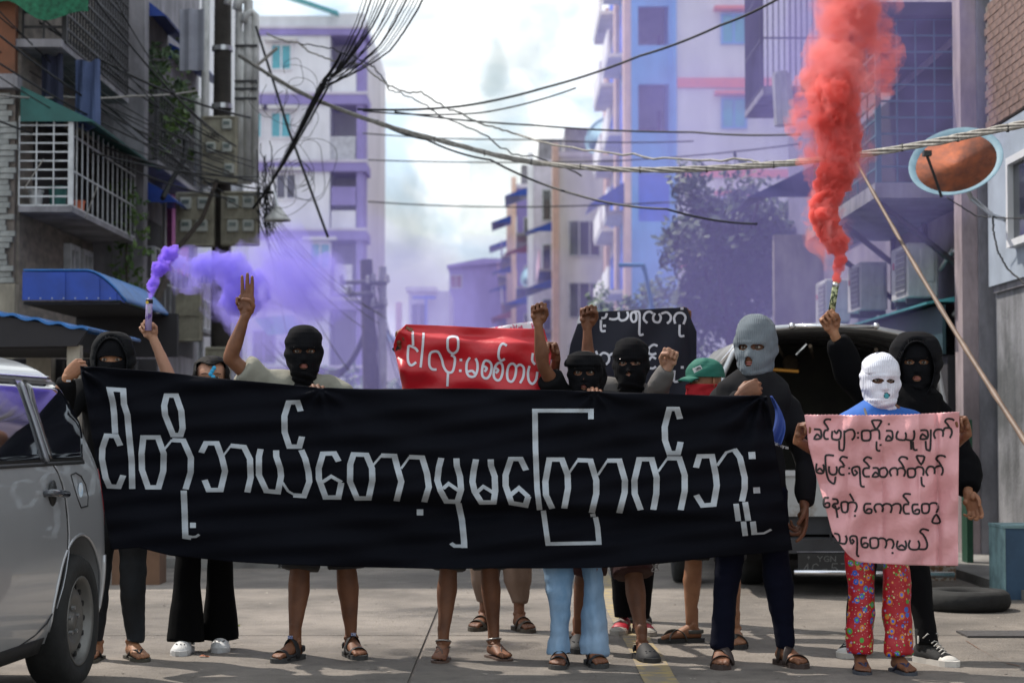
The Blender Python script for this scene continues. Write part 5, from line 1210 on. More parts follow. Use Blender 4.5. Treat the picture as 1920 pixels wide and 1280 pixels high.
# ------------------------------------------------------------------ black placard cloth at the back
KD = 11.75
def kw(px, py): return .02*math.sin(px*.03+py*.01)+.012*math.sin(px*.06+py*.045)+.03*math.exp(-((px-1290-.1*(py-600))/10)**2)
def kfn(px, py, out=0.0): return P(px, py, KD + kw(px, py) - out)
def kgrid(u, v):
    L = itp([(0,1088),(.25,1070),(.45,1064),(.6,1066),(1,1070)], v); Rx = itp([(0,1288),(.08,1294),(.2,1306),(.5,1305),(1,1300)], v)
    px = L+(Rx-L)*u; t = itp([(1064,596),(1090,592),(1110,585),(1180,581),(1285,576),(1306,580)], px); return kfn(px, t+(790-t)*v)
blk = cloth_sheet('placard_cloth', mat('navy_black_cloth', (.008,.009,.022), .8, var=.2, vscale=3, bump=.08), kgrid, 70, 60, P(1185, 790, KD))
tag(blk, 'black placard cloth with white curly lettering held up at the back', 'placard')
def c9(p): return (1040+p[0]/6.857, 560+p[1]/6.857)
ks = [[(298,308),(350,290)], [(292,315),(332,222)], [(475,242),(555,205)], [(600,250),(650,240),(672,185)], [(595,272),(598,405),(655,412)], [(700,255),(760,265),(820,240),(822,170)], [(822,250),(860,280),(920,260),(945,210),(930,165)],
 [(1020,167),(1085,175),(1092,300),(1090,455),(1142,455)], [(1192,312),(1145,260),(1165,190),(1220,165),(1262,190)], [(1290,185),(1265,240),(1282,292),(1340,300),(1365,240),(1340,190)], [(1370,192),(1440,175),(1490,220),(1485,280),(1445,317)],
 [(1550,320),(1535,250),(1570,190),(1640,185),(1682,240),(1655,327)], [(1607,332),(1608,470),(1667,475)], [(530,670),(580,800)], [(690,742),(740,705),(772,710)], [(745,862),(772,850)], [(1108,570),(1150,620),(1165,642)],
 [(1322,607),(1270,590),(1210,640),(1215,700),(1260,715),(1307,700)], [(1302,772),(1250,745),(1215,790)], [(1210,885),(1260,895),(1302,870)], [(1350,772),(1390,750),(1440,762)], [(1340,865),(1372,892)], [(1505,920),(1495,1057)], [(1542,920),(1535,1055),(1592,1057)]]
kc = [[(1020,172),(1050,205),(1045,278),(1005,295),(980,250),(985,192)], [(622,695),(690,722),(697,800),(640,850),(590,820),(573,750)]]
mb = MB(); f = lambda a, b_: kfn(a, b_, .004)
for s in ks: pen(mb, smooth_pts([c9(p) for p in s], k=4), 4.3, f, step=3)
for s in kc: pen(mb, smooth_pts([c9(p) for p in s], True, k=4), 4.3, f, True, step=3)
for p in ((640,348),(1637,125),(1640,880)): x, y = c9(p); pen(mb, [(x, y-2.4), (x, y+2.4)], 5.5, f)
mb.build('lettering', wl, blk, fix=False)['kind'] = 'stuff'
# ------------------------------------------------------------------ people
skins = [mat('skin_tan', (.37,.175,.09), .6, var=.12, vscale=7, bump=.06, bscale=90, sss=.08, col2=(.23,.095,.045)),
         mat('skin_brown', (.21,.085,.040), .6, var=.12, vscale=7, bump=.06, bscale=90, sss=.08, col2=(.115,.043,.020)),
         mat('skin_light', (.46,.25,.155), .6, var=.12, vscale=7, bump=.06, bscale=90, sss=.08, col2=(.42,.22,.15))]
eye_w = mat('eye_white', (.30,.27,.24), .25, var=.05); eye_d = mat('eye_dark', (.02,.012,.008), .15); lipm = mat('lips', (.36,.12,.10), .5)
HP = [(-.03,.040,.030,.050),(-.01,.046,.062,.050),(.0,.046,.080,.050),(.012,.050,.088,.055),(.03,.057,.090,.066),(.05,.063,.090,.078),(.075,.069,.088,.088),(.1,.0725,.083,.096),(.118,.0745,.081,.1),(.135,.0755,.087,.103),(.155,.0755,.086,.104),(.175,.072,.080,.100),(.195,.063,.068,.088),(.21,.050,.052,.068),(.221,.032,.034,.044),(.226,.012,.012,.018),(.227,.001,.001,.001)]
def hprof(z):
    if z <= HP[0][0]: return HP[0][1:]
    for a, b_ in zip(HP, HP[1:]):
        if z <= b_[0]:
            t = (z-a[0])/(b_[0]-a[0]); t2 = t; return tuple(a[i]+(b_[i]-a[i])*t2 for i in (1,2,3))
    return HP[-1][1:]
def hpt(phi, z, d=0.0, nose=1.0, face=1.0, zs=1.0):
    w, f, b_ = hprof(z); s, c = math.sin(phi), math.cos(phi)
    x = (w+d)*math.copysign(abs(s)**.95, s); y = -(f+d)*abs(c)**.9 if c > 0 else (b_+d)*abs(c)**.95
    if c > 0:
        g = 0
        if .062 < z < .13: g = math.exp(-((z-.078)/.010)**2) if z < .078 else math.exp(-((z-.078)/.026)**2)
        y -= nose*.026*g*math.exp(-(x/(.010+.004*g))**2)
        y -= face*(.006*math.exp(-(x/.024)**2)*math.exp(-((z-.048)/.010)**2) - .003*math.exp(-((z-.0475)/.002)**2)*math.exp(-(x/.022)**2))
        y += face*.010*math.exp(-((abs(x)-.031)/.014)**2)*math.exp(-((z-.117)/.010)**2)
        y -= face*.004*math.exp(-((z-.137)/.008)**2)*math.exp(-(x/.045)**2)
        y -= face*.005*math.exp(-((abs(x)-.045)/.016)**2)*math.exp(-((z-.09)/.016)**2)
        y -= face*.006*math.exp(-((z-.008)/.010)**2)*math.exp(-(x/.02)**2)
    return Vector((x, y, z-.118))
def zrow(n, z0=-.03, z1=.227): return [z0+(z1-z0)*(1-math.cos(math.pi*.5*(i/n)**.8 if 0 else 0)) if 0 else z0+(z1-z0)*math.sin(math.pi/2*(i/n))**1.15 for i in range(n+1)]
def hmat(c, yaw, hs, pitch=0, roll=0): return Matrix.Translation(c) @ Matrix.Rotation(yaw, 4, 'Z') @ Matrix.Rotation(pitch, 4, 'X') @ Matrix.Rotation(roll, 4, 'Y') @ Matrix.Scale(hs, 4)
def head_geo(mb, T, nu=56, nv=44):
    zs_ = zrow(nv); mb.add([T @ hpt(2*math.pi*i/nu, z) for z in zs_ for i in range(nu)], [(j*nu+i, j*nu+(i+1) % nu, (j+1)*nu+(i+1) % nu, (j+1)*nu+i) for j in range(nv) for i in range(nu)])
    for s in (1, -1):
        e = T @ Vector((s*.077, .012, -.012)); mb.sphere(e, (.008, .018, .030), 8)
def mask(name, parent, m, T, holes, d=.007, zlo=-.085, lump_=None, nu=120, nv=96, thick=.004, nose=.6, neck=.068, seed=0, top=0.0, cut=None, rim=0):
    zs_ = []; mb = MB()
    for j in range(nv+1):
        t = j/nv; zs_.append(zlo + (.227-zlo)*math.sin(math.pi/2*t)**1.0 if 0 else zlo+(.2268-zlo)*(1-(1-t)**1.35))
    loc = []
    for z in zs_:
        for i in range(nu):
            phi = 2*math.pi*i/nu
            if z < 0:
                k = min(1, -z/.03); a = hpt(phi, 0.0, d, 0, 0); q = Vector((neck*math.sin(phi), -neck*math.cos(phi)+.012, z-.118)); a = a.lerp(q, k**.7); a.z = z-.118
                if z < zlo+.02: a.x *= 1.05; a.y *= 1.05
            else:
                a = hpt(phi, z, d, nose, .55)
                if abs(z-.118+.012) < .035: a.x += math.copysign(.006*math.exp(-((z-.106)/.02)**2)*math.exp(-((abs(math.sin(phi))-1)/.12)**2), a.x)
            if z > .15: a.z += top*(z-.15)/.077
            k2 = .0020*math.sin(phi*6+z*55+seed)+.0018*math.sin(phi*3-z*80+seed*2)+ (.0042*math.sin(z*190+2.4*math.sin(phi*2+seed))*min(1,(.03-z)/.03) if z < .03 else 0) + .0022*math.sin(z*120+5*math.sin(phi+seed))*abs(math.sin(phi))**3
            n_ = Vector((a.x, a.y, 0)); n_ = n_.normalized() if n_.length > 1e-5 else Vector((0,0,1)); a = a + n_*k2
            if lump_: a = lump_(a, phi, z)
            loc.append(a)
    fs = []
    for j in range(nv):
        for i in range(nu):
            q = (j*nu+i, j*nu+(i+1) % nu, (j+1)*nu+(i+1) % nu, (j+1)*nu+i); c = sum((loc[k] for k in q), Vector())/4; z = c.z+.118; bad = False
            if c.y < 0:
                for (hx, hz, rx, rz) in holes:
                    if abs((c.x-hx)/rx)**2.2 + abs((z-hz)/rz)**1.7 < 1: bad = True
            if cut and cut(c, z): bad = True
            if not bad: fs.append(q)
    # smooth the rim of the openings on to the true oval
    for (hx, hz, rx, rz) in holes:
        for v in loc:
            if v.y < 0:
                ex, ez = (v.x-hx)/rx, (v.z+.118-hz)/rz; r_ = (abs(ex)**2.2+abs(ez)**1.7)
                if .75 < r_ < 1.32: k = 1/ r_**.5; v.x = hx+(v.x-hx)*k; v.z = hz+(v.z+.118-hz)*k-.118; v.y -= .002
    mb.add([T @ v for v in loc], fs)
    o = mb.build(name, m, parent, True); md = o.modifiers.new('solid', 'SOLIDIFY'); md.thickness = thick; md.offset = 1
    return o
CURL = {'fist': [(78,98,62)]*4, 'grip': [(62,58,35),(66,62,35),(70,64,38),(74,66,40)], 'three': [(3,4,3),(0,2,2),(2,4,3),(80,98,60)], 'relax': [(22,28,18),(28,34,22),(34,38,24),(40,42,26)], 'can': [(68,82,50),(70,84,50),(72,86,52),(74,86,52)], 'point': [(16,20,12),(40,45,25),(55,60,35),(60,65,40)]}
THUMB = {'fist': [(.026,.015,.006),(.040,.045,.026),(.034,.070,.046),(.010,.078,.052)], 'three': [(.026,.015,.006),(.040,.044,.024),(.026,.068,.040),(-.004,.072,.046)], 'grip': [(.026,.015,.004),(.046,.045,.010),(.050,.070,.024),(.046,.088,.034)],
         'relax': [(.026,.015,.004),(.044,.045,.016),(.048,.068,.026),(.044,.090,.034)], 'can': [(.026,.015,.006),(.044,.045,.024),(.040,.070,.040),(.022,.086,.050)], 'point': [(.026,.015,.004),(.044,.045,.018),(.046,.066,.030),(.040,.084,.040)]}
def hand_geo(W, f, p, side, pose, size=1.0):
    f = Vector(f).normalized(); p = Vector(p); p = (p - f*p.dot(f)).normalized(); t = f.cross(p)*side
    L = lambda x, y, z: W + (t*x + f*y + p*z)*size
    mb = MB()
    def ring(y, w, h, x0=0, n=12, z0=0): return [L(x0+w*math.cos(a), y, z0+h*math.sin(a)) for a in [6.2832*k/n for k in range(n)]]
    mb.loft([ring(-.022,.018,.014), ring(-.010,.0238,.0178), ring(.015,.033,.019,.002), ring(.045,.040,.017,.002), ring(.075,.041,.014,.001), ring(.092,.036,.011,.0)])
    mb.sphere(L(.022,.032,.010), .019*size, 6); mb.sphere(L(-.024,.035,.008), .016*size, 6)
    bs = [(.030,.086),(.0105,.091),(-.010,.087),(-.028,.078)] if pose != 'three' else [(.027,.088),(.0045,.093),(-.018,.088),(-.034,.070)]; ln = [(.043,.026,.020),(.047,.030,.021),(.043,.028,.020),(.034,.021,.018)]; rd = [.0092,.0095,.0090,.0080]
    for i in range(4):
        x, y = bs[i]; th = 0; pt = L(x*.92, y-.02, 0); pts = [pt, L(x, y, 0)]; cur = L(x, y, 0)
        for k in range(3):
            th += CURL[pose][i][k]; sp = (.05*(1.5-i)) if pose in ('three','relax') else 0
            if pose == 'three': sp = (.02*(1-i))
            d = (f*math.cos(R(th)) + p*math.sin(R(th)) + t*sp).normalized(); cur = cur + d*ln[i][k]*size; pts.append(cur)
        r_ = rd[i]*size; mb.limb(pts, [r_*1.08, r_*1.12, r_*1.04, r_*.95, r_*.80], 10)
    tp = [L(*q) for q in THUMB[pose]]; mb.limb(tp, [.0135*size, .0118*size, .0105*size, .0088*size], 10)
    V, F, N = voxel(mb, .0034*size, 1); return V, F
def foot_geo(c, ang, size, side):
    """c = point on the ground under the ankle; returns V,F and a local->world function"""
    ca, sa = math.cos(ang), math.sin(ang); fx = Vector((sa, -ca, 0)); lx = Vector((ca, sa, 0))*side      # lx = outward (little toe side)
    L = lambda x, y, z: c + (lx*x + fx*y)*size + Vector((0,0,z*size))
    mb = MB()
    def ring(y, w, h, z, x0=0, n=14): return [L(x0+w*math.cos(a), y, max(.004, z+h*math.sin(a))) for a in [6.2832*k/n for k in range(n)]]
    mb.loft([ring(-.062,.012,.014,.022), ring(-.055,.024,.026,.028), ring(-.035,.031,.034,.034), ring(0,.034,.045,.044), ring(.03,.036,.038,.038), ring(.07,.040,.027,.028), ring(.105,.043,.019,.020), ring(.13,.043,.014,.016), ring(.142,.036,.010,.014)])
    mb.limb([L(0,-.012,.05), L(0,-.014,.10), L(0,-.012,.16)], [.034*size, .031*size, .034*size], 12)
    for s in (1,-1): mb.sphere(L(s*.030,-.008,.078), .012*size, 6)
    for x, y0, ln, r_ in ((-.029,.122,.052,.0135),(-.006,.128,.044,.0095),(.011,.124,.038,.009),(.026,.116,.034,.0085),(.039,.104,.030,.008)):
        mb.limb([L(x*.9,y0-.02,.018), L(x,y0+ln*.45,.019), L(x*1.02,y0+ln*.85,.011)], [r_*size]*2+[r_*.9*size], 10)
    V, F, N = voxel(mb, .006*size, 1); return V, F, L
def strap(L, y0, hw, h, tilt=0.0, w=.011, z0=.012, a0=0, a1=180, x0=0, n=12):
    pts = [L(x0+hw*math.cos(R(a0+(a1-a0)*k/n)), y0+tilt*math.cos(R(a0+(a1-a0)*k/n)), z0+h*math.sin(R(a0+(a1-a0)*k/n))) for k in range(n+1)]
    up = L(0,1,0)-L(0,0,0); return MB().tube(pts, .0032, 8, up=up, flat=w/.0032)
SOLE = [(-.030,.166),(-.012,.182),(.010,.178),(.032,.158),(.048,.122),(.050,.085),(.043,.04),(.040,-.02),(.034,-.055),(.018,-.074),(-.018,-.074),(-.034,-.055),(-.038,-.02),(-.036,.03),(-.044,.08),(-.047,.12),(-.043,.150)]
def sole_mesh(L, h=.022, z=-.0, grow=1.04, dz=0.0): return MB().prism([L(x*grow, y*grow, z) for x, y in SOLE], L(0,0,h)-L(0,0,0))
def shoe(kind, L, parent, m1, m2=None, size=1):
    e = empty(kind if kind not in ('strap','slide','thin','cross','wrap') else 'sandal', Vector(L(0,0,0)) - parent.location); e.parent = parent
    if kind in ('strap','slide','thin','cross','wrap','flip_flop'):
        sole_mesh(L, {'thin': .012, 'flip_flop': .016}.get(kind, .024), z=-.004 if 0 else .0).build('sole', m2 or m1, e)
    if kind == 'strap':
        strap(L, .112, .049, .048, .0, .017).build('toe_strap', m1, e, True); strap(L, .022, .044, .098, .0, .019).build('ankle_strap', m1, e, True)
        hp = [L(.042*math.sin(R(a)), -.015-.058*math.cos(R(a)), .055) for a in range(-90,91,15)]; MB().tube(hp, .0032, 8, up=Vector((0,0,1)), flat=4.5).build('heel_strap', m1, e, True)
        for s in (1,-1): MB().tube([L(s*.046,.112,.03), L(s*.043,.06,.028), L(s*.040,.0,.05)], .003, 6, up=Vector((0,0,1)), flat=3).build('side_strap', m1, e, True)
        tg = MB().box(L(0,.033,.118), (.026,.006,.016)); tg.build('badge', mat('sandal_badge', (.10,.13,.30), .6, vscale=160, col2=(.5,.5,.6), lo=.45, hi=.5), e)
    if kind == 'slide':
        strap(L, .10, .050, .050, .0, .024).build('toe_strap', m1, e, True); strap(L, .05, .048, .070, .01, .020).build('instep_strap', m1, e, True)
    if kind == 'wrap':
        strap(L, .105, .049, .046, .02, .017).build('toe_strap', m1, e, True); strap(L, .045, .047, .080, -.04, .019).build('cross_strap', m1, e, True); strap(L, .0, .042, .105, .0, .014).build('ankle_strap', m1, e, True)
    if kind == 'cross':
        strap(L, .085, .048, .055, .05, .014).build('cross_strap', m1, e, True); strap(L, .085, .048, .053, -.05, .014).build('cross_strap', m1, e, True)
        hp = [L(.042*math.sin(R(a)), -.015-.058*math.cos(R(a)), .06) for a in range(-180,181,20)]; MB().tube(hp, .003, 8, up=Vector((0,0,1)), flat=3.5).build('heel_strap', m1, e, True)
    if kind == 'thin':
        MB().tube([L(-.018,.135,.03), L(-.005,.09,.062), L(.02,.045,.075), L(.035,.01,.07), L(.04,-.03,.06)], .004, 6).build('cross_strap', m1, e, True)
        MB().tube([L(.045,.10,.02), L(.02,.10,.052), L(-.02,.06,.066), L(-.038,.0,.07)], .004, 6).build('cross_strap', m1, e, True)
        MB().tube([L(.041*math.cos(R(a)), -.012+.041*math.sin(R(a)), .098+.012*math.sin(R(a))) for a in range(0,361,20)], .0045, 6).build('anklet', mat('silver_anklet', (.4,.38,.36), .35, .6), e, True)
    if kind == 'flip_flop':
        for s in (1,-1): MB().tube([L(-.016,.142,.014), L(-.016,.135,.034), L(-.005+s*.012,.105,.056), L(s*.032,.06,.050), L(s*.043,.025,.014)], .0055, 8).build('thong_strap', m1, e, True)
    if kind in ('clog','clog_dark'):
        mb = MB()
        def ring(y, w, h, n=18): return [L(w*math.cos(a), y, max(.0, .012+h*math.sin(a)) if math.sin(a) > 0 else .0+.012*(1+math.sin(a))) for a in [6.2832*k/n for k in range(n)]]
        mb.loft([ring(.03,.047,.078), ring(.05,.050,.080), ring(.09,.055,.068), ring(.13,.056,.052), ring(.16,.048,.040), ring(.178,.034,.028), ring(.186,.015,.016)]); mb.build('upper', m1, e, True)
        sole_mesh(L, .028, grow=1.12).build('sole', m2 or m1, e)
        hp = [L(.046*math.cos(R(a)), .0-.062*math.sin(R(a)), .055) for a in range(0,181,15)]; MB().tube(hp, .004, 8, up=Vector((0,0,1)), flat=4).build('heel_strap', m1, e, True)
        ho = MB()
        for k in range(9): a = -40+k*10; ho.sphere(L(.055*math.sin(R(a))*.8, .125+.02*math.cos(k*2), .056+.004*math.cos(R(a))), .004, 4)
        ho.build('vent_hole', mat('clog_hole', (.04,.04,.05), .8), e)
    if kind in ('sneaker','red_sneaker'):
        mb = MB()
        def ring(y, w, z1, n=18): return [L(w*math.cos(a), y, max(.012, z1*(.5+.5*math.sin(a)))) for a in [6.2832*k/n for k in range(n)]]
        mb.loft([ring(-.072,.022,.06), ring(-.06,.034,.085), ring(-.03,.040,.088), ring(.02,.043,.086), ring(.06,.046,.072), ring(.10,.050,.058), ring(.135,.048,.046)]); mb.build('upper', m1, e, True)
        mb = MB(); mb.loft([ring(.125,.051,.048), ring(.15,.046,.042), ring(.17,.034,.034), ring(.18,.018,.024)]); mb.build('toe_cap', m2, e, True)
        sole_mesh(L, .026, grow=1.1).build('sole', m2, e)
        if kind == 'sneaker':
            mb = MB(); mb.limb([L(0,-.012,.07), L(0,-.018,.11), L(0,-.02,.145)], [.046*size,.044*size,.045*size], 14); mb.build('ankle_collar', m1, e, True)
            lc = MB()
            for k in range(7): y = .115-.016*k; zz = .055+.011*k; lc.tube([L(-.022,y,zz-.006), L(0,y-.004,zz+.004), L(.022,y,zz-.006)], .0035, 5)
            for s in (1,-1): lc.tube([L(0,.02,.125), L(s*.03,.035,.135), L(s*.045,.02,.115), L(s*.02,.015,.12)], .003, 5)
            lc.build('laces', m2, e, True)
            MB().lathe(L(-.046,-.012,.105), [(.001,-.002),(.020,-.002),(.020,.002),(.001,.002)], 16, axis='X').build('round_patch', m2, e)
        else: MB().tube([L(-.04,.06,.055), L(0,.07,.078), L(.04,.06,.055)], .01, 6).build('side_stripe', m2, e, True)
    return e
PANTS = { 'slim': ([.098,.092,.072,.068,.058,.052], .085), 'flare': ([.098,.088,.072,.080,.098,.112], .055), 'wide': ([.094,.084,.072,.068,.070,.080], .045), 'baggy': ([.105,.105,.100,.096,.090,.048], .155),
          'shorts': ([.105,.104,.100], .455), 'pyjama': ([.096,.090,.080,.076,.074,.074], .085), 'skinny': ([.090,.080,.058,.056,.045,.041], .075), 'longshorts': ([.118,.122,.122], .42)}
def folds(V, N, amp, k, seed, an=(1,1,2.2)):
    d = lump(V, k, seed, 8, an)*.6 + lump(V, k*2.3, seed+5, 8, an)*.4; d = np.sign(d)*np.abs(d)**1.0
    return V + N*(d*amp)[:,None]
def person(label, head, feet, arms, top, bottom, shoes, hm=None, shk=.835, skin=0, name='person', girl=False, pelvis_px=None, fs=1.0, hands=1.0, holes=None, build_head=True, group=None, hipk=.5):
    (hx, hy, hd, yaw, hs) = head[:5]; htop = P(hx, hy, hd); H = htop.z
    fc = [G(a, b_) for a, b_, _ in feet]; s = H/1.68; sm_ = min(1.05, max(.86, s))
    angs = [R(q[2]) for q in feet]
    ank = []
    for g, a in zip(fc, angs): ank.append(g - Vector((math.sin(a), -math.cos(a), 0))*.10*fs)
    pel = (ank[0]+ank[1])/2; pel = Vector((pel.x, pel.y+.07, H*hipk))
    if pelvis_px: pel.x = P(pelvis_px, 0, pel.y).x
    root = empty(name, Vector((pel.x, pel.y, 0)), label, 'person', group)
    hc = Vector((htop.x, htop.y, htop.z - .109*hs)); T = hmat(hc, R(yaw), hs, R(head[5]) if len(head) > 5 else 0, R(head[6]) if len(head) > 6 else 0)
    neck = Vector((pel.x*.15+htop.x*.85, pel.y*.15+htop.y*.85+.01, H*.855)); chest = pel.lerp(neck, .62)
    sh = .175*sm_*(.93 if girl else 1); shz = H*shk
    S_ = [Vector((neck.x-sh, neck.y, shz)), Vector((neck.x+sh, neck.y, shz))]
    hipo = .088*sm_; hip = [pel+Vector((-hipo,0,0)), pel+Vector((hipo,0,0))]
    ankz = .085; A = [Vector((a.x, a.y, ankz)) for a in ank]
    K = [hip[i].lerp(A[i], .47)+Vector((0,-.025,0)) for i in (0,1)]
    arm = []
    for i, a in enumerate(arms):
        sg = -1 if i == 0 else 1
        if a is None: e = S_[i]+Vector((sg*.07,.02,-.27*sm_)); w = e+Vector((sg*.0,-.10,-.23*sm_)); arm.append(dict(e=e, w=w, f=(0,-.2,-1), p=(-sg,0,0), pose='relax', S=S_[i]))
        else:
            d = dict(a); d['e'] = P(*a['e']); d['w'] = P(*a['w']); S2 = Vector(S_[i]); 
            if d['e'].z > shz-.05: S2 = S2+Vector((-sg*.02, 0, .025))
            if 's' in a: S2 = P(*a['s'])
            d['S'] = S2; arm.append(d)
    b = MB()
    def tr(z, w, dd, yo=0, n=18):
        t = (z-pel.z)/(neck.z-pel.z); c = pel.lerp(neck, t); return [Vector((c.x+w*sm_*math.cos(a), c.y+yo+dd*sm_*math.sin(a), z)) for a in [6.2832*k/n for k in range(n)]]
    pz, nzz = pel.z, neck.z; dz = nzz-pz
    tor = [(pz-.10,.10,.08),(pz-.03,.155,.098),(pz+.04,.158,.10),(pz+dz*.32,.132,.088),(pz+dz*.55,.148,.10),(pz+dz*.75,.162,.104),(pz+dz*.88,.155,.088),(pz+dz*.97,.10,.07),(nzz+.015,.055,.055)]
    b.loft([tr(*q) for q in tor]); b.limb([neck-Vector((0,0,.05)), neck, hc+Vector((0,.012,-.06))], [.056,.052,.052], 14)
    for i in (0,1):
        d = arm[i]; S0, E, W = d['S'], d['e'], d['w']; b.limb([neck-Vector((0,-.01,.035)), (neck-Vector((0,0,.03))).lerp(S0,.5), S0], [.05*sm_,.052*sm_,.048*sm_], 12)
        b.limb([S0, S0.lerp(E,.45), E], [.050*sm_, .043*sm_, .036*sm_], 12); b.limb([E, E.lerp(W,.3), E.lerp(W,.7), W], [.037*sm_, .040*sm_, .031*sm_, .0262*sm_], 12)
        bk_ = bottom[0] if bottom else ''; q1_ = .80 if bottom else 1; q2_ = .80 if bottom and 'shorts' not in bk_ else 1
        b.limb([hip[i], hip[i].lerp(K[i],.5), K[i]], [.088*sm_*q1_, .075*sm_*q1_, .052*sm_*q2_], 14)
        k2 = K[i].lerp(A[i],.33)+Vector((0,.012,0)); b.limb([K[i], k2, K[i].lerp(A[i],.66)+Vector((0,.006,0)), A[i]+Vector((0,.0,.02))], [.050*sm_*q2_, .058*sm_*q2_, .041*sm_*q2_, .029*sm_], 14); b.sphere(K[i]+Vector((0,-.022,0)), .036*sm_*q2_, 6)
    V, F, N = voxel(b, .012, 3); V = V + N*(lump(V, 38, len(label))*.0016)[:,None]; mb = MB(); mb.add([Vector(v) for v in V], F)
    if build_head: head_geo(mb, T)
    for i in (0,1):
        d = arm[i]; sd_ = 1 if i == 0 else -1     # viewer-left arm is the person's right hand
        hv, hf = hand_geo(d['w'], d['f'], d['p'], sd_, d['pose'], hands); mb.add([Vector(v) for v in hv], hf)
    Ls = []
    for i in (0,1):
        c = Vector((ank[i].x, ank[i].y, .018 if shoes[0] not in ('thin','flip_flop') else .012)); fv, ff_, L = foot_geo(c, angs[i], fs*(.88 if shoes[0].startswith('clog') else 1), -1 if i == 0 else 1)
        if 'sneaker' not in shoes[0]: mb.add([Vector(v) for v in fv], ff_)
        c0 = Vector((c.x, c.y, 0)); a = angs[i]; sd_ = -1 if i == 0 else 1
        def mk(c0=c0, a=a, sd_=sd_):
            fx = Vector((math.sin(a), -math.cos(a), 0)); lx = Vector((math.cos(a), math.sin(a), 0))*sd_
            return lambda x, y, z: c0 + (lx*x+fx*y)*fs + Vector((0,0,z*fs))
        Ls.append(mk())
    mb.build('body', skins[skin], root, True, fix=False)
    for L in Ls: shoe(shoes[0], L, root, shoes[1], shoes[2] if len(shoes) > 2 else None, fs)
    # trousers
    if bottom:
        kind, bm, amp = bottom; rad, hz = PANTS[kind]; b = MB()
        b.loft([tr(pz-.12,.11,.10), tr(pz-.05,.168,.118), tr(pz+.03,.170,.118), tr(pz+.12,.150,.105)])
        for i in (0,1):
            top_ = hip[i]+Vector((0,0,-.0)); end = None; n_ = len(rad); path = []
            full = lambda t: (hip[i].lerp(K[i], t/.47) if t < .47 else K[i].lerp(A[i], (t-.47)/.53))
            tz = (hip[i].z - (hz if hz > .2 else hz))/(hip[i].z-A[i].z) if hz <= .2 else (hip[i].z-hz*1.0)/(hip[i].z-A[i].z)
            for k in range(n_):
                t = tz*k/(n_-1); path.append(full(min(t, 1.0)) + (Vector((0,0,-(t-1)*(hip[i].z-A[i].z))) if t > 1 else Vector()))
            b.tube(path, [r_*sm_ for r_ in rad], 16, up=(0,1,0))
        V, F, N = voxel(b, .011, 3); V = folds(V, N, amp*.62, 19, len(label), (1,1,.42)); V = folds(V, N, amp*.18, 26, len(label)+9, (.5,.5,1.3)); from_arrays({'shorts': 'shorts', 'longshorts': 'shorts'}.get(kind, 'trousers'), V, F, bm, root)
    if top:
        tm, sleeve, bulk, amp = top[:4]; b = MB(); g = bulk
        tt = [(pz-.06,.166,.115),(pz+.04,.166,.116),(pz+dz*.32,.148,.108),(pz+dz*.55,.160,.116),(pz+dz*.75,.172,.116),(pz+dz*.88,.160,.098),(pz+dz*.965,.105,.078),(nzz+.005,.068,.066)]
        b.loft([tr(z, w+g, dd+g) for z, w, dd in tt])
        for i in (0,1):
            d = arm[i]; S0, E, W = d['S'], d['e'], d['w']; b.limb([neck-Vector((0,-.01,.045)), (neck-Vector((0,0,.04))).lerp(S0,.5), S0], [(.052+g)*sm_,(.056+g)*sm_,(.052+g)*sm_], 14)
            if sleeve in ('short',) or (sleeve == 'mix' and i == 0): q = S0.lerp(E, .62); b.tube([S0, S0.lerp(E,.12), S0.lerp(E,.3), q], [(.048+g)*sm_, (.055+g)*sm_, (.058+g)*sm_, (.062+g)*sm_], 14)
            else:
                b.limb([S0.lerp(neck,.25), S0, S0.lerp(E,.5), E], [(.050+g)*sm_, (.058+g)*sm_, (.052+g)*sm_, (.046+g)*sm_], 14); k_ = top[4] if len(top) > 4 else .93
                b.tube([E, E.lerp(W,.3), E.lerp(W,.7), E.lerp(W,k_)], [(.046+g)*sm_, (.048+g)*sm_, (.040+g)*sm_, (.034+g*.8)*sm_], 14)
        V, F, N = voxel(b, .012, 3); V = folds(V, N, amp, 15, len(label)+3, (1,1,1)); from_arrays('shirt' if sleeve != 'long' else 'jacket', V, F, tm, root)
    if hm:
        ho = holes if holes is not None else [(-.031,.117,.022,.0105),(.031,.117,.022,.0105),(0,.046,.020,.013)]
        mask(hm[0], root, hm[1], T, ho, hm[2] if len(hm) > 2 else .008, seed=len(label), top=hm[3] if len(hm) > 3 else .012, lump_=hm[4] if len(hm) > 4 else None)
    if build_head:
        for sx in (1,-1):
            ew = MB().sphere(T @ Vector((sx*.031, -.0720, -.002)), (.0115*hs,.0110*hs,.0078*hs), 8).build('eye', eye_w, root, True)
            MB().sphere(T @ Vector((sx*.031+.0, -.0805, -.001)), (.0058*hs, .0040*hs, .0056*hs), 6).build('iris', eye_d, ew, True)
            MB().tube([T @ Vector((sx*(.031+k*.006-.018), -.0855-.002*math.sin(k), .0165+.004*math.sin(math.pi*k/6))) for k in range(7)], .0022*hs, 5).build('eyebrow', eye_d, root, True)
        lp_ = MB()
        for zz, r_ in ((-.066,.0038),(-.0745,.0042)): lp_.tube([T @ Vector((.020*(k/4-1), -.0945+.004*abs(k/4-1)**2, zz-.001*abs(k/4-1))) for k in range(9)], [r_*hs*(1-.6*abs(k/4-1)) for k in range(9)], 6)
        lp_.build('lips', lipm, root, True)
    return root, T, arm
def hood(root, T, m, d=.026, op=(0,.085,.068,.11), zlo=-.06): return mask('hood', root, m, T, [op], d, zlo=zlo, nose=0, neck=.10, thick=.008, seed=3, top=.02)
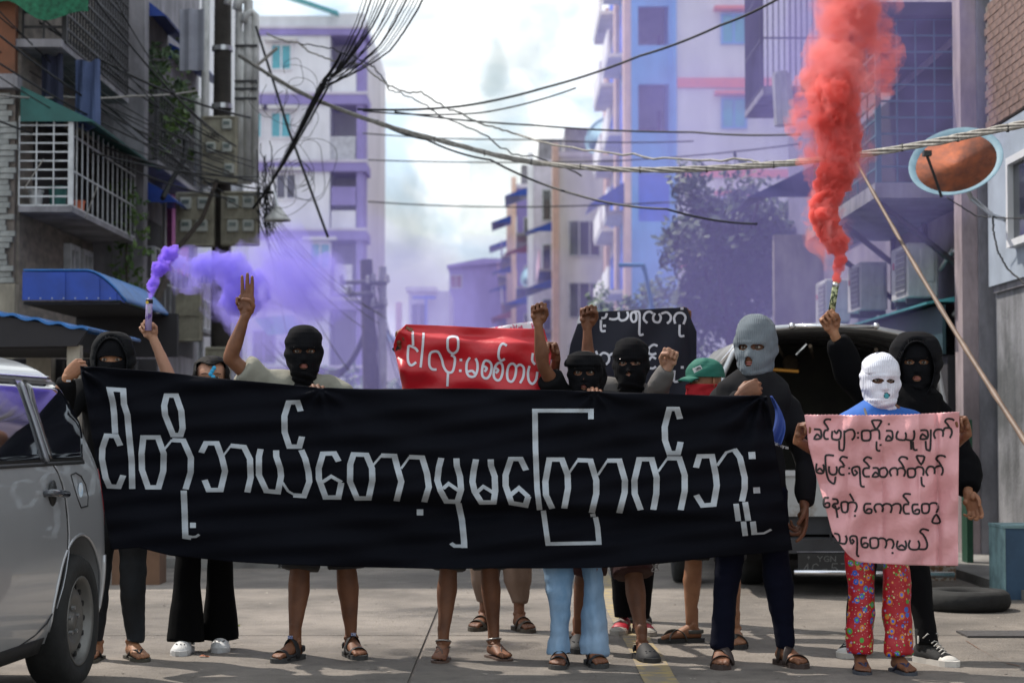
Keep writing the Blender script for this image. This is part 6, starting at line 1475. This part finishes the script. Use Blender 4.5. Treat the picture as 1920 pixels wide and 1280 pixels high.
kb_ = knit('black_knit', (.0045,.0045,.006), st=.15); kg_ = knit('grey_knit', (.165,.19,.215)); kw_ = knit('white_knit', (.74,.75,.84))
blackc = mat('black_cotton', (.005,.005,.006), .95, bump=.1, spec=.15); navyc = mat('navy_cotton', (.003,.004,.013), .95, bump=.1, spec=.15)
hoodc = mat('charcoal_hood', (.008,.0085,.010), .95, bump=.15, spec=.15); greyj = mat('grey_sleeve', (.13,.12,.115), .85, bump=.2)
strapb = mat('sandal_black', (.014,.014,.016), .7); soleb = mat('sole_dark', (.045,.045,.045), .8)
UP, CAMD = (0,0,1), (0,-1,0)

# 1 hooded person at far left
r, T, a = person('person in black hood with only eyes showing, gripping the left end of the banner', (212,632,10.25,4,1.06), [(168,1240,-6),(262,1238,30)],
   [dict(e=(112,800,10.0), w=(126,706,9.84), f=(.62,-.1,.55), p=(.3,1,0), pose='fist'), None], (blackc,'long',.012,.010), ('slim', mat('dark_denim', (.010,.014,.020), .85, var=.5, vscale=5, bump=.6, bscale=9), .028), ('flip_flop', strapb, mat('olive_sole', (.07,.065,.05), .8)),
   ('balaclava', kb_), .835, 0, holes=[(0,.118,.056,.0135)])
hood(r, T, hoodc, .022, (0,.10,.075,.115), -.05)
MB().box(P(128,714,9.84), (.022,.03,.008), .3).build('cuff_tag', M['white_metal'], r)
# 2 girl holding the purple flare
r, T, a2 = person('person with dark tied hair and blue face paint, arm up with the purple smoke flare', (396,672,10.5,8,1.04,-8), [(340,1226,-4),(413,1220,8)],
   [dict(s=(352,790,10.45), e=(324,722,10.35), w=(287,633,10.3), f=(-.50,-.25,.80), p=(.25,-1,-.1), pose='can'), None], (blackc,'short',.012,.010), ('flare', mat('matte_black_flare', (.003,.003,.0035), .97, spec=.1), .007), ('clog', mat('clog_white', (.66,.66,.66), .6), mat('clog_sole', (.6,.6,.6), .6)), None, .835, 2, girl=True, hands=.93, fs=.95)
hairm = mat('black_hair', (.007,.006,.006), .75, spec=.2, var=.4, vscale=30, bump=.3, bscale=60)
def hair(root, T, m, fringe=.16, length=-.05):
    return mask('hair', root, m, T, [], .014, zlo=length, nose=0, neck=.075, seed=5, top=.010, cut=lambda c, z: c.y < -.02 and z < fringe - .012*math.cos(c.x*60) and abs(c.x) < .072, nu=90, nv=70)
hair(r, T, hairm, .185)
for k, (dx, dz) in enumerate(((0,.0),(.006,.012),(-.005,-.012),(.004,-.024))):
    MB().sphere(T @ Vector((.006+dx*1.5, -.094-.001*k, .030+dz*1.3)), (.012,.005,.012), 5).build('face_paint', mat('cyan_paint', (.03,.42,.75), .5), r, True)
MB().sphere(T @ Vector((.0,.06,.10)), .035, 8).build('hair_bun', hairm, r, True)
W = P(281,603,10.26)
def flare(top, axis, W, label, m, m2, name='smoke_flare', L_=.16, r_=.0175):
    ax = Vector(axis).normalized(); e = empty(name, W, label, 'smoke flare'); q = Vector((0,0,1)).rotation_difference(ax).to_matrix()
    MB().lathe(W, [(.001,-.07),(r_,-.07),(r_,L_-.07),(r_*.8,L_-.066),(.001,L_-.064)], 20, M=q).build('tube', m, e, True)
    MB().lathe(W+ax*(L_-.075), [(r_*1.02,-.016),(r_*1.06,-.016),(r_*1.06,.004),(r_*1.02,.004)], 20, M=q).build('cap_ring', m2, e, True); return e, q
pf, q = flare(None, (.03,0,1), P(279,594,10.235), 'purple printed smoke flare tube held up at left', mat('flare_purple', (.10,.05,.28), .4, vscale=26, col2=(.35,.28,.5), lo=.5, hi=.6), M['black'])
MB().lathe(P(276,567,10.215), [(.001,-.002),(.008,-.002),(.008,.002),(.001,.002)], 14, axis='Y').build('round_emblem', mat('emblem_yellow', (.6,.4,.03), .5), pf)
for k in range(4): MB().box(P(280,576+k*3.2,10.214), (.013,.003,.003)).build('print_bar', M['white_metal'], pf)
# 3 three-finger salute
tee = mat('khaki_tee', (.26,.25,.205), .85, bump=.15, var=.15, vscale=6)
person('person in black balaclava and khaki tee raising a three-finger salute', (570,615,10.22,6,1.10), [(530,1240,-28),(670,1234,22)],
   [dict(s=(492,724,10.2), e=(431,672,10.12), w=(461,590,10.08), f=(.02,-.05,1), p=(-.1,-1,0), pose='three'), dict(e=(668,815,10.25), w=(607,762,9.89), f=(-.35,-.1,.9), p=(0,-1,.2), pose='grip')],
   (tee,'short',.013,.026), ('shorts', mat('dark_shorts', (.03,.03,.032), .9), .01), ('strap', strapb, soleb), ('balaclava', kb_, .009), .805, 1, hands=1.08)
# 5 bare-legged person behind the red cloth
person('bare-legged person in strappy sandals hidden behind the red cloth', (885,668,10.42,0,1.0), [(826,1240,-6),(942,1236,26)],
   [dict(e=(775,720,10.45), w=(752,650,10.26), f=(-.05,-.25,.85), p=(.75,-.6,0), pose='grip'), dict(e=(1030,745,10.5), w=(1043,672,10.25), f=(-.30,-.25,.85), p=(-.55,-.8,0), pose='grip')],
   (blackc,'short',.012,.01), ('shorts', mat('dark_shorts', (.03,.03,.032), .9), .01), ('thin', mat('sandal_brown', (.10,.06,.045), .6)), None, .835, 1, girl=True, hipk=.52, fs=.94, hands=.95)
for (x_, y_) in ((1,1),): 
    MB().box(P(742,653,10.24), (.035,.007,.022), .3, M=Matrix.Rotation(-.7,3,'Y')).build('phone', M['black']); tag(bpy.data.objects['phone'], 'dark phone held at the left edge of the red cloth', 'phone')
# 6 jeans person, raised fist
jeans = mat('light_denim', (.25,.36,.50), .85, vscale=5.5, bump=1.0, bscale=9, stretch=(1,1,.5), col2=(.13,.24,.38), lo=.36, hi=.62)
person('person in rolled black balaclava and pale blue jeans with right fist raised', (1097,657,10.22,-6,1.02), [(1047,1252,-6),(1122,1250,14)],
   [dict(s=(1050,740,10.25), e=(1018,686,10.12), w=(1009,606,10.05), f=(.0,-.05,1), p=(.15,-1,0), pose='fist'), dict(e=(1150,820,10.3), w=(1122,766,9.89), f=(-.22,-.1,.95), p=(0,-1,.1), pose='grip')],
   (blackc,'short',.012,.012), ('wide', jeans, .042), ('slide', strapb, soleb), ('balaclava', kb_, .008, .004, lambda a, phi, z: a*1.0 if z < .15 else a + Vector((a.x*.10-.006, -.012 if a.y < 0 else .004, -.010*(1 if z > .2 else 0)))), .835, 1, hands=1.0, fs=.96,
   holes=[(-.031,.112,.023,.013),(.031,.112,.021,.012),(0,.040,.015,.013)], girl=True)
# 7 dark shorts, raised fist behind
person('darker person in maroon shorts and black clogs whose raised fist rises behind the jeans wearer', (1108,668,10.5,0,.95), [(1082,1222,-4),(1216,1240,14)],
   [dict(s=(1112,765,10.5), e=(1103,690,10.5), w=(1101,612,10.45), f=(.0,-.1,1), p=(.2,-1,0), pose='fist'), None],
   (blackc,'short',.006,.01), ('longshorts', mat('maroon_shorts', (.045,.008,.008), .8), .012), ('clog_dark', strapb, strapb), ('balaclava', kb_, .006, .004), .835, 1, hands=1.08, fs=1.0, holes=[])
S = []
for s in [[(0,0),(3,3),(9,3),(12,0)],[(0,10),(3,6),(9,6),(12,10)],[(3,3),(3,6)],[(9,3),(9,6)],[(0,12),(12,11.5)]]: S.append([P(1222+a*1.1, 1056+c*1.2, 10.10) for a, c in s])
e = empty('emblem', P(1232,1066,10.12)); 
bpy.data.objects.remove(e)
sho = [o for o in bpy.data.objects if o.name.startswith('person')][-1]
strokes_on('shorts_emblem', sho, mat('emblem_grey', (.35,.33,.33), .7), S, .005, .003)
# 8 back, black balaclava, left fist up in grey sleeve
person('tall person in smooth black balaclava at the back raising a fist in a grey sleeve', (1183,638,11.2,-8,1.16), [(1162,1188,-14),(1212,1190,14)],
   [None, dict(s=(1228,748,11.2), e=(1236,722,11.0), w=(1251,690,10.95), f=(.22,-.2,.9), p=(-.2,-1,0), pose='fist')],
   (greyj,'long',.014,.012), ('slim', blackc, .014), ('red_sneaker', mat('sneaker_red', (.42,.012,.03), .5), mat('sneaker_sole', (.35,.32,.28), .7)), ('balaclava', kb_, .009), .835, 2, hands=1.12, holes=[(-.033,.112,.020,.010),(.028,.114,.024,.009),(-.004,.062,.012,.010)])
# 9 green cap
r, T, a = person('person in green cap and red face scarf looking left beside the grey balaclava', (1320,676,11.0,-62,1.0), [(1262,1204,-78),(1384,1214,4)],
   [None, None], (mat('charcoal_jacket', (.035,.036,.042), .85, bump=.15),'long',.012,.012), ('shorts', mat('dark_shorts', (.03,.03,.032), .9), .01), ('cross', mat('sandal_grey', (.09,.085,.075), .7), soleb), None, .835, 0, hipk=.52)
capm = mat('cap_green', (.012,.14,.10), .8, bump=.1)
e = empty('cap', (T @ Vector((0,0,0))) - r.location); e.parent = r
mask('crown', e, capm, T, [], .012, zlo=.135, nose=0, top=.012, seed=2, nu=60, nv=30)
br = MB(); br.grid(lambda u, v: T @ Vector(((u-.5)*.15*(1-.25*v*v), -.080-.085*v*math.sqrt(max(0,1-(2*u-1)**2*.8)), .022+.012*v-.035*v*v-.05*(u-.5)**2)), 16, 8); o = br.build('brim', capm, e, True); o.modifiers.new('solid','SOLIDIFY').thickness = .004
scarf = mask('face_scarf', r, mat('scarf_red', (.50,.01,.02), .8, bump=.15), T, [], .012, zlo=-.09, nose=.8, neck=.085, seed=9, cut=lambda c, z: z > .098 or c.y > .05, nu=90, nv=60)
def cap_logo():
    b = MB(); c0 = (1308,690); D_ = 10.86
    q = lambda x, y: P(c0[0]+x, c0[1]+y, D_)
    b.prism([q(-10,1), q(5,-6), q(9,1), q(-6,9)], (0,.006,0)); o = b.build('logo_patch', mat('logo_white', (.75,.75,.75), .6), e)
    k = MB(); k.prism([q(-5,1.6), q(3.5,-3.2), q(1.4,.8)], (0,-.002,0)); k.prism([q(-4,5.2), q(-.5,2), q(5.5,1)], (0,-.002,0)); k.prism([q(4.2,-2.6), q(7,1.1), q(3,1.0)], (0,-.002,0)); k.build('logo_mark', M['black'], o)
cap_logo()
# 10 grey balaclava
def gl(a, phi, z):
    if z > .15: a = a + Vector((0, .0, .018*((z-.15)/.077)))
    return a
r, T, a = person('tall person in ribbed grey balaclava and black jacket gripping the right end of the banner', (1417,603,10.12,-24,1.20), [(1352,1252,-8),(1493,1250,24)],
   [dict(s=(1352,752,10.2), e=(1368,818,10.15), w=(1388,742,9.84), f=(.80,-.1,.42), p=(.2,1,0), pose='fist'), dict(s=(1480,765,10.2), e=(1512,868,10.15), w=(1508,950,10.05), f=(-.06,-.2,-1), p=(-1,-.2,0), pose='point')],
   (mat('black_jacket', (.009,.009,.011), .9, bump=.3, bscale=12, spec=.2),'long',.013,.022), ('slim', navyc, .028), ('wrap', mat('sandal_dkbrown', (.03,.018,.015), .6), mat('sandal_sole', (.05,.03,.025), .7)), ('balaclava', kg_, .010, .012, gl), .84, 1, hands=1.12,
   holes=[(-.030,.116,.024,.0135),(.032,.116,.026,.0135),(-.002,.054,.017,.021)], fs=1.05)
MB().tube([P(1380,753,9.82), P(1386,747,9.79), P(1392,743,9.82)], .006, 6).build('wristband', mat('band_red', (.6,.03,.05), .6), r, True)
mb = MB(); mb.grid(lambda u, v: P(1444+ (4+18*math.sin(math.pi*v*.9))*u + 6*math.sin(v*5)*(1-u) + 10*v, 742+92*v, 9.86+.02*math.sin(u*6+v*5)), 8, 20); o = mb.build('blue_scarf', mat('blue_scarf', (.03,.07,.30), .6), r, True); o.modifiers.new('solid','SOLIDIFY').thickness = .003
S = []
font = {'C': [[(4,1),(0,0),(0,6),(4,5.5)]], 'o': [[(0,2),(3,2),(3,6),(0,6),(0,2)]], 'l': [[(0,0),(0,6)]], 'e': [[(3,4),(0,4),(0,2),(3,2),(3,4)],[(0,4),(0,6),(3,6)]], 'g': [[(3,2),(0,2),(0,6),(3,6)],[(3,2),(3,8),(0,8)]], 'r': [[(0,2),(0,6)],[(0,3),(3,2)]], 'a': [[(0,2),(3,2),(3,6),(0,6),(0,4),(3,4)]], 'n': [[(0,2),(0,6)],[(0,2),(3,2),(3,6)]], 'm': [[(0,6),(0,2),(3,2),(3,6)]], 't': [[(1,0),(1,6),(3,6)]]}
for i, ch in enumerate('Collegram'):
    for s in font.get(ch, []): S.append([P(1451+i*3.1+a_*.65, 828+i*1.0+c*.9, 9.86) for a_, c in s])
strokes_on('jacket_print', r, M['white_metal'], S, .0022, .002)
# 11 white balaclava, pink cloth
floral = mat('floral_red', (.52,.008,.02), .5, bump=.8, bscale=7, stretch=(1,1,.5))
def make_floral():
    n = floral.node_tree; b_ = n.nodes['Principled BSDF']; t = n.nodes.new('ShaderNodeTexCoord'); prev = None
    base = n.nodes.new('ShaderNodeRGB'); base.outputs[0].default_value = (.40,.006,.016,1); prev = base.outputs[0]
    for sc, th, cols, off in ((29,.38,[(.03,.10,.5),(.08,.3,.04),(.6,.2,.03),(.05,.12,.45)],0),(54,.27,[(.7,.3,.06),(.12,.35,.06),(.1,.15,.5),(.75,.5,.3)],3.1),(80,.16,[(.7,.45,.4),(.6,.25,.05),(.75,.5,.45),(.1,.1,.4)],7.7)):
        mp = n.nodes.new('ShaderNodeMapping'); mp.inputs['Location'].default_value = (off,off,off); mp.inputs['Scale'].default_value = (1,.35,.8); n.links.new(t.outputs['Object'], mp.inputs[0])
        v = n.nodes.new('ShaderNodeTexVoronoi'); v.inputs['Scale'].default_value = sc; n.links.new(mp.outputs[0], v.inputs['Vector'])
        for k, (a0, inner) in enumerate(((th, False), (th*.5, True))):
            lt_ = n.nodes.new('ShaderNodeMath'); lt_.operation = 'LESS_THAN'; lt_.inputs[1].default_value = a0; n.links.new(v.outputs['Distance'], lt_.inputs[0])
            cr_ = n.nodes.new('ShaderNodeValToRGB'); cr_.color_ramp.interpolation = 'CONSTANT'
            while len(cr_.color_ramp.elements) < 4: cr_.color_ramp.elements.new(.5)
            for q_, c_ in enumerate(cols):
                cr_.color_ramp.elements[q_].position = q_*.25; c2 = cols[(q_+2) % 4] if inner else c_; cr_.color_ramp.elements[q_].color = (*[min(1, x*(1.5 if inner else 1)) for x in c2], 1)
            n.links.new(v.outputs['Color'], cr_.inputs[0]); m_ = n.nodes.new('ShaderNodeMix'); m_.data_type = 'RGBA'
            n.links.new(lt_.outputs[0], m_.inputs[0]); n.links.new(prev, m_.inputs[6]); n.links.new(cr_.outputs[0], m_.inputs[7]); prev = m_.outputs[2]
    n.links.new(prev, b_.inputs['Base Color'])
make_floral()
def wl_(a, phi, z):
    if z < .03 and z > -.04: a = a*1.0 + Vector((a.x*.05, a.y*.05, 0))
    if z > .15: a = a + Vector((.004*math.sin(phi*3), 0, .006*math.sin(phi*2+1)))
    return a
r, T, a = person('short person in white balaclava and red floral trousers holding the pink cloth', (1650,668,9.86,2,1.08), [(1617,1262,-4),(1700,1263,14)],
   [dict(e=(1560,860,9.75), w=(1494,826,9.50), f=(.25,-.1,.95), p=(.8,-.55,0), pose='grip'), dict(e=(1755,860,9.75), w=(1814,812,9.50), f=(-.35,-.1,.9), p=(-.8,-.55,0), pose='grip')],
   (mat('blue_tee', (.02,.12,.46), .8, bump=.15, var=.15),'short',.014,.012), ('pyjama', floral, .026), ('flip_flop', mat('thong_navy', (.03,.03,.07), .6), mat('thong_sole', (.06,.065,.08), .8)), ('balaclava', kw_, .011, .010, wl_), .79, 1, hands=.92, fs=.9,
   holes=[(-.029,.112,.0245,.0115),(.027,.112,.021,.0105),(.006,.045,.014,.014)])
MB().sphere(T @ Vector((.006,-.098,-.073)), (.014,.006,.015), 8).build('face_mask', mat('turq_mask', (.06,.34,.40), .7, bump=.2), r, True)
MB().tube([P(1621,766,9.66), P(1625,780,9.62)], .006, 6).build('bag_strap', greyj, r)
# 12 tall hooded person with the red flare
r, T, a12 = person('tall person in black hoodie behind the pink cloth, arm up with the red smoke flare', (1716,633,10.5,-8,1.20), [(1592,1230,-26),(1768,1246,30)],
   [dict(s=(1655,775,10.5), e=(1598,706,10.4), w=(1563,622,10.3), f=(-.50,-.2,.85), p=(.25,-1,0), pose='can'), dict(s=(1768,790,10.5), e=(1812,870,10.4), w=(1815,925,10.25), f=(.25,-.35,-.8), p=(-.6,-.8,0), pose='relax')],
   (mat('hoodie_black', (.004,.004,.005), .95, bump=.15, spec=.1),'long',.028,.014,.86), ('slim', blackc, .012), ('sneaker', mat('canvas_black', (.015,.015,.016), .85), mat('rubber_white', (.60,.58,.54), .6)), ('balaclava', kb_, .009), .835, 0, hands=1.08, fs=1.12)
hood(r, T, mat('hoodie_hood', (.008,.008,.010), .95, bump=.15, spec=.15), .032, (0,.085,.074,.118), -.06)
rf, q = flare(None, (.16,0,1), P(1562,566,10.3), 'green and cream camouflage smoke flare tube held up at right', mat('flare_camo', (.42,.45,.25), .5, vscale=55, col2=(.03,.05,.015), lo=.45, hi=.52), M['steel'], L_=.17, r_=.017)
# 13 khaki trousers behind
person('person in khaki ankle-gathered trousers standing behind the red cloth holder', (940,672,11.7,0,1.0), [(895,1181,-22),(987,1184,22)],
   [dict(e=(900,700,11.4), w=(915,655,11.1), f=(0,-.2,1), p=(0,-1,0), pose='grip'), dict(e=(990,700,11.4), w=(985,650,11.1), f=(0,-.2,1), p=(0,-1,0), pose='grip')],
   (mat('brown_tee', (.12,.09,.07), .85),'short',.014,.01), ('baggy', mat('khaki_baggy', (.20,.13,.095), .9, bump=.9, bscale=8, stretch=(1.4,1.4,.3), var=.2, vscale=5), .016), ('slide', mat('olive_slide', (.07,.055,.04), .6), mat('olive_slide', (.07,.055,.04), .6)), None, .835, 1, build_head=True, girl=True)
hp_ = [o for o in bpy.data.objects if o.name.startswith('person')][-1]
# 14 hidden holder of black placard
person('dark-clothed person hidden behind the black placard cloth at the back', (1225,660,12.2,0,1.0), [(1178,1166,-5),(1204,1167,5)],
   [dict(e=(1130,690,12.1), w=(1108,625,11.9), f=(0,-.2,1), p=(0,-1,0), pose='grip'), dict(e=(1290,690,12.1), w=(1284,610,11.9), f=(0,-.2,1), p=(0,-1,0), pose='grip')],
   (blackc,'short',.012,.01), ('slim', blackc, .01), ('clog_dark', strapb, strapb), ('balaclava', kb_), .835, 1)
# ------------------------------------------------------------------ smoke: real volumes inside billowing closed surfaces
def vol(name, col, dens, aniso=.15, absorb=None, ns=0, lo=.40, hi=.62):
    m = bpy.data.materials.new(name); m.use_nodes = True; n = m.node_tree; n.nodes.clear()
    o = n.nodes.new('ShaderNodeOutputMaterial'); v = n.nodes.new('ShaderNodeVolumePrincipled')
    v.inputs['Color'].default_value = (*col, 1); v.inputs['Density'].default_value = dens; v.inputs['Anisotropy'].default_value = aniso
    if absorb: v.inputs['Absorption Color'].default_value = (*absorb, 1)
    n.links.new(v.outputs[0], o.inputs['Volume'])
    if ns:
        t = n.nodes.new('ShaderNodeTexCoord'); z = n.nodes.new('ShaderNodeTexNoise'); z.inputs['Scale'].default_value = ns; z.inputs['Detail'].default_value = 5; z.inputs['Roughness'].default_value = .62; z.inputs['Distortion'].default_value = .7
        r = n.nodes.new('ShaderNodeMapRange'); r.inputs['From Min'].default_value = lo; r.inputs['From Max'].default_value = hi; r.inputs['To Max'].default_value = dens
        n.links.new(t.outputs['Object'], z.inputs['Vector']); n.links.new(z.outputs['Fac'], r.inputs['Value']); n.links.new(r.outputs[0], v.inputs['Density'])
    return m
def puff(name, blobs, m, vox, amp, k, seed, label=None, cat=None, group=None, shrink=1.0, jit=0.35, parent=None):
    mb = MB(); rs = random.Random(seed)
    for (c, r_) in blobs:
        mb.sphere(c, r_*shrink, 8)
        for q in range(5):
            d = Vector((rs.gauss(0,1), rs.gauss(0,.6), rs.gauss(0,1))).normalized(); mb.sphere(Vector(c)+d*r_*shrink*(.55+jit*rs.random()), r_*shrink*rs.uniform(.35,.62), 6)
    V, F, N = voxel(mb, vox, 2)
    def bil(kk, sd_, pw=.8): return 1-2*np.abs(lump(V, kk, sd_, 7))**pw
    W = V + 0; d = bil(k, seed)*.5 + bil(k*2.1, seed+1)*.38 + bil(k*4.3, seed+2)*.27 + (bil(k*8.5, seed+3)*.16 if vox < .016 else 0)
    V = V + N*(d*amp)[:,None]
    V = V + N*(bil(k*.45, seed+9)*amp*.5)[:,None]; o = from_arrays(name, V, F, m, parent)
    if parent is None: tag(o, label, cat, group, 'stuff')
    return o
def path_blobs(pts, D0, D1, step=.55):
    out = []; n = len(pts)
    for i in range(n-1):
        (x0,y0,r0), (x1,y1,r1) = pts[i], pts[i+1]; q = max(1, int(math.hypot(x1-x0, y1-y0)/((r0+r1)/2*step)))
        for k in range(q):
            t = k/q; D = D0+(D1-D0)*(i+t)/n; out.append((P(x0+(x1-x0)*t, y0+(y1-y0)*t, D), (r0+(r1-r0)*t)*D/FPX))
    return out
rc = (.994,.29,.26); pc = (.36,.27,.95)
low = [(1568,528,5),(1570,512,7),(1574,494,11),(1575,470,17),(1562,450,26),(1550,432,32),(1545,408,33),(1542,384,32),(1552,360,32),(1562,335,34),(1572,312,38)]
mid = [(1566,322,38),(1574,298,42),(1582,270,44),(1578,245,46),(1566,222,50),(1564,200,54),(1562,175,54),(1566,150,50)]
upp = [(1562,165,50),(1566,130,50),(1574,95,50),(1582,55,52),(1592,15,54),(1600,-30,58),(1606,-80,62)]
B1, B2, B3 = path_blobs(low, 10.3, 10.5), path_blobs(mid, 10.5, 10.6), path_blobs(upp, 10.6, 10.9)
puff('red_smoke', B1, vol('red_dense', rc, 60), .012, .022, 32, 1, 'dense red smoke column pouring up from the flare at right', 'smoke', shrink=.84)
puff('red_smoke', B2, vol('red_mid', rc, 42, ns=9, lo=.30, hi=.60), .015, .030, 24, 2, 'middle billows of the red smoke column', 'smoke', shrink=.84)
puff('red_smoke', B3, vol('red_thin', (.99,.40,.38), 17, ns=5.5, lo=.36, hi=.66), .022, .045, 16, 3, 'paler upper part of the red smoke column', 'smoke', shrink=.9)
puff('red_smoke', B3, vol('red_core', (.99,.32,.30), 10), .022, .045, 18, 13, 'denser core inside the upper red smoke', 'smoke', shrink=.55)
puff('red_smoke', B1[4:]+B2+B3, vol('red_veil', (.97,.38,.38), 9, ns=8, lo=.46, hi=.66), .03, .06, 13, 4, 'thin red veil around the red smoke column', 'smoke', shrink=1.25)
puff('red_smoke', path_blobs([(1520,190,30),(1508,235,30),(1516,275,24),(1530,330,18),(1522,420,14)], 10.5, 10.5)+path_blobs([(1640,60,40),(1660,120,34),(1640,180,28)], 10.8, 10.8), vol('red_wisp', (.97,.36,.36), 14, ns=10, lo=.42, hi=.62), .02, .04, 18, 5, 'thin wisps at the sides of the red column', 'smoke', shrink=1.0)
# purple plume at the left flare
pl1 = [(281,556,4),(283,545,7),(287,530,10),(295,512,14),(306,497,18),(318,480,22),(330,478,23)]
puff('purple_smoke', path_blobs(pl1, 10.25, 10.6), vol('purple_dense', (.46,.30,.97), 105, ns=24, lo=.33, hi=.62), .009, .017, 55, 21, 'dense violet smoke leaving the flare at left', 'smoke', shrink=.8)
pl2 = [(325,486,20),(350,500,24),(375,505,30),(400,500,38),(425,505,44),(445,530,48),(452,560,44),(480,545,36),(420,560,30)]
puff('purple_smoke', path_blobs(pl2, 10.65, 11.2), vol('purple_mid', (.46,.39,.97), 32, ns=6.5, lo=.36, hi=.66), .014, .034, 24, 22, 'blue violet smoke cloud drifting behind the three-finger salute', 'smoke', shrink=.8)
pl3 = [(335,500,26),(400,530,44),(440,560,60),(490,520,60),(540,500,62),(590,530,56),(620,560,44)]
puff('purple_smoke', path_blobs(pl3, 11.0, 12.2), vol('purple_thin', (.46,.40,.95), 7, ns=3.2, lo=.38, hi=.66), .04, .08, 10, 23, 'thin violet smoke spreading right of the salute', 'smoke', shrink=1.0)
pl4 = [(500,520,46),(530,520,56),(520,560,70),(470,620,50),(560,600,60),(600,500,40)]
puff('purple_smoke', path_blobs(pl4, 12.6, 14.5), vol('purple_veil', (.46,.40,.93), 2.6, ns=1.6, lo=.38, hi=.66), .06, .10, 8, 24, 'faint violet veil in front of the left pole', 'smoke', shrink=1.1)
# drifting violet haze over the street
def cloud(label, c, r_, dens, seed, col=(.44,.40,.90), amp=.12, ns=0):
    mb = MB(); mb.sphere(c, r_, 24); k = 9/max(r_)
    V = np.array([tuple(v) for v in mb.v]); C = np.array(c); d = (V-C); n = d/np.maximum(1e-6, np.linalg.norm(d, axis=1))[:,None]
    rs = np.random.RandomState(seed); L = lump(n*3.0, 1.6, seed)*amp + lump(n*3.0, 4.0, seed+1)*amp*.4
    V = C + d*(1+L)[:,None]; o = from_arrays('smoke_haze', V, mb.f, vol('haze%d' % seed, col, dens, .25, ns=ns, lo=.36, hi=.66)); return tag(o, label, 'smoke', kind='stuff')
def ctr(px, py, D): return tuple(P(px, py, D))
cloud('violet haze filling the right side of the street behind the pickup', ctr(1430, 300, 34), (3.5, 14, 4.4), .036, 31, ns=.22)
cloud('violet haze drifting before the dark canopied building', ctr(1400, 130, 27), (2.2, 5, 2.0), .09, 32, ns=.5)
cloud('violet haze wrapped round the caged balcony at right', ctr(1650, 190, 17.2), (1.0, 1.2, 1.5), .26, 41, ns=.8)
cloud('violet haze low behind the grey balaclava', ctr(1400, 600, 22), (1.9, 5, 1.4), .05, 33)
cloud('violet haze around the second pole and lavender building foot', ctr(560, 620, 42), (4.0, 10, 2.4), .026, 34)
cloud('violet haze hanging over the far end of the street', ctr(900, 640, 105), (15, 26, 4.6), .0085, 35)
cloud('violet haze against the lavender building', ctr(600, 350, 62), (4.5, 9, 6), .005, 36)
cloud('grey smoke wisp in the open sky by the lavender building', ctr(735, 400, 170), (3.4, 4, 4.2), .24, 37, (.35,.42,.42), .35, ns=.16)
cloud('grey smoke wisp rising in the middle of the open sky', ctr(925, 300, 190), (3.2, 4, 12), .18, 38, (.38,.47,.50), .3, ns=.16)
cloud('grey smoke wisp high in the middle of the open sky', ctr(960, 60, 190), (4.2, 4, 6), .14, 39, (.40,.50,.54), .3, ns=.16)
